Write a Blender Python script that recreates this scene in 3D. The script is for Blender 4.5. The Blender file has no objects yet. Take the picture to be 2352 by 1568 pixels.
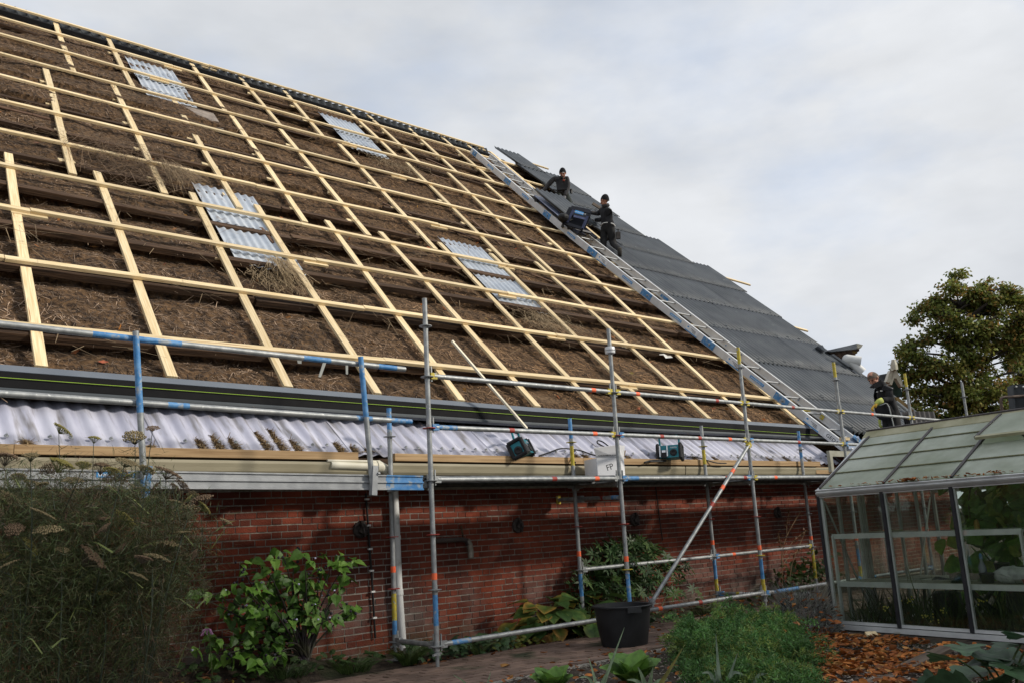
import bpy, bmesh, math, random
import numpy as np
from mathutils import Vector, Matrix, noise as mnoise

S = bpy.context.scene
rnd = random.Random(11)
rng = np.random.default_rng(11)
PI = math.pi
COL = S.collection

# ------------------------------------------------------------------ camera
CAM_POS = np.array([-5.178, -6.982, 1.199])
YAW, PITCH, ROLL, FPX = 0.7350, 0.2052, -0.0557, 2075.96      # focal length in units of a 2352 px wide frame
_cy, _sy = math.cos(YAW), math.sin(YAW)
_F = np.array([_sy * math.cos(PITCH), _cy * math.cos(PITCH), math.sin(PITCH)])
_R = np.array([_cy, -_sy, 0.0]); _U = np.cross(_R, _F)
_c, _s = math.cos(ROLL), math.sin(ROLL)
CR, CU = _c * _R + _s * _U, -_s * _R + _c * _U
cam = bpy.data.cameras.new('camera')
cam.sensor_width = 36.0; cam.sensor_fit = 'HORIZONTAL'
cam.lens = 36.0 * FPX / 2352.0
cam.clip_start = 0.05; cam.clip_end = 3000
cam_o = bpy.data.objects.new('camera', cam); COL.objects.link(cam_o)
cam_o.matrix_world = Matrix(((CR[0], CU[0], -_F[0], CAM_POS[0]), (CR[1], CU[1], -_F[1], CAM_POS[1]),
                             (CR[2], CU[2], -_F[2], CAM_POS[2]), (0, 0, 0, 1)))
S.camera = cam_o

# ------------------------------------------------------------------ light
SUN_DIR = Vector((1.10, -1.30, 0.95)).normalized()             # towards the sun
sun = bpy.data.lights.new('sun', 'SUN'); sun.energy = 3.2; sun.angle = math.radians(6.0); sun.color = (1.0, 0.93, 0.82)
sun_o = bpy.data.objects.new('sun', sun); COL.objects.link(sun_o)
sun_o.rotation_euler = SUN_DIR.to_track_quat('Z', 'Y').to_euler()
W = bpy.data.worlds.new('World'); S.world = W; W.use_nodes = True
nt = W.node_tree; nt.nodes.clear()
def N(t, kind, **kw):
    n = t.nodes.new(kind)
    for k, v in kw.items(): setattr(n, k, v)
    return n
wo = N(nt, 'ShaderNodeOutputWorld'); bg = N(nt, 'ShaderNodeBackground'); bg.inputs['Strength'].default_value = 0.107
sky = N(nt, 'ShaderNodeTexSky', sky_type='NISHITA'); sky.sun_disc = False
sky.sun_elevation = math.asin(SUN_DIR.z); sky.sun_rotation = math.atan2(SUN_DIR.x, SUN_DIR.y)
sky.air_density = 1.0; sky.dust_density = 1.5
tc = N(nt, 'ShaderNodeTexCoord')
def wnoise(scale, detail, rough, sc, off):
    mp = N(nt, 'ShaderNodeMapping'); mp.inputs['Scale'].default_value = sc; mp.inputs['Location'].default_value = off
    nz = N(nt, 'ShaderNodeTexNoise'); nz.inputs['Scale'].default_value = scale
    nz.inputs['Detail'].default_value = detail; nz.inputs['Roughness'].default_value = rough
    nt.links.new(tc.outputs['Generated'], mp.inputs['Vector']); nt.links.new(mp.outputs[0], nz.inputs['Vector'])
    return nz
def ramp(t, src, p0, c0, p1, c1):
    r = N(t, 'ShaderNodeValToRGB'); e = r.color_ramp.elements
    e[0].position, e[1].position = p0, p1
    e[0].color = (*c0, 1) if not isinstance(c0, float) else (c0, c0, c0, 1)
    e[1].color = (*c1, 1) if not isinstance(c1, float) else (c1, c1, c1, 1)
    t.links.new(src, r.inputs['Fac']); return r
def mix(t, fac, a, b, blend='MIX'):
    m = N(t, 'ShaderNodeMix', data_type='RGBA', blend_type=blend)
    for sock, v in ((m.inputs[0], fac), (m.inputs[6], a), (m.inputs[7], b)):
        if hasattr(v, 'is_output'): t.links.new(v, sock)
        elif isinstance(v, (int, float)): sock.default_value = v
        else: sock.default_value = (*v, 1)
    return m.outputs[2]
n1 = wnoise(2.2, 5, 0.5, (1, 1, 2.6), (3.1, 0.4, 1.2))
n2 = wnoise(3.4, 6, 0.55, (1, 1, 2.2), (0.3, 5.2, 2.0))
n3 = wnoise(6.5, 4, 0.55, (1, 1, 2.4), (7.3, 1.2, 0.0))
cloud = ramp(nt, n1.outputs['Fac'], 0.35, (5.55, 5.85, 6.3), 0.62, (7.4, 7.6, 7.9))
blue = ramp(nt, n2.outputs['Fac'], 0.47, 0.0, 0.72, 0.75)
veil = mix(nt, 0.75, sky.outputs[0], (6.0, 6.9, 8.5))
c1 = mix(nt, blue.outputs[0], cloud.outputs[0], veil)
soft = ramp(nt, n3.outputs['Fac'], 0.3, 0.93, 0.7, 1.06)
c2 = mix(nt, 1.0, c1, soft.outputs[0], 'MULTIPLY')
nt.links.new(c2, bg.inputs['Color']); nt.links.new(bg.outputs[0], wo.inputs['Surface'])
S.view_settings.view_transform = 'Standard'; S.view_settings.look = 'None'
S.view_settings.exposure = 0.0; S.view_settings.gamma = 1.0; S.view_settings.use_curve_mapping = False
S.render.engine = 'CYCLES'
try:
    S.cycles.use_denoising = True; S.cycles.max_bounces = 8; S.cycles.transparent_max_bounces = 16
    S.cycles.caustics_reflective = False; S.cycles.caustics_refractive = False
except Exception: pass

# ------------------------------------------------------------------ surveying: where a line of sight meets a real plane
def ray(px, py): return _F + CR * (px - 1176) / FPX - CU * (py - 784) / FPX
def hit(px, py, n, d):
    n = np.asarray(n, float); D = ray(px, py); return CAM_POS + D * ((d - n @ CAM_POS) / (n @ D))
def aty(px, py, y): return Vector(hit(px, py, (0, 1, 0), y))
def atz(px, py, z=0.0): return Vector(hit(px, py, (0, 0, 1), z))
def atw(px, py, w): return Vector(CAM_POS + ray(px, py) * w)
# roof frame: x along the eaves, s up the slope from the lowest batten, n out of the roof
TH = 0.73759; RY, RZ = 1.9682, 3.3514; SP = 1.2957
RX_, RS_, RN_ = Vector((1, 0, 0)), Vector((0, math.cos(TH), math.sin(TH))), Vector((0, -math.sin(TH), math.cos(TH)))
def roof(x, s, n=0.0): return Vector((x, RY, RZ)) + RS_ * s + RN_ * n - Vector((0, 0, 0))
def onroof(px, py, off=0.0):
    d = RN_.dot(Vector((0, RY, RZ))) + off
    p = Vector(hit(px, py, RN_, d)); q = p - Vector((0, RY, RZ)); return p.x, q.dot(RS_)
ROOFROT = Matrix((RX_, RS_, RN_)).transposed().to_4x4()

# ------------------------------------------------------------------ materials
MATS = {}
def mat(name, c1, c2=None, scale=8.0, rough=0.7, metal=0.0, bump=0.0, bscale=None, stretch=(1, 1, 1), coord='P', detail=5,
        p0=0.35, p1=0.65, rand=0.0, spots=None, spec=0.35, transl=0.0, island=False, attr=None, foot=None):
    if name in MATS: return MATS[name]
    m = bpy.data.materials.new(name); m.use_nodes = True; t = m.node_tree
    b = t.nodes['Principled BSDF']; out = t.nodes['Material Output']
    b.inputs['Roughness'].default_value = rough; b.inputs['Metallic'].default_value = metal
    b.inputs['Specular IOR Level'].default_value = spec
    if coord == 'P': src = N(t, 'ShaderNodeNewGeometry').outputs['Position']
    else: src = N(t, 'ShaderNodeTexCoord').outputs['Object']
    mp = N(t, 'ShaderNodeMapping'); mp.inputs['Scale'].default_value = stretch; t.links.new(src, mp.inputs['Vector'])
    vec = mp.outputs[0]
    if coord != 'P':                                            # shift the pattern from piece to piece
        oi = N(t, 'ShaderNodeObjectInfo'); ad = N(t, 'ShaderNodeVectorMath', operation='ADD')
        mu = N(t, 'ShaderNodeMath', operation='MULTIPLY'); mu.inputs[1].default_value = 37.0
        t.links.new(oi.outputs['Random'], mu.inputs[0]); t.links.new(vec, ad.inputs[0]); t.links.new(mu.outputs[0], ad.inputs[1]); vec = ad.outputs[0]
    nz = N(t, 'ShaderNodeTexNoise'); nz.inputs['Scale'].default_value = scale; nz.inputs['Detail'].default_value = detail
    t.links.new(vec, nz.inputs['Vector'])
    if attr:
        at = N(t, 'ShaderNodeAttribute', attribute_name=attr)
        k = ramp(t, nz.outputs['Fac'], p0, 0.75, p1, 1.2)
        colr = mix(t, 1.0, at.outputs['Color'], k.outputs[0], 'MULTIPLY')
    else:
        colr = ramp(t, nz.outputs['Fac'], p0, c1, p1, c2 or c1).outputs[0]
    if spots:                                                   # (colour, scale, threshold, softness)
        n2 = N(t, 'ShaderNodeTexNoise'); n2.inputs['Scale'].default_value = spots[1]; n2.inputs['Detail'].default_value = 3
        t.links.new(vec, n2.inputs['Vector'])
        k = ramp(t, n2.outputs['Fac'], spots[2], 0.0, spots[2] + spots[3], 1.0)
        colr = mix(t, k.outputs[0], colr, spots[0])
    if foot:                                                    # lime bloom and damp moss rising from the ground, in patches
        gp = N(t, 'ShaderNodeNewGeometry'); sx = N(t, 'ShaderNodeSeparateXYZ'); t.links.new(gp.outputs['Position'], sx.inputs[0])
        for colf, z0, z1, sc_, th_ in foot:
            mr = N(t, 'ShaderNodeMapRange'); mr.inputs['From Min'].default_value = z1; mr.inputs['From Max'].default_value = z0; t.links.new(sx.outputs['Z'], mr.inputs['Value'])
            n4 = N(t, 'ShaderNodeTexNoise'); n4.inputs['Scale'].default_value = sc_; n4.inputs['Detail'].default_value = 4; t.links.new(gp.outputs['Position'], n4.inputs['Vector'])
            r4 = ramp(t, n4.outputs['Fac'], th_, 0.0, th_ + .22, 1.0); mm_ = N(t, 'ShaderNodeMath', operation='MULTIPLY')
            t.links.new(mr.outputs[0], mm_.inputs[0]); t.links.new(r4.outputs[0], mm_.inputs[1]); colr = mix(t, mm_.outputs[0], colr, colf)
    if rand or island:
        if island: rs = N(t, 'ShaderNodeNewGeometry').outputs['Random Per Island']
        else: rs = N(t, 'ShaderNodeObjectInfo').outputs['Random']
        k = ramp(t, rs, 0.0, 1.0 - rand, 1.0, 1.0 + rand)
        colr = mix(t, 1.0, colr, k.outputs[0], 'MULTIPLY')
    t.links.new(colr, b.inputs['Base Color'])
    if bump:
        nb = N(t, 'ShaderNodeTexNoise'); nb.inputs['Scale'].default_value = bscale or scale * 2; nb.inputs['Detail'].default_value = 4
        t.links.new(vec, nb.inputs['Vector'])
        bp = N(t, 'ShaderNodeBump'); bp.inputs['Strength'].default_value = bump; bp.inputs['Distance'].default_value = 0.02
        t.links.new(nb.outputs['Fac'], bp.inputs['Height']); t.links.new(bp.outputs[0], b.inputs['Normal'])
    if transl:
        tr = N(t, 'ShaderNodeBsdfTranslucent'); t.links.new(colr, tr.inputs['Color'])
        ms = N(t, 'ShaderNodeMixShader'); ms.inputs[0].default_value = transl
        t.links.new(b.outputs[0], ms.inputs[1]); t.links.new(tr.outputs[0], ms.inputs[2]); t.links.new(ms.outputs[0], out.inputs['Surface'])
    MATS[name] = m; return m
def glass(name, tint, dirt, dirtcol, rough=0.02, scale=3.0, fres=1.45):
    m = bpy.data.materials.new(name); m.use_nodes = True; t = m.node_tree; t.nodes.clear()
    out = N(t, 'ShaderNodeOutputMaterial'); tr = N(t, 'ShaderNodeBsdfTransparent'); tr.inputs[0].default_value = (*tint, 1)
    gl = N(t, 'ShaderNodeBsdfGlossy'); gl.inputs['Roughness'].default_value = rough; gl.inputs[0].default_value = (.9, .9, .9, 1)
    lw = N(t, 'ShaderNodeLayerWeight'); lw.inputs[0].default_value = 0.5
    pw = N(t, 'ShaderNodeMath', operation='POWER'); t.links.new(lw.outputs['Facing'], pw.inputs[0]); pw.inputs[1].default_value = 4.5
    fr = N(t, 'ShaderNodeMath', operation='MULTIPLY_ADD'); t.links.new(pw.outputs[0], fr.inputs[0]); fr.inputs[1].default_value = .9; fr.inputs[2].default_value = .035
    ms = N(t, 'ShaderNodeMixShader'); t.links.new(fr.outputs[0], ms.inputs[0]); t.links.new(tr.outputs[0], ms.inputs[1]); t.links.new(gl.outputs[0], ms.inputs[2])
    df = N(t, 'ShaderNodeBsdfDiffuse'); tl = N(t, 'ShaderNodeBsdfTranslucent')
    geo = N(t, 'ShaderNodeNewGeometry'); nz = N(t, 'ShaderNodeTexNoise'); nz.inputs['Scale'].default_value = scale; nz.inputs['Detail'].default_value = 6
    t.links.new(geo.outputs['Position'], nz.inputs['Vector'])
    cr = ramp(t, nz.outputs['Fac'], 0.35, dirtcol[0], 0.65, dirtcol[1])
    t.links.new(cr.outputs[0], df.inputs[0]); t.links.new(cr.outputs[0], tl.inputs[0])
    md = N(t, 'ShaderNodeMixShader'); md.inputs[0].default_value = 0.45
    t.links.new(df.outputs[0], md.inputs[1]); t.links.new(tl.outputs[0], md.inputs[2])
    k = ramp(t, nz.outputs['Fac'], 0.3, dirt * 0.6, 0.7, min(1.0, dirt * 1.3))
    mm = N(t, 'ShaderNodeMixShader'); t.links.new(k.outputs[0], mm.inputs[0]); t.links.new(ms.outputs[0], mm.inputs[1]); t.links.new(md.outputs[0], mm.inputs[2])
    t.links.new(mm.outputs[0], out.inputs['Surface']); MATS[name] = m; return m

pine = mat('pine', (.64, .48, .25), (.84, .69, .44), 7, .62, bump=.12, stretch=(.35, 9, 9), coord='O', rand=.15, spots=((.40, .24, .11), 3.2, .655, .05))
oldwood = mat('old_wood', (.030, .017, .010), (.11, .064, .036), 6, .9, bump=.4, stretch=(.4, 9, 9), coord='O', rand=.3)
tanwood = mat('tan_wood', (.30, .185, .085), (.46, .31, .16), 5, .7, bump=.1, stretch=(.3, 9, 9), coord='O', rand=.1)
thatch_m = mat('thatch', (.028, .015, .007), (.17, .098, .046), 16, .95, bump=1.0, bscale=55, p0=.34, p1=.68, spots=((.20, .13, .072), 1.1, .60, .2))
straw_m = mat('straw', None, None, 30, .85, attr='tint')
galv = mat('galvanised_steel', (.25, .265, .27), (.40, .41, .405), 14, .5, metal=.4, bump=.05, spots=((.50, .51, .50), 30, .66, .05))
alu = mat('aluminium', (.60, .61, .615), (.72, .725, .73), 5, .5, metal=.2)
alu_dull = mat('dull_aluminium', (.30, .31, .32), (.42, .43, .435), 9, .5, metal=.35)
bluep = mat('blue_paint', (.045, .19, .43), (.13, .31, .56), 18, .5, spots=((.34, .38, .41), 16, .54, .12))
yellowp = mat('yellow_paint', (.42, .33, .035), (.62, .50, .07), 22, .5, spots=((.40, .41, .40), 26, .6, .06))
redp = mat('red_paint', (.30, .035, .03), (.42, .07, .05), 20, .55)
orange_t = mat('orange_tape', (.95, .14, .05), (1.0, .20, .08), 10, .5)
sheet_m = mat('slate_grey_sheet', (.092, .102, .112), (.128, .138, .147), 2.2, .55, rand=.07, bump=.06, bscale=60, spots=((.20, .21, .21), 1.9, .69, .06))
sheetedge = mat('dark_sheet_edge', (.02, .021, .023), None, rough=.6)
clear_m = mat('weathered_clear_sheet', (.42, .47, .54), (.57, .615, .67), 2.5, .5, transl=.1, rand=.06, spots=((.30, .29, .30), 5, .66, .1), spec=.5)
skirt_m = mat('lilac_clear_sheet', (.40, .405, .50), (.55, .555, .65), 1.6, .5, stretch=(6, .8, .8), rand=.07, spots=((.20, .185, .18), 2.6, .53, .22), spec=.25)
gutterblk = mat('black_plastic', (.007, .007, .008), (.010, .010, .011), 8, .7, spec=.12)
gutterlip = mat('blue_grey_plastic', (.125, .145, .175), (.15, .17, .20), 3, .5)
beige = mat('beige_gutter', (.27, .235, .155), (.35, .31, .21), 3, .55, stretch=(.5, 3, 3))
cream = mat('cream_plastic', (.58, .54, .42), (.68, .64, .52), 5, .5)
whitep = mat('white_plastic', (.62, .62, .60), (.74, .74, .72), 4, .5, spots=((.42, .42, .38), 5, .62, .1))
mortar = mat('mortar', (.17, .15, .125), (.29, .265, .225), 22, .95, bump=.3, spots=((.42, .41, .38), .9, .62, .1))
BR = dict(scale=2.2, rough=.88, bump=.35, bscale=70, p0=.3, p1=.7, spots=((.042, .017, .013), .8, .52, .20), foot=(((.20, .17, .15), .12, .75, 1.5, .46), ((.045, .055, .03), .02, .30, 2.5, .42)))
brick_m = mat('brick', (.098, .0195, .0105), (.225, .046, .0195), rand=.30, **BR)
brick_bulk = mat('brick_bulk', (.098, .0195, .0105), (.225, .046, .0195), rand=.30, island=True, **BR)
PV = dict(scale=3.0, rough=.9, bump=.4, bscale=60, spots=((.045, .05, .026), 1.6, .58, .12))
paver_m = mat('paver', (.145, .098, .076), (.25, .168, .128), rand=.22, **PV)
paver_bulk = mat('paver_bulk', (.145, .098, .076), (.25, .168, .128), rand=.22, island=True, **PV)
soil_m = mat('soil', (.022, .016, .011), (.075, .055, .038), 14, .95, bump=.9, bscale=40, spots=((.03, .036, .014), 1.2, .56, .12))
black_rub = mat('black_rubber', (.012, .012, .013), (.02, .02, .021), 10, .6)
tub_m = mat('black_tub', (.012, .013, .014), (.022, .023, .025), 6, .5, bump=.05)
cable_m = mat('black_cable', (.01, .01, .01), None, rough=.55)
board_m = mat('white_board', (.70, .70, .72), (.78, .78, .79), 6, .7)
ink = mat('dark_ink', (.03, .03, .035), None, rough=.7)
white_ink = mat('white_ink', (.85, .86, .88), None, rough=.6)
blue_lbl = mat('blue_label', (.05, .27, .60), (.07, .32, .66), 8, .45)
white_lbl = mat('white_label', (.74, .76, .78), (.80, .81, .82), 8, .5)
teal = mat('teal_plastic', (.015, .19, .235), (.025, .24, .29), 9, .45)
chrome = mat('chrome', (.7, .71, .72), None, rough=.2, metal=.9)
skin_m = mat('skin', (.42, .20, .135), (.52, .27, .185), 12, .6)
black_cl = mat('black_cloth', (.014, .014, .016), (.026, .026, .029), 9, .95)
grey_cl = mat('charcoal_cloth', (.040, .038, .040), (.065, .062, .063), 9, .95)
green_cl = mat('dark_green_cloth', (.035, .043, .040), (.055, .063, .058), 9, .95)
hat_m = mat('black_knit', (.010, .010, .011), (.018, .018, .019), 40, 1.0, bump=.4)
hair_m = mat('brown_grey_hair', (.075, .05, .035), (.17, .13, .10), 30, .8)
glove_y = mat('yellow_glove', (.50, .56, .12), (.64, .68, .22), 12, .8)
glove_o = mat('amber_rubber', (.62, .36, .03), (.70, .44, .06), 12, .6)
glove_g = mat('grey_glove', (.17, .17, .175), (.26, .26, .265), 14, .85)
boot_m = mat('work_boot', (.045, .04, .034), (.08, .072, .06), 20, .8)
frame_g = mat('greenhouse_frame', (.52, .53, .53), (.66, .67, .66), 6, .5, metal=.15, spots=((.24, .25, .17), 3, .66, .1))
frame_in = mat('inner_frame', (.30, .31, .30), (.42, .43, .41), 6, .5, metal=.2)
frame_d = mat('dark_glazing_bar', (.018, .018, .021), (.03, .03, .034), 8, .5)
roofbar = mat('brown_glazing_bar', (.045, .038, .038), (.07, .06, .058), 8, .5)
ridge_m = mat('mossy_ridge', (.27, .26, .15), (.42, .40, .27), 5, .6)
glass_w = glass('wall_glass', (.90, .93, .90), 0.05, ((.10, .11, .08), (.25, .26, .22)))
glass_r = glass('dirty_skylit_roof_glass', (.72, .78, .72), 0.86, ((.50, .55, .42), (.73, .77, .69)), rough=.12, scale=1.7)  # real dirt, its tone lightened further to paint in bright sky on the panes
lead_m = mat('lead', (.20, .215, .235), (.28, .295, .315), 3, .5)
leaf_dry = mat('fallen_leaf', None, None, 25, .75, attr='tint', transl=.1)
leaf_g = mat('green_leaf', None, None, 18, .5, attr='tint', transl=.22)
leaf_t = mat('tree_leaf', None, None, 18, .55, attr='tint', transl=.38)
tint_m = mat('tinted', None, None, 25, .75, attr='tint')

# ------------------------------------------------------------------ mesh building
def wl(o):
    v = Vector((0, 0, 0))
    while o is not None: v = v + o.location; o = o.parent
    return v
def link(name, me, parent=None, matrix=None):
    o = bpy.data.objects.new(name, me); COL.objects.link(o)
    M = matrix or Matrix.Identity(4)
    if parent is not None:
        o.parent = parent; M = Matrix.Translation(-wl(parent)) @ M
    o.matrix_local = M
    return o
class MB:
    def __init__(s): s.v = []; s.f = []; s.mi = []; s.n = 0
    def add(s, vs, fs, mi=0):
        s.v.extend([tuple(v) for v in vs]); k = s.n
        s.f.extend([tuple(i + k for i in f) for f in fs]); s.mi.extend([mi] * len(fs)); s.n += len(vs); return s
    def box(s, c, size, R=None, mi=0, taper=1.0):
        c = Vector(c); hx, hy, hz = size[0] / 2, size[1] / 2, size[2] / 2
        vs = [Vector((x * hx * (taper if z > 0 else 1), y * hy * (taper if z > 0 else 1), z * hz)) for z in (-1, 1) for y in (-1, 1) for x in (-1, 1)]
        if R is not None: vs = [R @ v for v in vs]
        return s.add([c + v for v in vs], [(0, 2, 3, 1), (4, 5, 7, 6), (0, 1, 5, 4), (2, 6, 7, 3), (0, 4, 6, 2), (1, 3, 7, 5)], mi)
    def hexa(s, p, mi=0):                                       # 8 points: bottom ring of 4, top ring of 4
        return s.add(p, [(3, 2, 1, 0), (4, 5, 6, 7), (0, 1, 5, 4), (1, 2, 6, 5), (2, 3, 7, 6), (3, 0, 4, 7)], mi)
    def tube(s, pts, r, n=10, cap=True, mi=0):
        pts = [Vector(p) for p in pts]; m = len(pts)
        rr = r if isinstance(r, (list, tuple)) else [r] * m
        d0 = (pts[1] - pts[0]).normalized(); a = d0.orthogonal().normalized(); rings = []
        for i, p in enumerate(pts):
            d = ((pts[min(i + 1, m - 1)] - pts[max(i - 1, 0)])).normalized()
            a = (a - d * a.dot(d)).normalized(); b = d.cross(a)
            rings.append([p + (a * math.cos(2 * PI * k / n) + b * math.sin(2 * PI * k / n)) * rr[i] for k in range(n)])
        vs = [v for R in rings for v in R]; fs = []
        for i in range(m - 1):
            for k in range(n):
                fs.append((i * n + k, i * n + (k + 1) % n, (i + 1) * n + (k + 1) % n, (i + 1) * n + k))
        if cap: fs += [tuple(range(n - 1, -1, -1)), tuple((m - 1) * n + k for k in range(n))]
        return s.add(vs, fs, mi)
    def lathe(s, base, prof, n=24, axis=None, mi=0, cap=True):
        base = Vector(base); q = Vector((0, 0, 1)).rotation_difference(Vector(axis or (0, 0, 1)))
        vs = [base + q @ Vector((r * math.cos(2 * PI * k / n), r * math.sin(2 * PI * k / n), z)) for r, z in prof for k in range(n)]
        fs = []
        for i in range(len(prof) - 1):
            for k in range(n): fs.append((i * n + k, i * n + (k + 1) % n, (i + 1) * n + (k + 1) % n, (i + 1) * n + k))
        if cap: fs += [tuple(range(n - 1, -1, -1)), tuple((len(prof) - 1) * n + k for k in range(n))]
        return s.add(vs, fs, mi)
    def ball(s, c, r, n=12, m=8, R=None, mi=0):
        c = Vector(c); rx, ry, rz = r if isinstance(r, (tuple, list)) else (r, r, r); vs = []
        for i in range(m + 1):
            t = PI * i / m
            for k in range(n):
                v = Vector((rx * math.sin(t) * math.cos(2 * PI * k / n), ry * math.sin(t) * math.sin(2 * PI * k / n), rz * math.cos(t)))
                vs.append(c + (R @ v if R is not None else v))
        fs = [(i * n + k, (i + 1) * n + k, (i + 1) * n + (k + 1) % n, i * n + (k + 1) % n) for i in range(m) for k in range(n)]
        return s.add(vs, fs, mi)
    def extr(s, prof, x0, x1, fn, mi=0, cap=True):              # a (a,b) outline swept from x0 to x1, fn(x,a,b)->point
        n = len(prof); xs = [x0, x1] if not isinstance(x0, list) else x0
        vs = [fn(x, a, b) for x in xs for a, b in prof]; fs = []
        for i in range(len(xs) - 1):
            for k in range(n): fs.append((i * n + k, i * n + (k + 1) % n, (i + 1) * n + (k + 1) % n, (i + 1) * n + k))
        if cap: fs += [tuple(range(n - 1, -1, -1)), tuple((len(xs) - 1) * n + k for k in range(n))]
        return s.add(vs, fs, mi)
    def mesh(s, name, mats, smooth=False, off=None):
        me = bpy.data.meshes.new(name)
        vs = s.v if off is None else [(v[0] - off[0], v[1] - off[1], v[2] - off[2]) for v in s.v]
        me.from_pydata(vs, [], s.f)
        for m in (mats if isinstance(mats, (list, tuple)) else [mats]): me.materials.append(m)
        if any(s.mi): me.polygons.foreach_set('material_index', s.mi)
        if smooth: me.polygons.foreach_set('use_smooth', [True] * len(s.f))
        me.update(); return me
    def build(s, name, mats, parent=None, smooth=False):        # coordinates in s are world coordinates
        if parent is not None:
            o = bpy.data.objects.new(name, s.mesh(name, mats, smooth, wl(parent))); COL.objects.link(o); o.parent = parent
        else:
            cs = np.array(s.v); b = Vector(((cs[:, 0].min() + cs[:, 0].max()) / 2, (cs[:, 1].min() + cs[:, 1].max()) / 2, cs[:, 2].min()))
            o = bpy.data.objects.new(name, s.mesh(name, mats, smooth, b)); COL.objects.link(o); o.location = b
        return o
    def tris(s): return sum(len(f) - 2 for f in s.f)
def smooth_by_angle(o, deg=40):
    bm = bmesh.new(); bm.from_mesh(o.data)
    for f in bm.faces: f.smooth = True
    for e in bm.edges:
        if len(e.link_faces) == 2 and e.calc_face_angle(0) > math.radians(deg): e.smooth = False
    bm.to_mesh(o.data); bm.free(); return o
def bulk(name, V, F, m, tint=None, parent=None, nper=None):
    """V (n,3) world coordinates, F (k,3|4) ints -> one mesh object; tint (n,3) per-vertex colour"""
    V = np.asarray(V, np.float32); F = np.asarray(F, np.int32)
    off = np.array(wl(parent) if parent is not None else (0, 0, 0), np.float32)
    me = bpy.data.meshes.new(name); k, c = F.shape
    me.vertices.add(len(V)); me.vertices.foreach_set('co', (V - off).ravel())
    me.loops.add(k * c); me.loops.foreach_set('vertex_index', F.ravel())
    me.polygons.add(k); me.polygons.foreach_set('loop_start', np.arange(0, k * c, c, dtype=np.int32))
    me.polygons.foreach_set('loop_total', np.full(k, c, np.int32))
    me.update(calc_edges=True)
    if tint is not None:
        a = me.attributes.new('tint', 'FLOAT_COLOR', 'POINT')
        a.data.foreach_set('color', np.concatenate([tint, np.ones((len(V), 1))], 1).astype(np.float32).ravel())
    me.materials.append(m)
    o = bpy.data.objects.new(name, me); COL.objects.link(o)
    if parent is not None: o.parent = parent
    return o
def tag(o, label=None, cat=None, group=None, kind=None):
    if label: o['label'] = label
    if cat: o['category'] = cat
    if group: o['group'] = group
    if kind: o['kind'] = kind
    return o
def thing(name, loc, label, cat, group=None):
    o = bpy.data.objects.new(name, None); COL.objects.link(o); o.location = loc; o.empty_display_size = .1
    return tag(o, label, cat, group)
def frame_of(d, up=Vector((0, 0, 1))):
    x = Vector(d).normalized(); z = (up - x * up.dot(x)).normalized(); y = z.cross(x)
    return Matrix((x, y, z)).transposed()
_beam = {}
def beam(name, a, b, w, h, m, parent=None, up=Vector((0, 0, 1)), crown=0.0):
    """timber from a to b, its own X along the grain; w across, h along 'up'"""
    a, b = Vector(a), Vector(b); L = (b - a).length; R = frame_of(b - a, up)
    mb = MB(); e = min(w, h) * .06
    n = 2 if L < 1.2 else 6
    prof = [(-w/2, -h/2 + e), (-w/2 + e, -h/2), (w/2 - e, -h/2), (w/2, -h/2 + e), (w/2, h/2 - e), (w/2 - e, h/2), (-w/2 + e, h/2), (-w/2, h/2 - e)]
    xs = [-L/2 + L * i / (n - 1) for i in range(n)]
    ph = rnd.random() * 6
    mb.extr(prof, xs, None, lambda x, p, q: Vector((x, p + crown * math.sin(x * 1.3 + ph), q + crown * .7 * math.sin(x * .9 + ph * 2))))
    return link(name, mb.mesh(name, m), parent, Matrix.Translation((a + b) / 2) @ R.to_4x4())
def text_mesh(txt, size, m, loc, xdir, updir, parent=None, name='lettering', width=None, depth=.001):
    cu = bpy.data.curves.new('t', 'FONT'); cu.body = txt; cu.size = size; cu.align_x = 'CENTER'; cu.align_y = 'CENTER'; cu.extrude = depth
    to = bpy.data.objects.new('t', cu); COL.objects.link(to)
    dg = bpy.context.evaluated_depsgraph_get(); me = bpy.data.meshes.new_from_object(to.evaluated_get(dg))
    COL.objects.unlink(to); bpy.data.objects.remove(to)
    x = Vector(xdir).normalized(); y = (Vector(updir) - x * Vector(updir).dot(x)).normalized(); z = x.cross(y)
    M = Matrix.Translation(Vector(loc)) @ Matrix((x, y, z)).transposed().to_4x4()
    if width:
        xs = [v.co.x for v in me.vertices]; k = width / max(1e-6, max(xs) - min(xs)); M = M @ Matrix.Diagonal((k, 1, 1, 1))
        me.transform(Matrix.Diagonal((k, 1, 1, 1))); M = M @ Matrix.Diagonal((1/k, 1, 1, 1))
    me.materials.clear(); me.materials.append(m); me.name = name
    return link(name, me, parent, M)
def fbm(x, y, z=0.0, o=3): return mnoise.fractal(Vector((x, y, z)), 1.0, 2.0, o)
def lerp(a, b, t): return a + (b - a) * t
def Dz(k, x, y): return None
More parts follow.
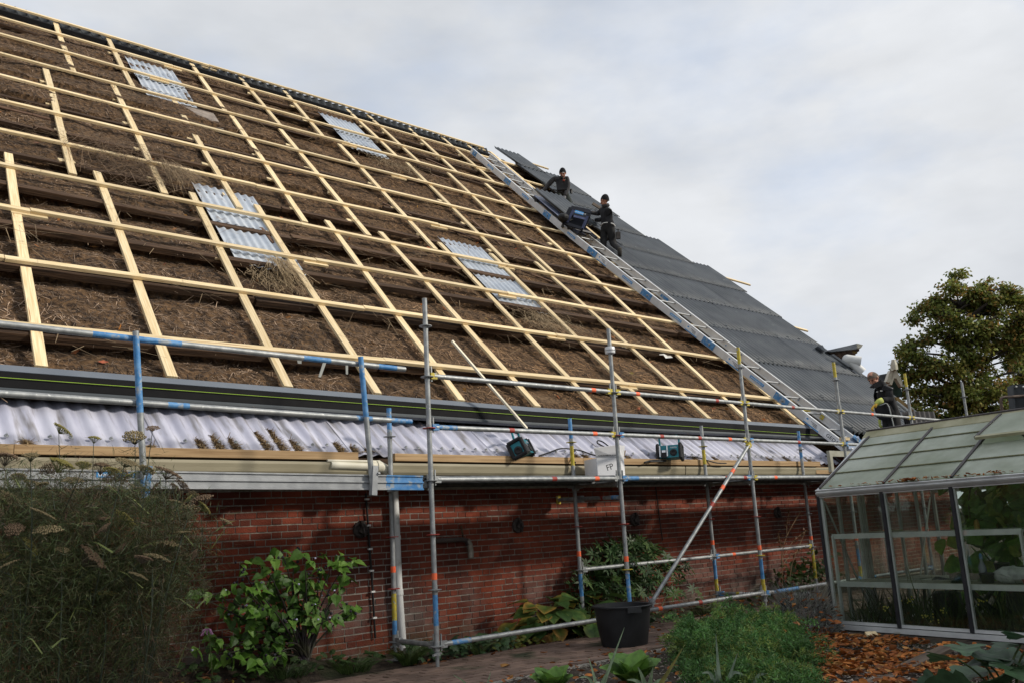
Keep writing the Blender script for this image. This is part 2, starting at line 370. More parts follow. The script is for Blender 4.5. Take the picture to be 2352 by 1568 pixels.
# ================================================================== GROUND
WALL_Y = 1.25
def sstep(a, b, x): t = min(1, max(0, (x - a) / (b - a))); return t * t * (3 - 2 * t)
def gz(x, y):
    h = .17 * sstep(.30, .95, y) * sstep(-.2, -1.1, x)              # the bed against the wall rises on the left
    h += .035 * sstep(.28, .6, y) * (1 if y < 2 else 1)
    if y < -1.12: h += .05 * sstep(-1.12, -1.35, y) * sstep(2.2, 1.2, x) + .012 * fbm(x * 2.2, y * 2.2, 4)
    return h
mb = MB()
xs = np.concatenate([np.linspace(-400, -9, 8), np.arange(-8, 10.01, .16), np.linspace(12, 400, 9)])
ys = np.concatenate([np.linspace(-400, -10, 8), np.arange(-9, 2.01, .16), np.linspace(4, 400, 8)])
V = [(x, y, gz(x, y) - .012 if -9 < x < 11 and -9.5 < y < 2.5 else -.02) for y in ys for x in xs]
nx = len(xs)
F = [(j * nx + i, j * nx + i + 1, (j + 1) * nx + i + 1, (j + 1) * nx + i) for j in range(len(ys) - 1) for i in range(nx - 1)]
mb.add(V, F)
ground = tag(mb.build('ground', soil_m, smooth=True), kind='structure')

# ---- brick path along the house (running bond), the pavers one by one
path_base = MB(); path_base.box((3.2, -.41, -.03), (13.0, 1.36, .07))
path = tag(path_base.build('path', mat('path_sand', (.05, .04, .03), (.09, .075, .055), 20, .95, bump=.4)), kind='structure')
pav = MB(); pav.box((0, 0, 0), (.201, .099, .05), taper=.97)
pav_me = pav.mesh('paver', paver_m)
cells = []
for j in range(13):
    y = -1.02 + .104 * j
    for i in range(-22, 46):
        x = .208 * (i + (.5 if j % 2 else 0)); cells.append((x, y))
cells = [c for c in cells if -3.2 < c[0] < 9.4]
cells.sort(key=lambda c: (c[0] + .3) ** 2 + (c[1] + 6) ** 2 + (60 if c[0] < -2.1 else 0))
pb = MB()
for k, (x, y) in enumerate(cells):
    z = -.006 + .006 * rnd.random() + .008 * fbm(x * 1.3, y * 1.3, 1)
    R = Matrix.Rotation(rnd.gauss(0, .012), 3, 'Z') @ Matrix.Rotation(rnd.gauss(0, .012), 3, 'X')
    if k < 300: link('paver', pav_me, path, Matrix.Translation((x, y, z)) @ R.to_4x4())
    else: pb.box((x, y, z), (.201, .099, .05), R, taper=.97)
tag(pb.build('pavers_beyond', paver_bulk, path), kind='stuff')
# concrete edging strip of the vegetable bed
kb = MB()
kx = list(np.linspace(-3.0, 4.2, 40))
kb.extr([(-.035, -.08), (.035, -.08), (.035, .012), (.025, .018), (-.028, .017), (-.035, .010)], kx, None,
        lambda x, a, b: Vector((x, -1.115 + a + .012 * fbm(x * 1.7, 3), b + .004 * fbm(x * 9, a * 40, 2))))
tag(kb.build('garden_edging', mat('edging_concrete', (.16, .145, .115), (.36, .34, .30), 60, .95, bump=.6, spots=((.08, .075, .05), 4, .6, .1)), smooth=False),
    'pale gritty concrete edging strip between the brick path and the vegetable bed', 'edging')

# ================================================================== BARN
barn = thing('barn', (0, WALL_Y, 0), 'long red brick barn with thatched roof being covered with new battens and grey sheets', 'barn')
def edz(x): return float(np.interp(x, [-8, -3.4, 2.5, 15], [.055, .036, 0, -.006]))
def fdz(x): return float(np.interp(x, [-8, -3.4, 2.5, 15], [.115, .07, 0, -.004]))
WX0, WX1, WTOP = -7.0, 14.3, 1.74
mb = MB(); mb.box(((WX0 + WX1) / 2, WALL_Y + .117, WTOP / 2 - .1), (WX1 - WX0, .24, WTOP + .2))
wall = mb.build('brick_wall', mortar, barn)
stre = MB(); stre.box((0, 0, 0), (.208, .04, .054)); stre_me = stre.mesh('brick', brick_m)
head = MB(); head.box((0, 0, 0), (.098, .04, .054)); head_me = head.mesh('brick', brick_m)
cells = []
c = 0; z = .03
while z < WTOP - .03:
    x = WX0 + .06 + (.165 if c % 2 else 0) + rnd.uniform(-.01, .01); k = 0
    low = z < .36 and False
    while x < WX1 - .1:
        s = k % 2 == 0; L = .208 if s else .098
        cells.append((x + L / 2, z, s)); x += L + .0105 + rnd.uniform(-.002, .002); k += 1
    z += .0655; c += 1
hidden = lambda x, z: (x < -1.75) or (z < .45 and x < .1) or z < .12
cells.sort(key=lambda q: (q[0] + 5.2) ** 2 + (1e4 if hidden(q[0], q[1]) else 0) + (6 if not q[2] else 0))
bb = MB()
for k, (x, z, s) in enumerate(cells):
    y = WALL_Y + .012 + rnd.uniform(-.003, .002); zz = z + rnd.uniform(-.0025, .0025)
    R = Matrix.Rotation(rnd.gauss(0, .008), 3, 'Y') @ Matrix.Rotation(rnd.gauss(0, .01), 3, 'Z')
    if k < 300: link('brick', stre_me if s else head_me, wall, Matrix.Translation((x, y, zz)) @ R.to_4x4())
    else: bb.box((x, y, zz), (.208 if s else .098, .04, .054), R)
tag(bb.build('bricks_beyond', brick_bulk, wall), kind='stuff')

# ---- soffit, rafter tails, gutter, eaves board
mb = MB(); mb.box(((WX0 + WX1) / 2, 1.06, 1.80), (WX1 - WX0, .40, .02)); mb.build('soffit', beige, barn)
xr = -6.4
while xr < 13.8:
    mb = MB(); mb.box((xr, 1.02, 1.755), (.14, .34, .07)); mb.build('rafter_tail', oldwood, barn); xr += 1.02
for i, (a, b) in enumerate([(-7, -.02), (.10, 4.9), (4.92, 8.9)]):
    mb = MB()
    mb.extr([(.775, 1.925), (.772, 1.90), (.780, 1.865), (.785, 1.83), (.80, 1.805), (.88, 1.80), (.88, 1.925), (.872, 1.925), (.872, 1.815), (.806, 1.815), (.792, 1.85), (.784, 1.925)],
            [a, a * .5 + b * .5, b], None, lambda x, p, q: Vector((x, p, q + edz(x))))
    mb.build('gutter', beige, barn)
for a, b in [(-7, -3.4), (-3.395, -.31), (.13, 2.9), (2.905, 6.1), (6.105, 8.45)]:
    beam('eaves_board', (a, .797, 1.984 + edz(a)), (b, .797, 1.984 + edz(b)), .045, .078, tanwood, barn)
beam('eaves_board', (8.3, .79, 1.875), (9.9, .79, 1.875), .03, .11, tanwood, barn)
mb = MB()                                                       # cream gutter joint at the first scaffold post
mb.tube([(-.62, .79, 1.915), (-.12, .79, 1.90)], .042, 12); mb.tube([(-.17, .79, 1.905), (-.05, .79, 1.90), (.03, .80, 1.87), (.05, .86, 1.80)], .058, 12)
mb.tube([(-.10, .79, 1.90), (-.06, .79, 1.90)], .068, 12); mb.tube([(-.66, .775, 1.955), (-.1, .775, 1.95)], .014, 8)
smooth_by_angle(mb.build('gutter_joint', cream, barn))

mb = MB(); mb.extr([(.83, 1.90), (.85, 1.90), (.85, 1.972), (.83, 1.972)], [WX0, -3.4, 2.5, 8.9], None, lambda x, a, b: Vector((x, a, b + edz(x)))); mb.build('backing_board', oldwood, barn)
# ---- clear corrugated skirt sheets over the eaves
SK0, SKA = (.845, 1.985), math.radians(38)
def skirt(x, d, h): return Vector((x, SK0[0] + d * math.cos(SKA) - h * math.sin(SKA), SK0[1] + d * math.sin(SKA) + h * math.cos(SKA) + edz(x)))
PER = .158
def corr_mesh(name, width, length, per, amp, m, t=.006, edge=None, n=8, rows=3, sag=0.0):
    k = int(round(width / per * n)); mb = MB(); nr = rows
    top, bot = [], []
    for j in range(nr):
        y = length * j / (nr - 1)
        for i in range(k + 1):
            x = width * i / k
            z = amp * math.cos(2 * PI * x / per) - sag * math.sin(PI * j / (nr - 1))
            top.append((x, y, z)); bot.append((x, y, z - t))
    q = k + 1; vs = top + bot; o = len(top); fs = []
    for j in range(nr - 1):
        for i in range(k):
            a = j * q + i; fs.append((a, a + 1, a + q + 1, a + q)); fs.append((o + a, o + a + q, o + a + q + 1, o + a + 1))
    ne = []
    for i in range(k):
        ne.append((i, o + i, o + i + 1, i + 1)); a = (nr - 1) * q + i; ne.append((a, a + 1, o + a + 1, o + a))
    for j in range(nr - 1):
        a = j * q; ne.append((a, a + q, o + a + q, o + a)); a = j * q + k; ne.append((a, o + a, o + a + q, a + q))
    mb.add(vs, fs, 0); mb.add([], [], 0)
    mb.f.extend(ne); mb.mi.extend([1 if edge else 0] * len(ne))
    me = mb.mesh(name, [m, edge] if edge else m, smooth=True)
    return me
sk_me = corr_mesh('skirt_sheet', PER * 6 + .05, 1.12, PER, .0145, skirt_m, n=10)
SKROT = Matrix(((1, 0, 0), (0, math.cos(SKA), -math.sin(SKA)), (0, math.sin(SKA), math.cos(SKA)))).to_4x4()
x = -7.0; k = 0
while x < 9.0:
    p = skirt(x, -.02, .03 + .004 * (k % 2))
    tilt = Matrix.Rotation(math.atan2(edz(x + 1.06) - edz(x), 1.06) * -1.0, 4, 'Y')
    link('skirt_sheet', sk_me, barn, Matrix.Translation(p) @ SKROT @ tilt); x += PER * 6; k += 1
mb = MB(); x = -6.9
while x < 8.8:
    p = skirt(x + .0, .13, .050)
    mb.lathe(p, [(.019, -.004), (.019, .002), (.011, .006), (.009, .016), (.002, .018)], 8, axis=(0, -math.sin(SKA), math.cos(SKA))); x += PER * (1 if rnd.random() < .62 else 2)
tag(mb.build('roofing_screws', galv, barn), kind='stuff')
# chaff and old straw caught in the troughs
V, F, T = [], [], []
def strands(pts, dirs, nrm, L, Wd, col, V, F, T):
    """thin straw blades: arrays of start points, directions, widths"""
    pts, dirs, nrm = map(lambda a: np.asarray(a, float), (pts, dirs, nrm))
    dirs = dirs / np.linalg.norm(dirs, axis=1, keepdims=True)
    side = np.cross(dirs, nrm); side /= np.maximum(1e-6, np.linalg.norm(side, axis=1, keepdims=True))
    L = np.asarray(L)[:, None]; Wd = np.asarray(Wd)[:, None]
    a = pts - side * Wd; b = pts + side * Wd; e = pts + dirs * L
    c, d = e + side * Wd * .5, e - side * Wd * .5
    base = sum(len(v) for v in V)
    n = len(pts); V.append(np.stack([a, b, c, d], 1).reshape(-1, 3))
    F.append((np.arange(n)[:, None] * 4 + np.array([[0, 1, 2, 3]])) + base)
    T.append(np.repeat(np.asarray(col), 4, 0))
def straw_cols(n, lo=(.07, .042, .02), hi=(.34, .24, .13), pw=1.6):
    t = rng.random((n, 1)) ** pw
    return np.array(lo) * (1 - t) + np.array(hi) * t
npk = [(-2.35, .10, .05), (-1.9, .2, .2), (-1.72, .18, .26), (-1.55, .16, .22), (-1.37, .25, .34), (-1.2, .24, .4), (-1.02, .12, .22), (-.55, .12, .2), (-.33, .14, .14), (-.15, .1, .1), (-3.3, .1, .1),
       (2.75, .12, .1), (3.0, .1, .1), (3.55, .12, .12), (3.75, .1, .1), (5.2, .08, .1), (5.6, .1, .1), (6.3, .1, .1), (7.0, .1, .12), (7.6, .1, .14), (8.1, .1, .12)]
for (px_, w_, l_) in npk:
    px_ = -7.0 + (round((px_ + 7.0) / PER) + .5) * PER
    n = int(140 + 1300 * l_)
    u = rng.random(n); d = u * l_ * 1.1 + .02; xx = px_ + rng.normal(0, .028, n) * (1 - u * .8)
    P = np.array([skirt(a, b, .014 + .050 * r * (1 - u_)) for a, b, r, u_ in zip(xx, d, rng.random(n), u)])
    D = rng.normal(0, 1, (n, 3)) * np.array([.7, .6, .25]) + np.array([0, -.3, -.1])
    strands(P, D, np.tile([0, -.5, .8], (n, 1)), rng.uniform(.02, .07, n), rng.uniform(.0025, .005, n), straw_cols(n, (.10, .06, .03), (.40, .28, .14), 1.0), V, F, T)
tag(bulk('straw_debris', np.concatenate(V), np.concatenate(F), straw_m, np.concatenate(T), barn), kind='stuff')

# ---- black box gutter / flashing between thatch and skirt
def fas(x, a, b): return Vector((x, a, b + fdz(x)))
xsf = [-7, -3.4, -1, 2.5, 6, 9.9, 14.2]
mb = MB(); mb.extr([(1.215, 2.635), (1.200, 2.625), (1.195, 2.50), (1.23, 2.455), (1.40, 2.455), (1.42, 2.64)], xsf, None, fas); mb.build('box_gutter', gutterblk, barn)
mb = MB(); mb.extr([(1.205, 2.628), (1.198, 2.634), (1.238, 2.692), (1.40, 2.712), (1.40, 2.70), (1.24, 2.68)], xsf, None, fas); mb.build('gutter_lip', gutterlip, barn)
mb = MB(); mb.extr([(1.188, 2.462), (1.188, 2.478), (1.20, 2.50), (1.24, 2.452), (1.235, 2.440)], xsf, None, fas); mb.build('drip_edge', mat('charcoal_plastic', (.045, .055, .062), (.06, .07, .078), 4, .5), barn)
# ---- thatch slope: an uneven mass, front and back
TX0, TX1 = -7.0, 13.9
def verge(s): return float(np.interp(s, [-1, 1, 3.6, 5, 6.4, 7.7, 9.4, 10.5, 12.8], [14.1, 14.1, 14.4, 14.5, 13.95, 13.9, 13.1, 12.75, 12.5]))
def thoff(x, s):
    base = -.165 + .030 * fbm(x * .9, s * .9, 0, 3) + .030 * fbm(x * 3.1, s * 3.1, 5, 3)
    base += .020 * fbm(x * 9, s * 6, 9, 2)
    base += .110 * sstep(5.5, 8.0, s) * sstep(12.0, 11.2, s) * sstep(4.2, 1.0, x) * (.65 + 1.0 * fbm(x * .8, s * .9, 3, 2))   # swollen old thatch on the upper left
    base += .055 * sstep(4.5, 6.5, s) * sstep(12.0, 10.8, s) * (.35 + 1.0 * fbm(x * 1.2, s * 1.1, 8, 2))
    d = min((sb_ - s for sb_ in OLD_S if sb_ >= s - .02), default=1)          # thatch steps back under each old batten
    base -= (.085 if s < 5 else .055) * (1 - sstep(.02, .42, d)) - .03 * sstep(.5, 1.2, d)
    for xa, xb, sa, sb in SKY:                                  # pockets in front of the clear sheets
        if xa - .35 < x < xb + .35 and sa - .7 < s < sb + .1: base -= .05
    return min(base, (-.028 if s > 5 else -.062) if s < 11.4 else -.10)
OLD_S = [-.07, 1.27, 2.28, 3.42, 4.66, 5.88, 7.05, 8.25, 9.44, 10.55, 11.6]
SKY = [(.45, 1.42, 9.22, 11.66), (4.93, 5.95, 9.4, 11.75), (-.15, .83, 2.24, 4.88), (4.42, 5.40, 2.24, 4.78)]
xs = np.arange(TX0, TX1 + .01, .075); ss = np.arange(-.95, 12.75, .065)
V = []
for s in ss:
    for x in xs:
        xx = min(x, verge(s)); V.append(roof(xx, s, thoff(xx, s)))
nx = len(xs); ny = len(ss)
F = [(j * nx + i, j * nx + i + 1, (j + 1) * nx + i + 1, (j + 1) * nx + i) for j in range(ny - 1) for i in range(nx - 1)]
mb = MB(); mb.add(V, F)
top = roof(0, 12.72, -.16)
for j, s in enumerate(ss[:1]): pass
# underside, back slope and ends close the volume
o = mb.n; back_y = 2 * top.y - roof(0, -.95, -.3).y
P = [roof(TX0, -.95, -.42), roof(verge(-.95), -.95, -.42), Vector((12.4, top.y, top.z)), Vector((TX0, top.y, top.z)), Vector((TX0, back_y, 2.5)), Vector((14.1, back_y, 2.5))]
mb.add(P, [(3, 2, 5, 4)]); 
mb.add([roof(TX0, -.95, -.16), roof(verge(-.95), -.95, -.16), roof(verge(-.95), -.95, -.5), roof(TX0, -.95, -.5)], [(3, 2, 1, 0)])
rgt = [roof(verge(s), s, -.16) for s in ss[::12]] + [Vector((12.4, top.y, top.z))]
mb.add(rgt + [Vector((14.1, back_y, 2.5)), Vector((14.1, 1.6, 2.4))], [tuple(range(len(rgt) + 2))])
thatch = mb.build('thatch', thatch_m, barn, smooth=False)
mb = MB(); mb.box((14.18, (1.39 + back_y) / 2, 1.25), (.22, back_y - 1.45, 2.5)); mb.build('end_wall', brick_bulk, barn)

# straw ends over the thatch
V, F, T = [], [], []
n = 150000
x = rng.uniform(-4.2, 13.6, n); s = rng.uniform(-.95, 12.55, n)
keep = (x < np.array([verge(q) for q in s]) - .05) & (x > -2.2 - .13 * (12 - s) - .6) & ~((x > 10.4) & (s < 8))
x, s = x[keep], s[keep]; n = len(x)
off = np.array([thoff(a, b) for a, b in zip(x, s)]) + .004
P = np.array([roof(a, b, o_) for a, b, o_ in zip(x, s, off)])
ang = rng.normal(0, .75, n); lift = rng.normal(.12, .16, n)
D = (np.sin(ang)[:, None] * np.array(RX_) - np.cos(ang)[:, None] * np.array(RS_) + lift[:, None] * np.array(RN_))
pat = np.array([fbm(a * 1.4, b * 1.4, 2, 3) for a, b in zip(x, s)])
warm = np.clip(.5 + .9 * pat, 0, 1)[:, None]
cols = straw_cols(n, (.054, .027, .012), (.43, .25, .118), 2.0) * (.45 + 1.1 * warm) * np.where(s < 2.7, 1.12, .98)[:, None]
# redder/lighter towards the finished end, greyer on the left
cols *= (1 + .05 * np.clip((x - 3) / 6, -1, 1))[:, None] * np.array([1, 1, 1])
grey = cols.mean(1, keepdims=True); k = np.clip((4 - x) / 8, 0, .5)[:, None]; cols = cols * (1 - k) + grey * np.array([1.12, .98, .86]) * k
strands(P, D, np.tile(np.array(RN_), (n, 1)), rng.gamma(3, .032, n), rng.uniform(.0022, .0055, n), cols, V, F, T)
# long loose straws: the torn patch on the left, wisps, tufts under the clear sheets
def tuft(cx, cs, n, sx, ss_, L, spread, lift, h0=.02, lo=(.10, .065, .035), hi=(.36, .26, .15)):
    a = cx + rng.normal(0, sx, n); b = cs + rng.normal(0, ss_, n)
    P = np.array([roof(p, q, max(thoff(p, q), -.10) + h0 + .05 * rng.random()) for p, q in zip(a, b)])
    ang = rng.normal(0, spread, n)
    D = (np.sin(ang)[:, None] * np.array(RX_) - np.cos(ang)[:, None] * np.array(RS_) + rng.normal(lift, .12, n)[:, None] * np.array(RN_))
    strands(P, D, np.tile(np.array(RN_), (n, 1)), rng.uniform(.4, 1.2, n) * L, rng.uniform(.002, .004, n), straw_cols(n, lo, hi, 1.2), V, F, T)
tuft(-1.05, 5.35, 430, .40, .28, .55, 1.0, .06, h0=.11, lo=(.06, .034, .018), hi=(.21, .135, .075))
tuft(-.85, 4.75, 240, .35, .25, .5, 1.2, .05, h0=.05, lo=(.06, .036, .02), hi=(.25, .165, .10))
tuft(-.35, 5.0, 160, .12, .12, .7, .25, .02, h0=.13)
tuft(.28, 2.25, 200, .08, .05, .62, .22, .10, h0=.10, lo=(.22, .15, .08), hi=(.50, .38, .22))
tuft(.18, 1.85, 330, .24, .16, .26, .5, .05, lo=(.16, .11, .06), hi=(.42, .31, .18))
tuft(4.95, 1.85, 420, .34, .22, .3, .6, .08, lo=(.16, .11, .06), hi=(.42, .31, .18))
tuft(5.6, 8.9, 400, .4, .2, .3, .6, .05, lo=(.16, .11, .06), hi=(.40, .29, .17))
for _ in range(150):
    cx, cs = rnd.uniform(-3, 8.5), rnd.uniform(-.3, 10); tuft(cx, cs, 5, .1, .1, .5, 1.0, .2)
tag(bulk('loose_straw', np.concatenate(V), np.concatenate(F), straw_m, np.concatenate(T), barn), kind='stuff')
# yellow-brown fallen leaves stuck on the thatch are left as stuff too
V, F, T = [], [], []
for _ in range(130):
    a, b = rnd.uniform(-3, 8.8), rnd.uniform(-.9, 8); p = roof(a, b, thoff(a, b) + .02)
    u = Vector((rnd.gauss(0, 1), rnd.gauss(0, 1), rnd.gauss(0, .5))).normalized(); v = u.orthogonal().normalized() * .03; u = u * .05
    base = len(V); V += [p - u, p + v, p + u, p - v]; F.append((base, base + 1, base + 2, base + 3))
    c = (rnd.uniform(.25, .5), rnd.uniform(.11, .2), rnd.uniform(.03, .07)); T += [c] * 4
tag(bulk('leaves_on_thatch', np.array(V), np.array(F), leaf_dry, np.array(T), barn), kind='stuff')

# ---- old dark battens tied on the thatch
old_s = [-.07, 1.27, 2.28, 3.42, 4.66, 5.88, 7.05, 8.25, 9.44, 10.55, 11.6]
for i, s in enumerate(old_s):
    x = -6.6
    while x < 13.2:
        L = rnd.uniform(2.6, 4.6); xe = min(x + L, verge(s) - .3)
        if xe - x < .5: break
        gap = s > 5 and rnd.random() < .22
        if not gap:
            ds = rnd.gauss(0, .025); n0 = -.105 if s < 4 else (-.120 if s < 8 else -.135)
            beam('old_batten', roof(x, s - .045 + ds, n0 + rnd.gauss(0, .008)), roof(xe, s - .045 + rnd.gauss(0, .03), n0 + rnd.gauss(0, .008)), .11 if s < 4 else .085, .085 if s < 4 else .06, oldwood, barn, RN_, .008)
        x = xe + rnd.uniform(.01, .06)
# a few loose split laths lying on the thatch
for (x, s, dx, ds) in [(-2.9, 6.35, 1.1, .02), (6.2, 6.2, .05, -1.1), (5.0, 5.4, .9, -.3), (7.5, 5.9, .7, -.35), (9.0, 8.3, 1.1, -.12), (7.3, 10.2, .9, -.45), (.3, 11.1, .6, -.05), (.55, 3.55, .05, -.45), (3.9, 6.0, .5, -.3), (5.9, 3.9, .7, -.25), (6.7, 8.9, .5, -.02)]:
    beam('split_lath', roof(x, s, -.08), roof(x + dx, s + ds, -.10), rnd.uniform(.05, .08), .02, mat('brown_lath', (.09, .05, .03), (.17, .10, .065), 8, .85, coord='O', stretch=(.4, 6, 6)), barn, RN_)

# ---- new counter battens (up the slope) and battens (along it), with packing blocks
segs = [(-.66, 12.63, -.95, 9.25), (-1.45, 8.91, -1.91, 4.10), (.37, 12.62, .10, 9.34), (-.31, 9.02, -.70, 4.08), (2.18, 12.66, 1.90, 9.39), (1.96, 9.14, 1.49, 4.09), (.80, 9.09, .41, 4.12),
        (3.37, 12.75, 3.12, 9.37), (3.01, 9.15, 2.62, 4.04), (4.50, 12.76, 4.16, 9.53), (4.42, 9.23, 3.98, 4.04), (6.29, 12.84, 6.07, 9.57), (6.20, 9.23, 5.67, 4.07), (6.94, 12.9, 6.72, 9.51),
        (7.42, 9.30, 6.86, 4.10), (8.23, 12.97, 7.87, 9.60), (8.57, 9.27, 8.12, 4.03), (9.39, 12.93, 9.08, 9.49), (11.17, 12.96, 10.75, 9.2), (9.62, 9.3, 9.25, 4.1), (11.0, 9.3, 10.55, 5.0), (10.3, 12.9, 10.0, 9.4), (12.3, 12.9, 12.1, 9.3),
        (-2.64, 4.37, -3.07, -.76), (-1.55, 4.37, -1.93, -.78), (-.25, 4.34, -.74, -.81), (.77, 4.38, .34, -.83), (1.96, 4.32, 1.51, -.85), (2.99, 4.33, 2.74, -.87), (4.26, 4.39, 3.90, -.87),
        (5.47, 4.38, 5.09, -.87), (6.66, 4.44, 6.36, -.89), (8.16, 4.34, 7.40, -.90), (9.63, 3.97, 9.02, -.90), (-3.7, 9.0, -4.0, 4.2), (-3.9, 4.4, -4.2, -.75), (-1.9, 12.6, -2.2, 9.2), (13.5, 8.8, 13.9, 5.6), (13.0, 10.4, 13.2, 8.0)]
def grow(s): return 1.0 + .035 * sstep(2, 13, s)
for x0, s0, x1, s1 in segs:
    beam('counter_batten', roof(x0, s0, -.058), roof(x1, s1, -.058), .10, .036, pine, barn, RN_, .006)
    for s in old_s:
        if min(s0, s1) + .1 < s < max(s0, s1) - .1 and rnd.random() < .85:
            t = (s - s0) / (s1 - s0); x = x0 + (x1 - x0) * t
            w = rnd.uniform(.15, .24)
            beam('packing_block', roof(x - w * rnd.uniform(.45, .75), s + .005 + rnd.uniform(-.03, .03), -.092), roof(x + w * rnd.uniform(.3, .5), s + rnd.uniform(-.03, .03), -.092), .09, .03, pine, barn, RN_)
BS = [(0, .02, -.03), (1, 1.31, 1.28), (2, 2.61, 2.59), (3, 3.87, 3.87), (4, 5.15, 5.23), (5, 6.44, 6.58), (6, 7.71, 7.83), (7, 8.99, 9.28), (8, 10.28, 10.47), (9, 11.55, 11.85), (10, 12.55, 12.84)]
def bline(i, x):                                                # s of batten i at x (the old roof sags a little to the left)
    _, a, b = BS[i]; xa = -3.3 + .11 * a; return a + (b - a) * (x - xa) / (3.9 + .15 * a)
for i in range(11):
    xend = {10: 10.6, 9: 11.7, 8: 11.9, 7: 11.9}.get(i, 11.5)
    x = -6.8
    cuts = sorted(rnd.uniform(-.3, .3) + v for v in (-3.6 + .5 * (i % 3), .9 + .4 * (i % 2), 5.3 - .5 * (i % 3), 9.4))
    xsn = [x] + cuts + [xend]
    if i == 10: xsn = [-6.8, -1.9, 2.6, 6.2, 10.9]
    for a, b in zip(xsn[:-1], xsn[1:]):
        sa, sb = min(bline(i, a), bline(i, 7)), min(bline(i, b), bline(i, 7))
        o = .004 if i != 10 else .03
        beam('batten', roof(a, sa - .02, -.020 + o), roof(b - .006, sb - .02, -.020 + o), .078, .042, pine, barn, RN_, .007)
        if rnd.random() < .55: beam('packing_block', roof(b - .2, sb - .075, -.05), roof(b + .18, sb - .075, -.05), .05, .03, pine, barn, RN_)
# batten ends past the verge on the right
for (xa, sa, xb, sb) in [(12.9, 6.42, 15.95, 6.10), (13.4, 3.72, 15.25, 3.48), (12.2, 12.93, 13.45, 12.9), (12.2, 11.05, 13.15, 10.45), (12.6, 9.1, 13.35, 9.0)]:
    beam('batten', roof(xa, sa, -.02), roof(xb, sb, -.02), .078, .042, pine, barn, RN_)

# ---- ridge: dark board and the edge of the sheets on the far slope
mb = MB(); mb.extr([(12.22, -.12), (12.30, -.12), (12.34, .0), (12.26, .0)], [-6.9, 2.5, 11.2], None, lambda x, a, b: roof(x, a + .022 * (x + 3), b - .04)); mb.build('ridge_board', gutterblk, barn)
rm = MB()
nwv = int(18 / .2); pv = []
for i in range(nwv * 6 + 1):
    x = -6.9 + i * 18 / (nwv * 6); w = .05 * math.cos(2 * PI * i / 6); 
    b = roof(x, 12.40 + .022 * (x + 3), -.05); t_ = roof(x, 12.56 + .022 * (x + 3), -.02) + Vector((0, 0, .10))
    pv += [b + RS_ * 0 + Vector((0, .10 + w, 0)), t_ + Vector((0, .10 + w, .0)), b + Vector((0, .12 + w, 0)), t_ + Vector((0, .12 + w, 0))]
fsr = []
for i in range(nwv * 6):
    a = i * 4; fsr += [(a, a + 4, a + 5, a + 1), (a + 2, a + 3, a + 7, a + 6), (a + 1, a + 5, a + 7, a + 3)]
rm.add(pv, fsr); rm.build('ridge_sheet_edge', mat('dark_ridge_sheet', (.028, .03, .032), (.06, .065, .066), 4, .6), barn, smooth=True)

# ---- clear corrugated sheets let into the thatch
cs_me = corr_mesh('clear_sheet', .97, 1.36, .1213, .014, clear_m, t=.004, n=9, rows=5)
cs_s = corr_mesh('clear_sheet', .97, .62, .1213, .014, clear_m, t=.004, n=9, rows=3)
for (xa, xb, sa, sb) in SKY:
    sh = -.30 * (sb - sa) / 2.5
    sk = Matrix.Rotation(math.atan2(.30, 2.5) * 1.0, 4, 'Z')    # the sheets follow the counter battens
    lay = [(sa, cs_s, 0), (sa + .48, cs_me, .010), (sb - 1.36 + .0, cs_me, .020)]
    for s0, me, up in lay:
        xo = xa - .27 * (1 - (s0 - sa) / (sb - sa)) * .45 + rnd.uniform(-.015, .015)
        M = Matrix.Translation(roof(xo, s0, -.105 + up)) @ ROOFROT @ Matrix.Rotation(-.085 + rnd.uniform(-.01, .01), 4, 'Z')
        link('clear_sheet', me, barn, M)
mb = MB(); mb.box((0, 0, 0), (.62, .95, .012)); link('bare_board', mb.mesh('bare_board', mat('grey_board', (.20, .165, .14), (.32, .27, .23), 6, .8)), barn, Matrix.Translation(roof(1.25, 8.72, -.10)) @ ROOFROT @ Matrix.Rotation(-.1, 4, 'Z'))

# ---- dark grey corrugated sheets already laid at the far end, sheet by sheet
GP = .158
gr_me = corr_mesh('roof_sheet', GP * 6 + .04, 1.50, GP, .030, sheet_m, t=.007, edge=sheetedge, n=8, rows=4)
rows = [(-1.20, 9.72, 14.30), (-.15, 9.72, 14.25), (1.14, 9.68, 14.5), (2.50, 9.70, 14.75), (3.85, 9.76, 14.80), (5.20, 9.90, 14.45), (6.53, 11.0, 14.25), (7.90, 11.30, 13.6), (9.23, 11.45, 13.0), (10.58, 11.45, 12.95), (11.92, 11.58, 12.9)]
for r, (s0, xa, xb) in enumerate(rows):
    x = xa + GP * (r % 2 and 0); k = 0
    nsh = max(1, int(round((xb - xa) / (GP * 6))))
    for k in range(nsh):
        px = x + k * GP * 6
        M = Matrix.Translation(roof(px, s0, .045 + .0025 * (k % 2))) @ ROOFROT @ Matrix.Rotation(-.0095 + rnd.gauss(0, .0015), 4, 'X') @ Matrix.Rotation(rnd.gauss(0, .0018), 4, 'Z')
        link('roof_sheet', gr_me, barn, M)
mb = MB()
for r, (s0, xa, xb) in enumerate(rows):
    for k in range(int((xb - xa) / (GP * 3))):
        for ds in (.12, .16): 
            if ds == .12 or rnd.random() < .3:
                mb.lathe(roof(xa + (k * 3 + 1) * GP + GP * 0, s0 + ds + rnd.uniform(-.02, .02), .074), [(.016, 0), (.014, .012), (.003, .016)], 6, axis=tuple(RN_))
tag(mb.build('sheet_fixings', mat('grey_fixing', (.15, .16, .165), (.22, .23, .235), 9, .5), barn), kind='stuff')

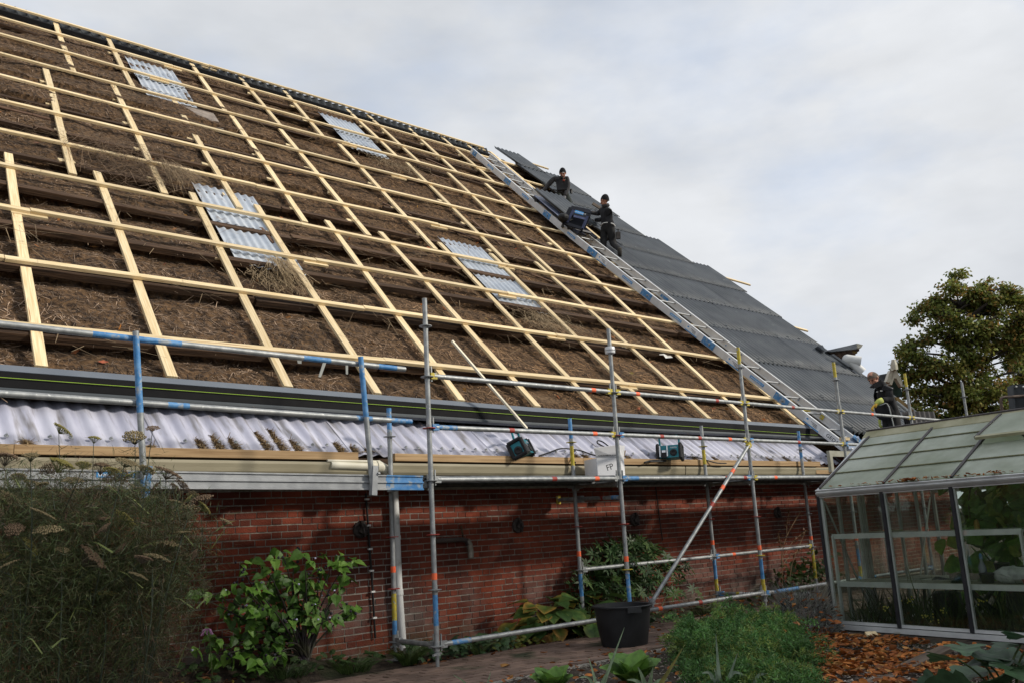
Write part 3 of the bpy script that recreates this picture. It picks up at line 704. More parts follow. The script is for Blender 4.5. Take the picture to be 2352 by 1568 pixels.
# ---- fittings on the brick wall
def pipe(name, pts, r, m, parent=barn, n=12): 
    mb = MB(); mb.tube(pts, r, n); return smooth_by_angle(mb.build(name, m, parent), 50)
dp = MB(); dp.tube([(.375, 1.17, 1.72), (.395, 1.17, .62)], .044, 14); dp.tube([(.395, 1.17, .66), (.397, 1.17, .60)], .050, 14); dp.tube([(.396, 1.17, .63), (.43, 1.17, .05)], .043, 14)
dp.tube([(.385, 1.17, 1.21), (.386, 1.17, 1.17)], .049, 14)
smooth_by_angle(dp.build('downpipe', whitep, barn))
pipe('wall_cable', [(.05, 1.215, 1.66), (.07, 1.215, 1.3), (.10, 1.215, .8), (.125, 1.215, .2)], .011, cable_m)
for zz_ in (1.60, 1.33, 1.09, .87, .66, .40):
    mb = MB(); mb.box((.05 + .075 * (1.66 - zz_) / 1.46, 1.205, zz_), (.045, .03, .018)); mb.build('cable_clip', whitep, barn)
pipe('wall_cable', [(4.78, 1.222, 1.70), (4.80, 1.222, 1.3), (4.83, 1.222, .95)], .007, cable_m)
for (x, z) in ((-.02, 1.29), (2.17, 1.25), (4.29, 1.25), (7.75, 1.24)):
    mb = MB(); mb.lathe((x, 1.235, z), [(.085, 0), (.085, .025), (.066, .035), (.05, .02)], 18, axis=(0, -1, 0)); mb.box((x, 1.20, z), (.05, .03, .07), Matrix.Rotation(.6, 3, 'Y'))
    mb.box((x + .01, 1.2, z + .01), (.02, .05, .17), Matrix.Rotation(-.25, 3, 'Y'))
    smooth_by_angle(mb.build('wall_anchor', mat('rust_iron', (.03, .022, .02), (.09, .075, .068), 20, .9, bump=.3), barn))
pipe('tap_pipe', [(.92, 1.20, 1.13), (1.25, 1.17, 1.13), (1.32, 1.16, 1.115), (1.345, 1.16, 1.07)], .028, mat('brown_pipe', (.04, .03, .028), (.08, .06, .05), 8, .7))
pipe('tap_nozzle', [(1.335, 1.16, 1.12), (1.365, 1.155, 1.07), (1.375, 1.155, .99), (1.37, 1.15, .92)], .034, mat('worn_brass', (.16, .14, .11), (.30, .27, .22), 14, .5, metal=.3))
pipe('tap_pipe', [(1.29, 1.20, 1.28), (1.30, 1.18, 1.12)], .012, oldwood)
# white plastic scrap caught on the slope
mb = MB()
q = [roof(*onroof((2100 + u / 3.0154) * .604938, (1000 + v / 3.0154) * .604938, -.09), -.09 + c_) for u, v, c_ in ((1208, 1020, .01), (1260, 1026, .03), (1325, 1035, .0), (1365, 1085, .02), (1290, 1082, .0), (1255, 1062, .03), (1215, 1050, .01))]
mb.add(q + [v + RN_ * -.004 for v in q], [(0, 1, 6), (1, 2, 5, 6), (2, 3, 4, 5), (7, 13, 8), (8, 13, 12, 9), (9, 12, 11, 10)])
tag(mb.build('plastic_scrap', whitep), 'torn scrap of white plastic lying on the thatch under a batten', 'plastic scrap')
# ================================================================== SCAFFOLD
PX = [0.0, 2.677, 5.303, 7.853, 10.246, 12.589, 15.0]
IY = .718
ring = lambda k: .20 + .5 * k
scaf = thing('scaffold', (0, 0, 0), 'galvanised tube scaffold with rosette posts, guard rails and colour marks along the brick wall', 'scaffold')
ros = MB(); ros.lathe((0, 0, -.005), [(.026, 0), (.062, 0), (.064, .003), (.064, .008), (.026, .010)], 16); 
def rosette_mesh(m, nm): return ros.mesh('rosette', m, smooth=False)
ros_g, ros_r, ros_y = rosette_mesh(galv, 'g'), rosette_mesh(redp, 'r'), rosette_mesh(yellowp, 'y')
tape = MB(); tape.lathe((0, 0, -.03), [(.0262, 0), (.0262, .06)], 14, cap=False); tape_me = tape.mesh('tape', orange_t, True)
def post(x, y, z0, ztop, marks, foot=True, tapes=(), rosk=(0, 1, 2, 3, 4, 5, 6), redk=(), yelk=(), collar=None):
    mb = MB(); zs = [z0 + (.16 if foot else 0), ztop]
    cuts = sorted(set([zs[0]] + [c for m in marks for c in m[:2]] + [zs[1]]))
    for a, b in zip(cuts[:-1], cuts[1:]):
        mi = 0
        for m in marks:
            if m[0] - 1e-6 <= a and b <= m[1] + 1e-6: mi = m[2]
        top = b == zs[1]
        mb.tube([(x, y, a), (x, y, b)], .0242, 14, cap=True, mi=mi)
    mb.tube([(x, y, ztop - .30), (x, y, ztop - .285)], .0275, 14, mi=0)
    for z in rosk:
        if z0 < ring(z) < ztop: mb.tube([(x, y, ring(z) - .045), (x, y, ring(z) + .045)], .0258, 14, mi=0)
    p = smooth_by_angle(mb.build('post', [galv, bluep, yellowp, redp], scaf))
    for k in rosk:
        if z0 < ring(k) < ztop: link('rosette', ros_r if k in redk else ros_y if k in yelk else ros_g, p, Matrix.Translation((x, y, ring(k))))
    for z in tapes: link('tape', tape_me, p, Matrix.Translation((x, y, z)))
    if foot:
        j = MB(); j.tube([(x, y, z0 + .006), (x, y, z0 + .25)], .0175, 12); j.box((x, y, z0 + .003), (.15, .15, .006))
        j.lathe((x, y, z0 + .115), [(.03, 0), (.03, .03), (.02, .034)], 12); j.box((x, y, z0 + .13), (.17, .018, .016), Matrix.Rotation(.5, 3, 'Z'))
        smooth_by_angle(j.build('base_jack', galv, scaf))
    if collar:
        cmb = MB(); cmb.lathe((x, y, collar - .035), [(.03, 0), (.058, 0), (.06, .01), (.06, .065), (.055, .075), (.03, .075)], 18); smooth_by_angle(cmb.build('collar', alu, p))
    return p
TOP = ring(6) + .28
post(PX[0], 0, .0, TOP, [(.38, .66, 1)], tapes=(.82,), redk=(2, 4))
post(PX[1], 0, .0, ring(6) + .26, [(.26, .30, 1), (.33, .66, 1)], tapes=(.815,), redk=(2, 4), yelk=(1,), collar=ring(6))
post(PX[2], 0, .0, TOP, [(.24, .40, 2), (.40, .66, 1), (ring(6), TOP, 2)], tapes=(.80,), redk=(2,), yelk=(1,))
post(PX[3], 0, .0, TOP, [(.24, .40, 2), (.40, .67, 1), (ring(6) + .02, TOP, 2)], tapes=(.80,))
post(PX[4], 0, .0, TOP, [(ring(6), TOP, 2)], tapes=(.80,))
post(PX[5], 0, .0, TOP, [], tapes=(.80,))
post(PX[6], 0, .0, TOP, [(ring(6), TOP, 2)], tapes=(.80,))
IT = ring(4) + .29
post(.03, IY, .03, IT, [(.27, .40, 1), (.40, .70, 2), (ring(4) + .0, IT, 1)], tapes=(.885,), rosk=(0, 1, 2, 3, 4), redk=(1, 2))
post(PX[1] - .02, IY, .03, IT, [(.40, .66, 1), (1.92, 2.2, 2), (ring(4) + .02, IT, 1)], tapes=(.885, ), rosk=(1, 2, 3, 4), redk=(2,), yelk=(4,))
post(PX[2] - .03, IY, .03, IT, [(.22, .40, 2), (.40, .69, 1), (1.95, 2.2, 2)], tapes=(.885,), rosk=(0, 1, 2, 3, 4), redk=(2,), yelk=(4,))
post(PX[3] - .05, IY, .03, IT, [(.22, .67, 2), (2.05, IT, 1)], tapes=(.83,), rosk=(1, 2, 3, 4))
post(PX[4] - .05, IY, .03, IT, [], tapes=(.83,), rosk=(1, 2, 3, 4))
tape_o = MB(); tape_o.lathe((0, 0, -.035), [(.0252, 0), (.0252, .07)], 14, cap=False)
tape_or, tape_rd, tape_bl = tape_o.mesh('tape', orange_t, True), tape_o.mesh('tape', redp, True), None
tape_o2 = MB(); tape_o2.lathe((0, 0, -.11), [(.0249, 0), (.0249, .22)], 14, cap=False); tape_bl = tape_o2.mesh('paint_mark', bluep, True)
def ledger(a, b, tapes=(), r=.0242, wedge=(2, 2), name='ledger', blue=()):
    a, b = Vector(a), Vector(b); d = (b - a).normalized(); mb = MB()
    mb.tube([a + d * .075, b - d * .075], r, 14)
    for e, sgn, mi in ((a, 1, wedge[0]), (b, -1, wedge[1])):
        q = e + d * sgn * .07; R = frame_of(d)
        mb.box(q, (.075, .042, .062), R, mi); mb.box(q + Vector((0, 0, .02)) - d * sgn * .02, (.012, .014, .15), R, 0)
    o = smooth_by_angle(mb.build(name, [galv, bluep, yellowp, redp], scaf))
    R = d.to_track_quat('Z', 'Y').to_matrix().to_4x4()
    for t, m in tapes: link('tape', m, o, Matrix.Translation(a + d * t) @ R)
    for t in blue: link('paint_mark', tape_bl, o, Matrix.Translation(a + d * t) @ R)
    return o
OR, RD = tape_or, tape_rd
for k in (4, 5):
    for i in range(6):
        tp = {(5, 0): [(2.33, OR)], (5, 1): [(.42, OR), (2.0, RD)], (5, 2): [(1.2, RD)], (5, 3): [(1.0, OR)], (4, 0): [(2.30, OR), (1.05, RD)], (4, 1): [(1.55, RD), (.8, RD), (2.2, OR)], (4, 2): [(1.25, RD)], (4, 3): [(.9, RD)]}.get((k, i), [(1.7, RD)])
        ledger((PX[i], 0, ring(k) + .01), (PX[i + 1], 0, ring(k) + .01), tp, wedge=((2, 2) if k == 5 else (1, 2)), blue=((.22,) if (k, i) == (4, 0) else ()), name='guard_rail')
for i in range(6):
    ledger((PX[i], 0, ring(3) + .01), (PX[i + 1], 0, ring(3) + .01), {0: [(2.28, OR), (1.62, RD)], 1: [(2.05, OR), (2.45, RD)], 2: [(.55, OR)]}.get(i, []), wedge=((0, 0), (1, 1), (2, 2))[min(i, 2)], blue=((.2,) if i == 1 else ()))
    ledger((PX[i], IY, ring(3) - .02), (PX[i + 1], IY, ring(3) - .02), (), wedge=(0, 0)) if i < 4 else None
ledger((PX[0], 0, ring(0) + .01), (PX[1], 0, ring(0) + .01), (), wedge=(0, 0), blue=(.28,))
ledger((PX[1], 0, ring(0) + .03), (PX[2], 0, ring(0) + .03), [(.50, OR), (1.25, RD)], wedge=(0, 0))
ledger((PX[2], 0, ring(0) + .02), (PX[3], 0, ring(0) + .02), (), wedge=(1, 1), blue=(.3, .5, .7))
ledger((PX[3], 0, ring(0) + .02), (PX[4], 0, ring(0) + .02), (), wedge=(1, 1), blue=(.3,))
ledger((PX[1] - .02, IY, ring(1)), (PX[2] - .03, IY, ring(1)), (), wedge=(0, 0))
ledger((PX[2] - .03, IY, ring(1)), (PX[3] - .05, IY, ring(1) + .01), [(.45, OR)], wedge=(1, 2))
ledger((.03, IY, ring(0) + .01), (PX[0], 0, ring(0) + .01), (), wedge=(0, 0), name='transom')
o = ledger((PX[2] - .03, IY, ring(0) + .01), (PX[2], 0, ring(0) + .01), (), wedge=(1, 2), name='transom')
mb = MB(); mb.tube([(PX[2] - .02, .40, ring(0) + .01), (PX[2] - .02, .14, ring(0) + .01)], .0252, 12); mb.build('sticker', whitep, o)
vdir = Vector((0, -1, 0))
text_mesh('AFIX', .052, ink, (PX[2] - .047, .24, ring(0) + .018), (0, -1, 0), (0, 0, 1), o, width=.15)
mb = MB(); mb.tube([(PX[2] - .02, .41, ring(0) + .01), (PX[2] - .02, .36, ring(0) + .01)], .0256, 12); mb.build('sticker', yellowp, o)
for i in range(7):
    ledger((PX[i], 0, ring(3) - .03), (PX[i] - .02, IY, ring(3) - .03), (), wedge=(0, 0), name='transom')
mb = MB(); mb.tube([(2.80, 1.14, 1.535), (2.68, .02, 1.50)], .0242, 12, mi=0); mb.tube([(2.81, 1.16, 1.537), (2.795, .98, 1.53)], .026, 12, mi=2); mb.box((2.80, 1.15, 1.535), (.05, .03, .10), None, 2)
mb.tube([(2.72, .37, 1.511), (2.71, .30, 1.51)], .0256, 12, mi=3); mb.tube([(2.69, .15, 1.504), (2.682, .04, 1.50)], .0255, 12, mi=1)
mb.box((2.755, .72, 1.52), (.06, .06, .08), None, 0)
smooth_by_angle(mb.build('wall_tube', [galv, bluep, yellowp, redp], scaf))
o = ledger((PX[2] - .02, -.055, ring(4) - .02), (2.93, -.055, ring(0) + .07), [(.95, OR), (1.28, RD), (.62, OR)], wedge=(2, 0), name='diagonal_brace', r=.0235)
# deck planks: ribbed steel
for i in range(6):
    for j in range(2):
        mb = MB(); x0, x1 = PX[i] + .03, PX[i + 1] - .03; y0 = .05 + j * .325; 
        mb.box(((x0 + x1) / 2, y0 + .16, ring(3) + .045), (x1 - x0, .315, .012)); 
        for e in (.008, .312): mb.box(((x0 + x1) / 2, y0 + e, ring(3) + .012), (x1 - x0, .012, .062))
        for e in (.11, .21): mb.box(((x0 + x1) / 2, y0 + e, ring(3) + .030), (x1 - x0, .02, .02))
        mb.build('deck_plank', mat('dull_steel', (.10, .11, .115), (.19, .20, .205), 12, .6, metal=.3), scaf)
# U-shaped end frame at the ladder
mb = MB(); a, b, c_ = aty(1916, 1100, .02), aty(1904, 1036, .02), aty(2030, 1042, .02)
gf = MB(); gf.box(((a.x + b.x) / 2 - .02, .02, (1.79 + b.z) / 2), (.075, .05, b.z - 1.79)); gf.box(((b.x + c_.x) / 2, .025, b.z - .03), (c_.x - b.x + .05, .045, .085)); gf.box((c_.x, .02, (1.79 + b.z) / 2), (.075, .05, b.z - 1.79))
tag(gf.build('end_frame', mat('mossy_frame', (.30, .29, .22), (.42, .41, .34), 5, .6)), 'pale mossy U-shaped timber frame standing on the scaffold deck by the ladder foot', 'frame')

# ================================================================== ALUMINIUM WALKWAY WITH RAIL, LEFT
walk = thing('walkway', (-2.0, 0, 1.62), 'aluminium walkway beam with blue-painted posts and two guard rails left of the scaffold', 'walkway')
mb = MB()
def wz(x): return float(np.interp(x, [-7, -3.65, -.11], [.10, .058, 0]))
mb.extr([(-.03, 1.747), (-.03, 1.735), (-.018, 1.735), (-.018, 1.692), (-.034, 1.688), (-.034, 1.676), (-.02, 1.672), (-.02, 1.632), (-.034, 1.626), (-.034, 1.612), (.02, 1.612), (.02, 1.747)], [-7, -3.6, -.52], None, lambda x, a, b: Vector((x, a, b + wz(x))), 0)
mb.extr([(-.03, 1.747), (-.03, 1.735), (-.018, 1.735), (-.018, 1.692), (-.034, 1.688), (-.034, 1.676), (-.02, 1.672), (-.02, 1.632), (-.034, 1.626), (-.034, 1.612), (.02, 1.612), (.02, 1.747)], [-.519, -.11], None, lambda x, a, b: Vector((x, a, b + wz(x))), 1)
mb.extr([(.02, 1.72), (.02, 1.70), (.60, 1.70), (.60, 1.72)], [-7, -.12], None, lambda x, a, b: Vector((x, a, b + wz(x))), 0)
bm_ = mb.build('beam', [alu_dull, bluep], walk)
la, lb_ = aty(223, 1088, -.035), aty(311, 1095, -.035); lm_ = (la + lb_) / 2; lm_.z = 1.714 + wz(lm_.x); lw_ = (lb_ - la).length
mb = MB(); mb.box((lm_.x, -.0205, lm_.z), (lw_, .004, .042), Matrix.Rotation(.016, 3, 'Y')); lb = mb.build('label', blue_lbl, bm_)
text_mesh('www.bertkip.nl', .05, white_ink, (lm_.x, -.0245, lm_.z), (1, 0, -.016), (0, 0, 1), bm_, width=lw_ * .92)
def rpipe(name, pts, cuts):
    """pipe along pts[0]..pts[1], cuts = [(from fraction, to fraction, material index)]"""
    a, b = Vector(pts[0]), Vector(pts[1]); mb = MB(); ed = sorted({0., 1.} | {c for q in cuts for c in q[:2]})
    for u, v in zip(ed[:-1], ed[1:]):
        mi = next((q[2] for q in cuts if q[0] <= u + 1e-6 and v <= q[1] + 1e-6), 0)
        mb.tube([a.lerp(b, u), a.lerp(b, v)], .0245, 14, mi=mi)
    return smooth_by_angle(mb.build(name, [galv, bluep, alu_dull], walk))
rpipe('guard_rail', [(-7, -.02, 2.865), (-.275, -.02, 2.748)], [(.58, .68, 1), (.84, .88, 1), (.955, .985, 1)])
rpipe('guard_rail', [(-7, -.02, 2.385), (-.22, -.02, 2.250)], [(.66, .685, 1), (.91, .935, 1), (.965, 1., 1)])
rpipe('rail_post', [(-2.797, -.062, 2.842), (-2.69, -.052, 1.60)], [(.0, .03, 0), (.03, .50, 1), (.90, 1., 1)])
rpipe('rail_post', [(-.79, -.062, 2.818), (-.69, -.06, 1.62)], [(.0, .46, 1)])
mb = MB(); mb.box((-.685, -.07, 1.70), (.055, .05, .26), Matrix.Rotation(.08, 3, 'Y')); mb.tube([(-.66, -.10, 1.76), (-.64, -.10, 1.76)], .012, 8); mb.build('rail_socket', alu_dull, walk)
mb = MB(); mb.box((-2.685, -.055, 1.70), (.055, .05, .24), Matrix.Rotation(.08, 3, 'Y')); mb.build('rail_socket', bluep, walk)
for x, z, dx, dz, w in ((-1.42, 2.755, .02, .06, .05), (-1.15, 2.75, -.05, .16, .035), (-.93, 2.745, .01, .11, .028)):
    mb = MB(); p = Vector((x, -.03, z + .02)); mb.hexa([p, p + Vector((w, 0, 0)), p + Vector((w, .004, 0)), p + Vector((0, .004, 0)), p + Vector((dx, .01, -dz)), p + Vector((dx + w * .7, .01, -dz)), p + Vector((dx + w * .7, .014, -dz)), p + Vector((dx, .014, -dz))]); mb.build('tape_end', mat('grey_tape', (.30, .31, .29), (.40, .41, .38), 10, .6), walk)

# ================================================================== LADDER LIFT ON THE ROOF
lad = thing('ladder_lift', roof(9.5, -2.0, .1), 'aluminium ladder hoist with blue joint patches lying up the roof slope', 'ladder')
LW = .64
def lp(u, v, h):                                                # u across 0..1, v along slope (s), h height above battens
    x0 = float(np.interp(v, [-2.0, 1.5, 6.0, 9.0, 11.8], [9.03, 8.98, 9.06, 9.36, 9.66]))
    return roof(x0 + u * LW, v, h - .012)
vs_ = list(np.arange(-2.0, 11.81, 1.38))
def rail(u, nm):
    prof = [(-.022, .02), (.022, .02), (.022, .04), (.004, .045), (.004, .145), (.022, .15), (.022, .17), (-.022, .17), (-.026, .165), (-.026, .025)]
    if u: prof = [(-a, b) for a, b in prof][::-1]
    mb = MB(); mb.extr(prof, vs_, None, lambda v, a, b: lp(u, v, b) + RX_ * a); return mb.build('stile', alu, lad)
stL, stR = rail(0, 'l'), rail(1, 'r')
v = -1.75
while v < 11.6:
    mb = MB(); mb.tube([lp(0, v, .12) + RX_ * .004, lp(1, v, .12) - RX_ * .004], .017, 10); smooth_by_angle(mb.build('rung', alu_dull, lad)); v += .335 * 2 if False else .50
jn = [-.32, 1.58, 3.50, 5.45, 7.45, 9.55, 11.55]
for q in jn:
    mb = MB(); a = .16 if q < 11 else .11
    mb.hexa([lp(0, q - a, .035) - RX_ * .033, lp(0, q + a, .035) - RX_ * .033, lp(0, q + a, .035) - RX_ * .026, lp(0, q - a, .035) - RX_ * .026,
             lp(0, q - a, .163) - RX_ * .033, lp(0, q + a, .163) - RX_ * .033, lp(0, q + a, .163) - RX_ * .026, lp(0, q - a, .163) - RX_ * .026])
    pt = mb.build('joint_patch', bluep, lad)
    mb = MB(); mb.lathe(lp(0, q - .04, .10) - RX_ * .033, [(.022, 0), (.022, .012), (.01, .02)], 8, axis=(-1, 0, 0)); mb.lathe(lp(0, q + .12, .12) - RX_ * .033, [(.010, 0), (.010, .008)], 8, axis=(-1, 0, 0)); mb.build('bolt', galv, pt)
    if q < 4:
        mb = MB(); c_ = lp(1, q + .05, .09) - RX_ * .030; mb.hexa([c_ - RS_ * .12 - RN_ * .03, c_ + RS_ * .12 - RN_ * .03, c_ + RS_ * .12 - RN_ * .03 + RX_ * .004, c_ - RS_ * .12 - RN_ * .03 + RX_ * .004, c_ - RS_ * .12 + RN_ * .03, c_ + RS_ * .12 + RN_ * .03, c_ + RS_ * .12 + RN_ * .03 + RX_ * .004, c_ - RS_ * .12 + RN_ * .03 + RX_ * .004]) if q in (3.5,) else mb.lathe(c_, [(.014, 0), (.014, .006)], 8, axis=(-1, 0, 0)); mb.build('paint_mark', bluep, lad)
def lblock(v0, v1, h0, h1, m, nm='label'):
    mb = MB(); mb.hexa([lp(0, v0, h0) - RX_ * .031, lp(0, v1, h0) - RX_ * .031, lp(0, v1, h0) - RX_ * .026, lp(0, v0, h0) - RX_ * .026,
                        lp(0, v0, h1) - RX_ * .031, lp(0, v1, h1) - RX_ * .031, lp(0, v1, h1) - RX_ * .026, lp(0, v0, h1) - RX_ * .026]); return mb.build(nm, m, lad)
sd = lambda v: (lp(0, v - .1, 0) - lp(0, v + .1, 0))
for v in (.28, 2.55, 4.15, 6.30, 8.55, 10.55):
    l = lblock(v - .17, v + .17, .072, .122, blue_lbl); text_mesh('www.bertkip.nl', .045, white_ink, lp(0, v, .097) - RX_ * .034, sd(v), RN_, l, width=.30)
for v in (.88, 2.05, 5.05, -1.05):
    l = lblock(v - .17, v + .17, .05, .14, white_lbl)
    mb = MB(); 
    for i in range(3):
        c_ = lp(0, v - .03 - .02 * i, .115 - .022 * i) - RX_ * .033; mb.box(c_, (.002, .14 - .03 * i, .008), Matrix((RX_, RS_, RN_)).transposed())
    mb.box(lp(0, v + .12, .115) - RX_ * .033, (.002, .04, .025), Matrix((RX_, RS_, RN_)).transposed(), 1); mb.build('print', [ink, blue_lbl], l)
    lblock(v - .17, v + .17, .028, .046, blue_lbl, 'blue_stripe')
l = lblock(-1.68, -1.32, .05, .135, white_lbl); text_mesh('GEDA', .085, ink, lp(0, -1.5, .092) - RX_ * .034, sd(-1.5), RN_, l, width=.26)
for u, v in ((.5, -.62), (.97, -.82)):
    mb = MB(); mb.box(lp(u, v, .10), (.30 if u < .9 else .012, .07, .012 if u < .9 else .08), Matrix((RX_, RS_, RN_)).transposed()); mb.build('yellow_sticker', yellowp, lad)
# foot: drive unit in blue cloth
ft = MB(); c_ = aty(2000, 1012, .75)
p = lambda px, py, y: aty(px, py, y)
ft.hexa([p(1944, 1052, .55), p(1972, 1062, .55), p(1976, 1058, .95), p(1948, 1048, .95), p(1938, 1004, .55), p(1966, 1018, .55), p(1972, 1014, .95), p(1944, 1000, .95)], 0)
ft.build('lift_foot', alu, lad)
dr = thing('drive_unit', p(1965, 1045, .7), 'blue folded winch housing at the foot of the ladder lift behind the rail', 'winch')
m1 = MB(); m1.hexa([p(1950, 1030, .5), p(1984, 1034, .5), p(1984, 1034, .9), p(1950, 1030, .9), p(1946, 1008, .5), p(1972, 1000, .5), p(1972, 1000, .9), p(1946, 1008, .9)]); m1.build('housing', mat('pale_blue_casing', (.28, .36, .52), (.40, .48, .62), 6, .5), dr)
m1 = MB(); m1.hexa([p(1958, 1003, .46), p(1986, 1026, .46), p(1988, 1024, .95), p(1960, 1001, .95), p(1961, 999, .46), p(1990, 1022, .46), p(1992, 1020, .95), p(1963, 997, .95)]); m1.build('cover', bluep, dr)
m1 = MB(); m1.box(p(1940, 1007, .45), (.20, .08, .05)); tag(m1.build('wood_block', pine), 'short wooden block wedged at the ladder foot behind the rail', 'wood block')

# hoist carriage
car = thing('hoist_carriage', lp(.5, 6.9, .2), 'dark blue steel hoist carriage on the ladder between the two workers', 'hoist')
cw = lambda u, v, h: lp(u, v, h)
z2 = lambda x, y, w: atw((2060 + x / 5.6) * .604938, (720 + y / 5.6) * .604938, w)
w0 = float(np.dot(np.array(lp(.55, 6.05, .3)) - CAM_POS, _F))
navy = mat('navy_steel', (.007, .008, .014), (.014, .016, .026), 6, .4)
navyl = mat('blue_steel_bar', (.055, .07, .15), (.09, .11, .21), 6, .4)
A, B, C_, D_ = z2(440, 705, w0), z2(840, 840, w0), z2(1015, 480, w0 + .05), z2(605, 395, w0 + .05)
back = Vector((_F[0], _F[1], 0)).normalized() * .34
mb = MB()
def bar(mb, a, b, w, h, mi=0): mb.box((a + b) / 2, ((b - a).length, w, h), frame_of(b - a, Vector((-_F[0], -_F[1], .2))), mi)
bk = MB(); bk.hexa([A + back, B + back, B + back * 1.05, A + back * 1.05, D_ + back, C_ + back, C_ + back * 1.05, D_ + back * 1.05]); bk.build('back_plate', navy, car)
for a, b, w in ((A, B, .07), (B, C_, .06), (C_, D_, .10), (D_, A, .09)):
    mb = MB(); bar(mb, a, b, w, .045); bar(mb, a + back, b + back, w, .045); mb.build('frame_bar', navy, car)
for t in (0, 1):
    mb = MB(); bar(mb, (A, D_)[t], (A, D_)[t] + back, .04, .04); bar(mb, (B, C_)[t], (B, C_)[t] + back, .04, .04); mb.build('frame_bar', navy, car)
for q in ((520, 700, 660, 440), (660, 570, 915, 630), (955, 570, 850, 830)):
    mb = MB(); bar(mb, z2(q[0], q[1], w0 - .03), z2(q[2], q[3], w0 - .03), .055, .03); mb.build('stay', navyl, car)
mb = MB(); a, b = z2(690, 470, w0 - .01), z2(870, 520, w0 - .01); bar(mb, a, b, .075, .01); l = mb.build('name_plate', blue_lbl, car)
text_mesh('www.bertkip.nl', .05, white_ink, (a + b) / 2 + Vector((-_F[0], -_F[1], -_F[2])) * .02, b - a, D_ - A, l, width=.30)
mb = MB(); 
for u in (.05, .95):
    bar(mb, lp(u, 6.15, .22), lp(u, 8.3, .22), .06, .05)
for v in (6.4, 7.2, 8.2): bar(mb, lp(.0, v, .23), lp(1.0, v, .23), .05, .05)
mb.build('sledge', navy, car)
mb = MB(); mb.hexa([lp(-.02, 7.0, .25), lp(.98, 7.0, .25), lp(.98, 8.25, .25), lp(-.02, 8.25, .25), lp(-.02, 7.0, .27), lp(.98, 7.0, .27), lp(.98, 8.25, .27), lp(-.02, 8.25, .27)]); mb.build('load_tray', mat('pale_blue_tray', (.30, .36, .55), (.42, .48, .66), 4, .4), car)
mb = MB(); mb.hexa([lp(-.03, 6.4, .19), lp(.45, 6.15, .19), lp(.45, 6.5, .19), lp(-.03, 6.95, .19), lp(-.03, 6.4, .23), lp(.45, 6.15, .23), lp(.45, 6.5, .23), lp(-.03, 6.95, .23)]); mb.build('tail_plate', navy, car)
mb = MB(); mb.ball(z2(440, 600, w0 - .05), (.13, .13, .10)); mb.build('cover_bag', black_rub, car)
for u in (.0, 1.0):
    for v in (6.5, 8.1):
        mb = MB(); mb.lathe(lp(u, v, .20) - RX_ * .03, [(.05, 0), (.05, .05)], 12, axis=(1, 0, 0)); mb.build('wheel', black_rub, car)
# the sheets the carriage brings up
p0 = lp(0, 6.95, .36)
for i in range(4):
    o = link('grey_roofing_sheet', corr_mesh('loose_sheet', GP * 6 + .04, 1.5, GP, .024, sheet_m if i else mat('pale_sheet', (.20, .20, .19), (.33, .32, .30), 6, .6), t=.007, edge=sheetedge, n=8, rows=3), None,
         Matrix.Translation(lp(0, 6.72 + .02 * i, .335 + .016 * i) + RX_ * (.03 - .02 * i)) @ ROOFROT @ Matrix.Rotation(-.04 + .01 * i, 4, 'Z') @ Matrix.Rotation(.03, 4, 'X'))
    tag(o, ('pale bottom sheet of the small stack carried by the hoist', 'dark sheet just above the pale one in the hoist stack', 'dark sheet directly under the top one in the hoist stack', 'dark grey corrugated sheet on top of the stack carried by the hoist')[i], 'roofing sheet', 'sheets carried by the hoist')
# a short grey batten end standing up behind the worker
mb = MB(); bar(mb, z2(1060, 300, w0 + 3.2), z2(1230, 400, w0 + 3.2), .07, .05); tag(mb.build('grey_plank', mat('grey_plank_wood', (.10, .08, .06), (.19, .15, .12), 8, .8)), 'weathered grey plank end sticking up beyond the kneeling worker at the verge', 'plank')

# guide string
mb = MB(); mb.tube([(-7, 1.185, 2.572 + fdz(-7)), (-3.4, 1.185, 2.575 + fdz(-3.4)), (2.5, 1.185, 2.575), (9.2, 1.185, 2.52)], .0028, 6); tag(mb.build('guide_string', mat('lime_string', (.30, .46, .05), None, rough=.7)), 'thin lime green mason string stretched along the black box gutter', 'string')
# loose lath leaning over the eaves
beam_o = beam('loose_batten', aty(1038, 783, 1.10), aty(1210, 983, .93), .048, .022, mat('pale_lath', (.78, .70, .52), (.86, .79, .62), 6, .6, coord='O', stretch=(.4, 8, 8)), None, RN_)
tag(beam_o, 'thin pale loose lath lying down the slope over the box gutter', 'lath')

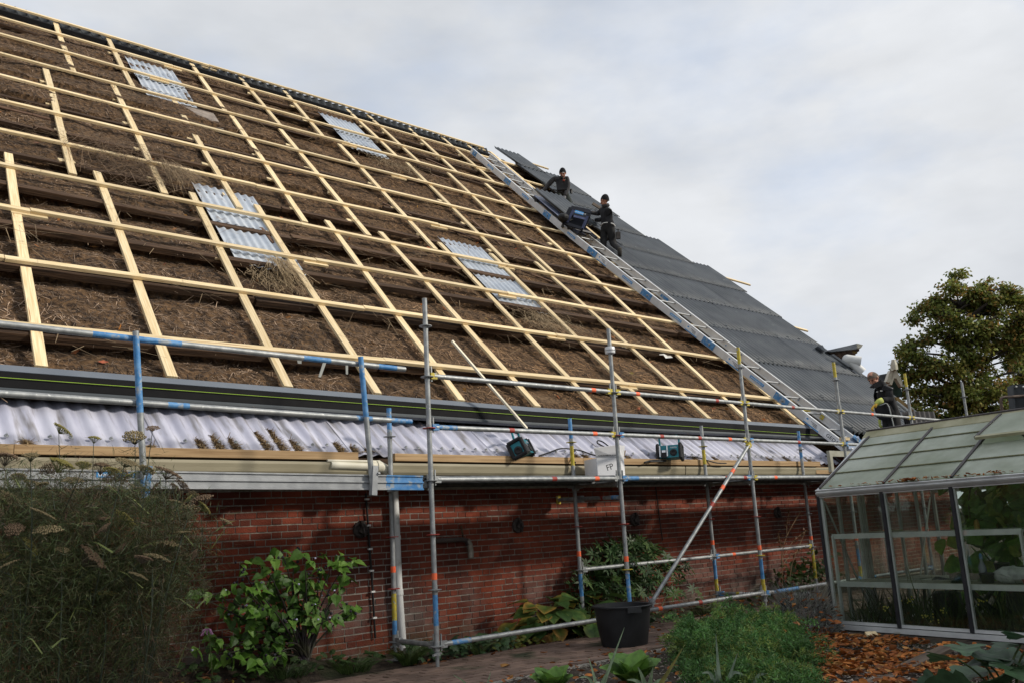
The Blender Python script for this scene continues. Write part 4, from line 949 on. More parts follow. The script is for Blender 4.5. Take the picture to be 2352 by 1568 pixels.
# ================================================================== RADIOS, BOX, CABLES, TUB
def radio(name, base, pitch_, yaw_, lab, face):
    t = thing(name, base, lab, 'radio')
    R = Matrix.Rotation(yaw_, 3, 'Z') @ Matrix.Rotation(pitch_, 3, 'X')
    P = lambda x, y, z: Vector(base) + R @ Vector((x, y, z))
    k = 1.12; w, h, d = .27 * k, .15 * k, .155 * k
    mb = MB(); mb.box(P(0, 0, h / 2 + .02), (w, d, h), R); bd = mb.build('body', teal, t)
    for sx in (-1, 1):
        mb = MB()
        for sy in (-1, 1):
            mb.tube([P(sx * w * .5, sy * d * .48, .01), P(sx * w * .5, sy * d * .48, h + .03)], .022 * k, 8)
        for zz_ in (.015, h + .028): mb.tube([P(sx * w * .5, -d * .48, zz_), P(sx * w * .5, d * .48, zz_)], .022 * k, 8)
        mb.build('bumper', black_rub, t)
    mb = MB(); mb.tube([P(-w * .42, .0, h + .02), P(-w * .44, -.02, h + .13), P(-w * .36, -.025, h + .155)], .013, 8); mb.tube([P(w * .42, .0, h + .02), P(w * .44, -.02, h + .13), P(w * .36, -.025, h + .155)], .013, 8)
    mb.tube([P(-w * .38, -.025, h + .152), P(w * .38, -.025, h + .152)], .015, 8); mb.build('handle', teal, t)
    mb = MB(); mb.tube([P(-w * .30, -.025, h + .152), P(w * .30, -.025, h + .152)], .019, 8); mb.build('grip', black_rub, t)
    for sx in (-1, 1):
        mb = MB(); mb.lathe(P(sx * w * .5, 0, h * .45), [(.05, 0), (.05, .012), (.03, .018), (.012, .008)], 18, axis=tuple(R @ Vector((sx, 0, 0)))); mb.build('speaker', black_rub, t)
    mb = MB(); mb.lathe(P(w * .2, -d / 2, h * .5), [(.048, 0), (.048, .012), (.03, .018), (.012, .008)], 18, axis=tuple(R @ Vector((0, -1, 0)))); mb.build('speaker', black_rub, t)
    mb = MB(); mb.box(P(-w * .22, -d / 2 - .006, h * .42), (.075, .012, .10), R, 0); mb.box(P(-w * .22, -d / 2 - .014, h * .62), (.05, .006, .03), R, 1); mb.build('display', [black_rub, chrome], t)
    if face:
        for sx in (-.38, -.06):
            mb = MB(); mb.tube([P(w * sx, -d / 2 - .028, .03), P(w * sx, -d / 2 - .028, h + .01)], .012, 8); mb.build('chrome_bar', chrome, t)
    text_mesh('makita', .034, white_ink, P(w * .2, -d / 2 - .002, h * .93), R @ Vector((1, 0, 0)), R @ Vector((0, 0, 1)), bd)
    mb = MB(); mb.tube([P(w * .1, -d / 2 - .004, h * .15), P(w * .1, -d / 2 - .004, h * .25)], .006, 6)
    return t
def sk(px, py, d=.06):
    # point on the clear skirt sheets seen at px,py
    n = Vector((0, -math.sin(SKA), math.cos(SKA))); k = n.dot(Vector((0, SK0[0], SK0[1]))) + d
    return Vector(hit(px, py, n, k))
b1 = sk(1206, 1049, .09); b2 = sk(1540, 1056, .09)
radio('jobsite_radio', b1, -.42, .55, 'teal and black jobsite radio lying tilted on the clear sheets, left of the white box', True and False)
radio('jobsite_radio', b2, -.16, -1.05, 'teal jobsite radio with chrome bars upright on the clear sheets, right of the white box', True)
def cable(name, pxs, lab, r=.009, d=.07, cat='cable'):
    pts = [sk(a, b, d) for a, b in pxs]
    sm = []
    for i in range(len(pts) - 1):
        for t in (0, .33, .66):
            p0, p1, p2, p3 = pts[max(i - 1, 0)], pts[i], pts[i + 1], pts[min(i + 2, len(pts) - 1)]
            sm.append(.5 * ((2 * p1) + (p2 - p0) * t + (2 * p0 - 5 * p1 + 4 * p2 - p3) * t * t + (3 * p1 - p0 - 3 * p2 + p3) * t ** 3))
    sm.append(pts[-1]); mb = MB(); mb.tube(sm, r, 7); return tag(mb.build(name, cable_m, smooth=True), lab, cat)
cable('power_cable', [(1238, 1046), (1262, 1038), (1290, 1029), (1330, 1033), (1360, 1043), (1398, 1052)], 'black power cable running from the left radio to the white box')
cable('power_cable', [(1322, 1062), (1312, 1050), (1313, 1038), (1322, 1033)], 'short loop of black cable hanging behind the inner scaffold post left of the box', r=.008)
cable('power_cable', [(1424, 1041), (1400, 1030), (1374, 1018), (1373, 1011), (1385, 1014), (1404, 1029)], 'black cable loop standing up behind the open white box', r=.009, d=.10)
cable('power_cable', [(1578, 1049), (1600, 1049), (1624, 1056), (1646, 1062), (1668, 1063)], 'black power cable trailing right from the chrome-barred radio')
cable('power_cable', [(1480, 1061), (1500, 1056), (1530, 1057), (1514, 1059), (1490, 1059)], 'black cable coil on the sheets between the box and the right radio', r=.011)
cable('power_cable', [(1896, 1046), (1922, 1052), (1940, 1062), (1948, 1052), (1932, 1042), (1918, 1048), (1930, 1060), (1945, 1066)], 'tangle of grey-black cable by the ladder foot', r=.012)
# white cardboard box on the deck
bx = thing('cardboard_box', (2.98, .50, ring(3) + .055), 'open white cardboard box with a hexagon FP print on the scaffold deck', 'box')
Rb = Matrix.Rotation(-.34, 3, 'Z'); bo = Vector((3.0, .47, ring(3) + .055))
BP = lambda x, y, z: bo + Rb @ Vector((x, y, z))
w, d, h = .45, .32, .225
def panel(a, b, c_, e, nm, t=.006, m=board_m):
    n_ = (b - a).cross(e - a).normalized() * t; mb = MB(); mb.hexa([a, b, b + n_, a + n_, e, c_, c_ + n_, e + n_]); return mb.build(nm, m, bx)
fr = panel(BP(-w/2, -d/2, 0), BP(w/2 * .3, -d/2, 0), BP(w/2 * .3, -d/2, h), BP(-w/2, -d/2, h), 'front_panel')
panel(BP(w/2 * .3, -d/2, 0), BP(w/2, -d/2 + .16, 0), BP(w/2, -d/2 + .16, h), BP(w/2 * .3, -d/2, h), 'side_panel')
panel(BP(-w/2, d/2, 0), BP(-w/2, -d/2, 0), BP(-w/2, -d/2, h), BP(-w/2, d/2, h), 'side_panel')
panel(BP(w/2, d/2, 0), BP(-w/2, d/2, 0), BP(-w/2, d/2, h), BP(w/2, d/2, h), 'back_panel')
panel(BP(w/2, -d/2 + .16, 0), BP(w/2, d/2, 0), BP(w/2, d/2, h), BP(w/2, -d/2 + .16, h), 'side_panel')
panel(BP(-w/2, -d/2, .006), BP(w/2, -d/2 + .1, .006), BP(w/2, d/2, .006), BP(-w/2, d/2, .006), 'bottom')
fl = panel(BP(-w/2, -d/2, h), BP(w/2 * .26, -d/2, h), BP(w/2 * .15, -d/2 - .035, h + .15), BP(-w/2 - .06, -d/2 - .055, h + .115), 'flap')
panel(BP(w/2 * .33, -d/2, h), BP(w/2, -d/2 + .16, h), BP(w/2 * 1.02, -d/2 + .12, h + .15), BP(w/2 * .22, -d/2 - .05, h + .15), 'flap')
panel(BP(w/2, -d/2 + .16, h), BP(w/2, d/2, h), BP(w/2 + .05, d/2, h + .10), BP(w/2 + .04, -d/2 + .16, h + .10), 'flap', m=mat('cardboard', (.30, .20, .11), (.40, .28, .17), 6, .8))
fx, fy = Rb @ Vector((1, 0, 0)), Vector((0, 0, 1)); fn = Rb @ Vector((0, -1, 0))
cx = BP(-.06, -d/2, h * .5) + fn * .002
hexm = MB()
def hexring(r0, r1, mi, off, n=6):
    vs = []
    for r in (r0, r1):
        for k in range(n): a = 2 * PI * k / n + PI / 2; vs.append(cx + fn * off + fx * (math.cos(a) * r * .9) + fy * (math.sin(a) * r))
    hexm.add(vs, [(k, (k + 1) % n, n + (k + 1) % n, n + k) for k in range(n)], mi)
hexring(.108, .094, 1, .001); hexring(.094, .074, 0, .001); hexring(.078, .071, 1, .002, 24)
hexm.build('logo', [mat('grey_print', (.42, .42, .44), (.62, .62, .64), 14, .7), ink], fr)
text_mesh('FP', .10, ink, cx + fn * .004 + fx * .0, fx * .96 + fy * .25, fy * .96 - fx * .25, fr)
fu = (BP(-w/2 - .06, -d/2 - .055, h + .115) - BP(-w/2, -d/2, h)).normalized(); 
fxx = (BP(w/2 * .26, -d/2, h) - BP(-w/2, -d/2, h)).normalized()
text_mesh('SCHROEVENBESTELLEN.NL', .022, ink, BP(-w/4 + .035, -d/2, h) + fu * .035 + fn * .012, fxx, fu, fl, width=.24)
# black builder's tub
tub = thing('builders_tub', (1.86, -.62, .0), 'large round black plastic tub on the brick path below the scaffold', 'tub')
mb = MB(); mb.lathe((1.86, -.62, .004), [(.20, 0), (.225, .01), (.26, .20), (.282, .385), (.305, .388), (.308, .40), (.300, .408), (.272, .402), (.248, .20), (.215, .02)], 40); mb.f = [f for f in mb.f]; smooth_by_angle(mb.build('body', tub_m, tub), 35)
for a in (2.55, 5.7):
    mb = MB(); mb.box((1.86 + .315 * math.cos(a + 1.7), -.62 + .315 * math.sin(a + 1.7), .375), (.03, .15, .045), Matrix.Rotation(a + 1.7, 3, 'Z'), taper=.9); mb.build('grip', tub_m, tub)
# timber pad under the first post, small wood pieces, stone
for nm, lab, cat, loc, size, rot, m in (('timber_pad', 'flat weathered timber pad under the front left scaffold post', 'board', (.02, -.02, .0), (.26, .22, .02), .25, tanwood),
        ('stone_slab', 'small pale stone slab at the foot of the white downpipe', 'stone', (.36, .90, .05), (.17, .12, .05), .4, mat('pale_stone', (.26, .24, .20), (.38, .36, .31), 12, .9))):
    mb = MB(); mb.box((loc[0], loc[1], loc[2] + size[2] / 2 - (.012 if nm == 'timber_pad' else 0)), size, Matrix.Rotation(rot, 3, 'Z'), taper=.95); tag(mb.build(nm, m), lab, cat)
# stack of sheets standing on the far end of the scaffold, and the sheets on the trailer lift
stk = thing('sheet_pack', (13.2, .35, ring(3) + .05), 'pack of dark corrugated sheets standing upright on the far end of the scaffold', 'sheet pack')
q2z = aty(2106, 940, .45).z
pk = corr_mesh('pack_sheet', .88, q2z - ring(3) - .07, GP, .022, mat('brown_black_sheet', (.022, .02, .02), (.04, .037, .036), 4, .5), t=.006, n=6, rows=2)
q0, q1, q2 = aty(2104, 985, .45), aty(2166, 985, .3), aty(2106, 940, .45)
for i in range(5):
    dx = (q1 - q0); dx.z = 0; dx.normalize(); up = Vector((0, .08, 1)).normalized(); nn = dx.cross(up).normalized()
    M = Matrix.Translation(Vector((q0.x, q0.y + .035 * i, ring(3) + .055))) @ Matrix((dx, up, nn)).transposed().to_4x4() @ Matrix.Diagonal(((q1 - q0).length / .88, 1.0, 1, 1))
    link('pack_sheet', pk, stk, M)
# ================================================================== FRONT HOUSE BEYOND THE BARN
fh = thing('front_house', (19.5, 4.0, 0), 'brick house with parapet gable and a green dormer just beyond the far barn end', 'house')
zq = lambda x, y, w: atw((3050 + x / 4.127) * .604938, (1280 + y / 4.127) * .604938, w)
dkbrick = mat('mossy_brick', (.05, .032, .026), (.13, .085, .06), 9, .9, bump=.3, spots=((.30, .20, .04), 3.2, .62, .06))
tile_m = mat('grey_tile', (.055, .06, .068), (.10, .108, .118), 6, .6)
W1 = 21.0
def slab(pts, depth, m, nm, par, d=None):
    dv = Vector(d) if d else Vector((_F[0], _F[1], 0)).normalized() * depth
    n = len(pts); mb = MB(); mb.add(pts + [p + dv for p in pts], [tuple(range(n))[::-1], tuple(range(n, 2 * n))] + [(i, (i + 1) % n, n + (i + 1) % n, n + i) for i in range(n)]); return mb.build(nm, m, par)
# corbelled shoulder of the gable
for i, (xa, xb, ya, yb) in enumerate([(395, 880, 195, 235), (430, 850, 232, 268), (490, 820, 264, 300), (560, 800, 296, 332), (620, 800, 328, 420)]):
    nb = 7 if i < 3 else 4
    for k in range(nb):
        a, b = lerp(xa, xb, k / nb) + 2, lerp(xa, xb, (k + 1) / nb) - 2; t = lambda x: -22 * (x - 395) / 485
        slab([zq(a, yb + t(a), W1), zq(b, yb + t(b), W1), zq(b, ya + t(b), W1), zq(a, ya + t(a), W1)], .5 - .05 * i, dkbrick, 'corbel_brick', fh)
slab([zq(360, 215, W1 - .1), zq(450, 222, W1 - .1), zq(860, 178, W1 - .1), zq(868, 120, W1 - .1), zq(838, 95, W1 - .1), zq(700, 130, W1 - .1), zq(430, 190, W1 - .1)], .7, lead_m, 'gable_cap', fh)
slab([zq(856, 165, W1 - .15), zq(905, 165, W1 - .15), zq(935, 118, W1 - .15), zq(845, 95, W1 - .15)], .35, cream, 'gutter_end', fh)
slab([zq(232, 135, W1 - .3), zq(300, 118, W1 - .3), zq(358, 205, W1 - .3), zq(330, 215, W1 - .3)], .3, lead_m, 'flashing', fh)
for q in (((440, 265), (480, 262), (740, 440), (720, 460)), ((760, 515), (800, 505), (1060, 735), (1040, 748))):
    slab([zq(x, y, W1 - .6) for x, y in q], .12, lead_m, 'verge_flashing', fh)
slab([zq(800, 440, W1), zq(900, 560, W1), zq(1065, 740, W1), zq(1000, 745, W1), zq(760, 510, W1)], .3, mat('brown_tile', (.16, .085, .05), (.26, .15, .09), 7, .8), 'verge_tiles', fh)
for pts, r in ((((690, 345), (905, 375)), .115), (((700, 350), (930, 545)), .105)):
    mb = MB(); a, b = zq(*pts[0], W1 - .35), zq(*pts[1], W1 - .45); mb.tube([a, a.lerp(b, .5), b], r, 14)
    mb.ball(a, r * 1.02, 12, 8); smooth_by_angle(mb.build('white_pipe', whitep, fh))
slab([zq(1195, 585, W1 + 5), zq(1345, 555, W1 + 5), zq(1360, 760, W1 + 5), zq(1150, 760, W1 + 5)], 2.0, tile_m, 'roof', fh)
W2 = W1 + 2.5
slab([zq(1355, 740, W2), zq(1430, 640, W2), zq(1500, 700, W2), zq(1550, 860, W2), zq(1550, 925, W2), zq(1440, 925, W2)], .8, mat('green_board', (.012, .03, .022), (.02, .045, .034), 6, .6), 'dormer_front', fh)
for q in (((1302, 690), (1345, 712), (1395, 640), (1425, 520), (1365, 510)), ((1352, 735), (1390, 745), (1432, 620), (1425, 480), (1415, 500)), ((1425, 480), (1432, 640), (1460, 640), (1535, 765), (1560, 770), (1550, 690), (1440, 470))):
    slab([zq(x, y, W2 - .25) for x, y in q], .18, cream, 'bargeboard', fh)
mb = MB(); mb.tube([zq(1425, 500, W2 - .3), zq(1422, 420, W2 - .3), zq(1412, 345, W2 - .3)], [.10, .085, .05], 8); mb.tube([zq(1400, 395, W2 - .3), zq(1425, 440, W2 - .3), zq(1445, 395, W2 - .3)], .05, 8); mb.build('finial', cream, fh)
slab([zq(1462, 995, 19.0), zq(1475, 990, 19.0), zq(1765, 1215, 19.0), zq(1755, 1252, 19.0)], .12, whitep, 'verge_board', fh)
slab([zq(1440, 930, 19.4), zq(1500, 940, 19.4), zq(1760, 1165, 19.4), zq(1765, 1225, 19.4), zq(1470, 992, 19.4)], .3, mat('mossy_tile', (.15, .09, .05), (.30, .20, .08), 6, .85), 'verge_tiles', fh)

# ================================================================== PEOPLE
def hand(mb, wrist, d, nrm, mi, curl=.5, k=1.0, side=1):
    """palm and five bent fingers; d points along the hand, nrm out of its back"""
    d = Vector(d).normalized(); nrm = (Vector(nrm) - d * Vector(nrm).dot(d)).normalized(); s = d.cross(nrm) * side
    R = Matrix((d, s, nrm)).transposed(); w = Vector(wrist)
    mb.ball(w + d * .048 * k, (.058 * k, .043 * k, .018 * k), 12, 8, R, mi)
    for i, (o, L) in enumerate(((-.031, .068), (-.011, .078), (.010, .073), (.030, .056))):
        p = w + (d * .085 + s * o) * k; pts = [p]; a = 0
        for j in range(3):
            a += curl * (.5 + .35 * j); pts.append(pts[-1] + (d * math.cos(a) - nrm * math.sin(a) + s * o * 1.2) * (L * (.45, .32, .23)[j]) * k)
        mb.tube(pts, [.0105 * k, .0098 * k, .0088 * k, .0065 * k], 8, mi=mi)
    p = w + (d * .022 - s * .036) * k
    mb.tube([w + (d * .012 - s * .02) * k, p, p + (d * .028 - s * .022 - nrm * .010) * k, p + (d * .054 - s * .026 - nrm * .024) * k], [.014 * k, .0135 * k, .011 * k, .008 * k], 8, mi=mi)
def head(mb, c, face, up, mi, eye_mi, k=1.0):
    f = Vector(face).normalized(); u = (Vector(up) - f * Vector(up).dot(f)).normalized(); s = f.cross(u)
    R = Matrix((f, s, u)).transposed(); c = Vector(c); P = lambda a, b, z: c + (f * a + s * b + u * z) * k
    mb.ball(P(-.008, 0, .022), (.098 * k, .078 * k, .098 * k), 18, 12, R, mi)
    mb.ball(P(.022, 0, -.052), (.066 * k, .056 * k, .068 * k), 14, 10, R, mi)      # jaw
    mb.ball(P(.055, 0, -.098), (.026 * k, .026 * k, .020 * k), 10, 6, R, mi)        # chin
    mb.tube([P(.090, 0, .012), P(.108, 0, -.018), P(.113, 0, -.034), P(.096, 0, -.042)], [.010 * k, .013 * k, .016 * k, .012 * k], 8, mi=mi)
    mb.ball(P(.082, 0, .026), (.014 * k, .05 * k, .010 * k), 10, 6, R, mi)          # brow
    for b in (-.031, .031):
        mb.ball(P(.082, b, .006), (.012 * k, .015 * k, .009 * k), 8, 6, R, eye_mi)
        mb.ball(P(-.008, b * 2.55, -.008), (.020 * k, .010 * k, .031 * k), 8, 6, R, mi)
        mb.ball(P(.06, b * 1.35, -.03), (.026 * k, .02 * k, .022 * k), 8, 6, R, mi)
    mb.ball(P(.086, 0, -.066), (.010 * k, .024 * k, .006 * k), 8, 6, R, eye_mi)
    return P, R
def figure(root, joints, edges, zones, mats, extra, base):
    """joints: name -> (pos, radius); edges: name pairs; zones: (a,b) -> material index"""
    names = list(joints); me = bpy.data.meshes.new('body')
    me.from_pydata([joints[n][0] - base for n in names], [(names.index(a), names.index(b)) for a, b in edges], [])
    o = bpy.data.objects.new('body', me); COL.objects.link(o)
    sk_ = o.modifiers.new('skin', 'SKIN'); 
    for i, n in enumerate(names):
        r = joints[n][1]; me.skin_vertices[0].data[i].radius = r if isinstance(r, tuple) else (r, r)
        me.skin_vertices[0].data[i].use_root = n == 'pelvis'
    sk_.branch_smoothing = .6; sk_.use_smooth_shade = True
    sb = o.modifiers.new('sub', 'SUBSURF'); sb.levels = 2; sb.render_levels = 2
    dg = bpy.context.evaluated_depsgraph_get(); m2 = bpy.data.meshes.new_from_object(o.evaluated_get(dg))
    vs = [v.co + base for v in m2.vertices]; fs = [tuple(p.vertices) for p in m2.polygons]
    COL.objects.unlink(o); bpy.data.objects.remove(o)
    segs_ = [(joints[a][0], joints[b][0], (joints[a][1] if not isinstance(joints[a][1], tuple) else joints[a][1][0]), z) for (a, b), z in zones.items()]
    mis = []
    for f in fs:
        c = sum((vs[i] for i in f), Vector()) / len(f); best = None
        for a, b, r, z in segs_:
            d = b - a; t = max(0, min(1, (c - a).dot(d) / max(1e-9, d.length_squared))); q = (c - a - d * t).length / (r + .03)
            if best is None or q < best[0]: best = (q, z)
        mis.append(best[1])
    mb = MB(); mb.v = [tuple(v) for v in vs]; mb.n = len(vs)
    # small creases in the cloth
    mb.v = [(v[0] + .010 * fbm(v[0] * 16, v[1] * 16, v[2] * 14, 2), v[1] + .010 * fbm(v[0] * 16 + 9, v[1] * 16, v[2] * 14, 2), v[2] + .006 * fbm(v[0] * 14, v[1] * 14 + 5, v[2] * 14, 2)) for v in mb.v]
    mb.f = fs; mb.mi = mis
    for e in extra: e(mb)
    b = mb.build('body', mats, root, smooth=True); return b
MI = dict(jk=0, tr=1, sk=2, gl=3, bt=4, eye=5, j2=6)

# --- kneeling worker by the hoist, seen from behind
z2 = lambda x, y, w: atw((2060 + x / 5.6) * .604938, (720 + y / 5.6) * .604938, w)
wf = float(np.dot(np.array(roof(10.25, 6.15, .05)) - CAM_POS, _F))
J = {'pelvis': (z2(1385, 800, wf + .05), .150), 'waist': (z2(1375, 690, wf + .06), .145), 'chest': (z2(1365, 500, wf + .12), .165), 'neckb': (z2(1345, 360, wf + .14), .085), 'neck': (z2(1325, 300, wf + .13), .062),
     'shl': (z2(1270, 420, wf + .25), .085), 'ell': (z2(1190, 520, wf + .42), .062), 'wrl': (z2(1010, 490, wf + .34), .045),
     'shr': (z2(1430, 430, wf - .05), .085), 'elr': (z2(1330, 600, wf + .05), .062), 'el2': (z2(1215, 650, wf + .28), .058), 'wrr': (z2(1100, 650, wf + .34), .044),
     'hl': (z2(1310, 850, wf + .12), .115), 'kl': (z2(1300, 1040, wf + .10), .088), 'al': (z2(1300, 1240, wf + .02), .066), 'tl': (z2(1330, 1330, wf + .0), .052),
     'hr': (z2(1470, 860, wf - .04), .115), 'kr': (z2(1490, 1150, wf + .02), .085), 'ar': (z2(1610, 1250, wf - .30), .062), 'tr': (z2(1640, 1330, wf - .34), .055)}
E_ = [('pelvis', 'waist'), ('waist', 'chest'), ('chest', 'neckb'), ('neckb', 'neck'), ('chest', 'shl'), ('shl', 'ell'), ('ell', 'wrl'), ('chest', 'shr'), ('shr', 'elr'), ('elr', 'el2'), ('el2', 'wrr'),
      ('pelvis', 'hl'), ('hl', 'kl'), ('kl', 'al'), ('al', 'tl'), ('pelvis', 'hr'), ('hr', 'kr'), ('kr', 'ar'), ('ar', 'tr')]
ZN = {('pelvis', 'waist'): 0, ('waist', 'chest'): 0, ('chest', 'neckb'): 0, ('neckb', 'neck'): 2, ('chest', 'shl'): 0, ('shl', 'ell'): 0, ('ell', 'wrl'): 6, ('chest', 'shr'): 0, ('shr', 'elr'): 0, ('elr', 'el2'): 0, ('el2', 'wrr'): 0,
      ('pelvis', 'hl'): 1, ('hl', 'kl'): 1, ('kl', 'al'): 1, ('al', 'tl'): 4, ('pelvis', 'hr'): 1, ('hr', 'kr'): 1, ('kr', 'ar'): 1, ('ar', 'tr'): 4}
p2 = thing('person', J['tl'][0], 'person in black workwear and knit hat kneeling on the roof, hands on the hoist', 'person')
left = z2(0, 215, wf) - z2(200, 215, wf); fwd = Vector((_F[0], _F[1], 0)).normalized(); upv = Vector((0, 0, 1))
hc = z2(1318, 232, wf + .12); fd = left.normalized() * .72 + fwd * .66 - upv * .12
def ex2(mb):
    head(mb, hc, fd, upv, 2, 5, 1.02)
    hand(mb, J['wrl'][0], z2(940, 450, wf + .3) - J['wrl'][0], upv, 3, .6)
    hand(mb, J['wrr'][0], z2(1030, 650, wf + .36) - J['wrr'][0], upv, 3, .7, side=-1)
    a = J['ar'][0]; R = frame_of(z2(1640, 1430, wf - .30) - z2(1640, 1240, wf - .42), Vector((-_F[0], -_F[1], 0)))
    mb.ball(z2(1640, 1335, wf - .36), (.125, .052, .045), 12, 8, R, 4); mb.box(z2(1640, 1340, wf - .40), (.24, .092, .03), R, 4)
    R = frame_of(fwd + left * .01, upv); mb.ball(z2(1345, 1345, wf + .03), (.13, .05, .05), 12, 8, R, 4)
    mb.tube([z2(1350, 370, wf + .13), z2(1335, 310, wf + .12)], [.095, .080], 14, mi=6)
mats6 = [black_cl, mat('black_trousers', (.022, .022, .023), (.038, .037, .036), 10, .95), skin_m, glove_g, boot_m, mat('dark_feature', (.05, .025, .02), None, rough=.7), grey_cl]
figure(p2, J, E_, ZN, mats6, [ex2], p2.location)
def cap(root, c, face, up, m, r=(.108, .092, .115), z0=.02, brim=True, name='knit_hat', k=1.0):
    f = Vector(face).normalized(); u = (Vector(up) - f * Vector(up).dot(f)).normalized(); s = f.cross(u); c = Vector(c); n = 20; vs = []; rows_ = 7
    for i in range(rows_ + 1):
        t = PI / 2 * i / rows_
        for q in range(n):
            a = 2 * PI * q / n; w_ = 1 + .03 * fbm(q * .7, i * .9, k)
            vs.append(c + f * (-.010 + r[0] * math.cos(t) * math.cos(a) * w_) + s * (r[1] * math.cos(t) * math.sin(a) * w_) + u * (z0 - .03 * math.cos(a - PI) * 0 + r[2] * math.sin(t) * w_ + .012 * math.cos(a) * (1 - i / rows_)))
    fs = [(i * n + q, i * n + (q + 1) % n, (i + 1) * n + (q + 1) % n, (i + 1) * n + q) for i in range(rows_) for q in range(n)]
    mb = MB(); mb.add(vs, fs)
    if brim:
        ring_ = [c + f * (-.010 + r[0] * 1.04 * math.cos(2 * PI * q / n)) + s * r[1] * 1.04 * math.sin(2 * PI * q / n) + u * (z0 + .012 + .012 * math.cos(2 * PI * q / n)) for q in range(n + 1)]
        mb.tube(ring_, .009, 8)
    return mb.build(name, m, root, smooth=True)
cap(p2, hc, fd + upv * .30, upv, hat_m, r=(.113, .090, .148), z0=.002, brim=False)
mb = MB(); pc = z2(1610, 980, wf - .12); mb.box(pc, (.07, .09, .16), frame_of(fwd + left * .4), taper=1.1); mb.tube([pc + upv * .1, pc + upv * .16 + left.normalized() * -.03], .012, 6); mb.build('tool_pouch', mat('brown_pouch', (.03, .027, .024), (.06, .05, .045), 12, .8), p2)
mb = MB(); mb.tube([z2(1245, 790, wf + .02), z2(1250, 745, wf - .06), z2(1300, 712, wf - .125), z2(1380, 702, wf - .15)], .012, 8); mb.tube([z2(1455, 715, wf - .15), z2(1510, 735, wf - .13), z2(1545, 780, wf - .06)], .012, 8); mb.build('reflective_hem', whitep, p2)
mb = MB(); mb.tube([z2(1395, 378, wf - .03), z2(1465, 425, wf - .10)], .008, 6); mb.ball(z2(1180, 437, wf + .14), .012, 8, 6); mb.build('white_trim', whitep, p2)

# --- upper worker facing us, bent forward on his hands
z1 = lambda x, y, w: atw((1980 + x / 4.9) * .604938, (560 + y / 4.9) * .604938, w)
wf = float(np.dot(np.array(roof(11.35, 9.1, .05)) - CAM_POS, _F))
J = {'pelvis': (z1(745, 870, wf + .05), .145), 'waist': (z1(745, 780, wf - .02), .145), 'chest': (z1(745, 650, wf - .12), .168), 'neckb': (z1(760, 560, wf - .16), .085), 'neck': (z1(768, 530, wf - .20), .065),
     'shl': (z1(630, 560, wf - .12), .085), 'ell': (z1(505, 690, wf - .10), .064), 'wrl': (z1(380, 840, wf - .15), .045),
     'shr': (z1(860, 570, wf - .12), .085), 'elr': (z1(865, 760, wf - .20), .064), 'wrr': (z1(805, 905, wf - .32), .045),
     'hl': (z1(690, 900, wf + .02), .112), 'kl': (z1(720, 1010, wf - .20), .092), 'al': (z1(690, 1080, wf + .04), .06), 'tl': (z1(690, 1110, wf - .05), .05),
     'hr': (z1(840, 900, wf + .02), .112), 'kr': (z1(880, 1020, wf - .08), .09), 'ar': (z1(895, 1120, wf + .0), .064), 'tr': (z1(890, 1150, wf - .1), .05)}
E1 = [e for e in E_ if 'el2' not in e] + [('elr', 'wrr')]
ZN1 = {k: v for k, v in ZN.items() if 'el2' not in k}; ZN1[('elr', 'wrr')] = 0; ZN1[('ell', 'wrl')] = 0
p1 = thing('person', J['tr'][0], 'person in charcoal jacket and knit hat bending forward near the top of the roof', 'person')
hc1 = z1(767, 485, wf - .22); toward = -fwd; fd1 = toward * .80 - upv * .60 + left.normalized() * .05
def ex1(mb):
    head(mb, hc1, fd1, upv, 2, 5, 1.04)
    hand(mb, J['wrl'][0], z1(335, 890, wf - .16) - J['wrl'][0], upv + toward * .4, 3, .35)
    hand(mb, J['wrr'][0], z1(785, 990, wf - .34) - J['wrr'][0], toward, 3, .3, 1.1, side=-1)
    for q in ((895, 1135), (690, 1105)): mb.ball(z1(q[0], q[1], wf - .05), (.13, .055, .05), 12, 8, frame_of(toward + upv * .1), 4)
    mb.ball(z1(745, 560, wf - .26), (.05, .05, .03), 8, 6, None, 0)
mats1 = [grey_cl, green_cl, skin_m, glove_g, boot_m, MATS['dark_feature'], black_cl]
figure(p1, J, E1, ZN1, mats1, [ex1], p1.location)
cap(p1, hc1, fd1 + upv * .30, upv, hat_m, r=(.116, .094, .145), z0=.006, brim=False)
mb = MB(); mb.box(z1(745, 690, wf - .26), (.02, .27, .30), frame_of(toward, upv)); mb.build('dark_bib', black_cl, p1)
mb = MB(); mb.ball(z1(785, 615, wf - .30), (.03, .03, .03), 8, 6); mb.ball(z1(810, 605, wf - .29), (.018, .02, .018), 8, 6, None, 1); mb.build('chest_badge', [mat('dark_red_badge', (.22, .03, .02), (.30, .05, .03), 10, .7), mat('olive_badge', (.11, .13, .05), None)], p1)
mb = MB(); mb.tube([z1(590, 785, wf - .09), z1(680, 815, wf - .19), z1(790, 845, wf - .20), z1(850, 830, wf - .14)], .016, 8); mb.build('jacket_hem', grey_cl, p1)
mb = MB(); mb.box(z1(778, 470, wf - .335), (.012, .045, .02), frame_of(toward)); mb.build('hat_patch', whitep, p1)
mb = MB(); mb.box(z1(925, 820, wf + .0), (.05, .05, .12), None); mb.tube([z1(925, 800, wf - .03), z1(925, 780, wf - .03)], .02, 8); mb.build('belt_tool', black_rub, p1)

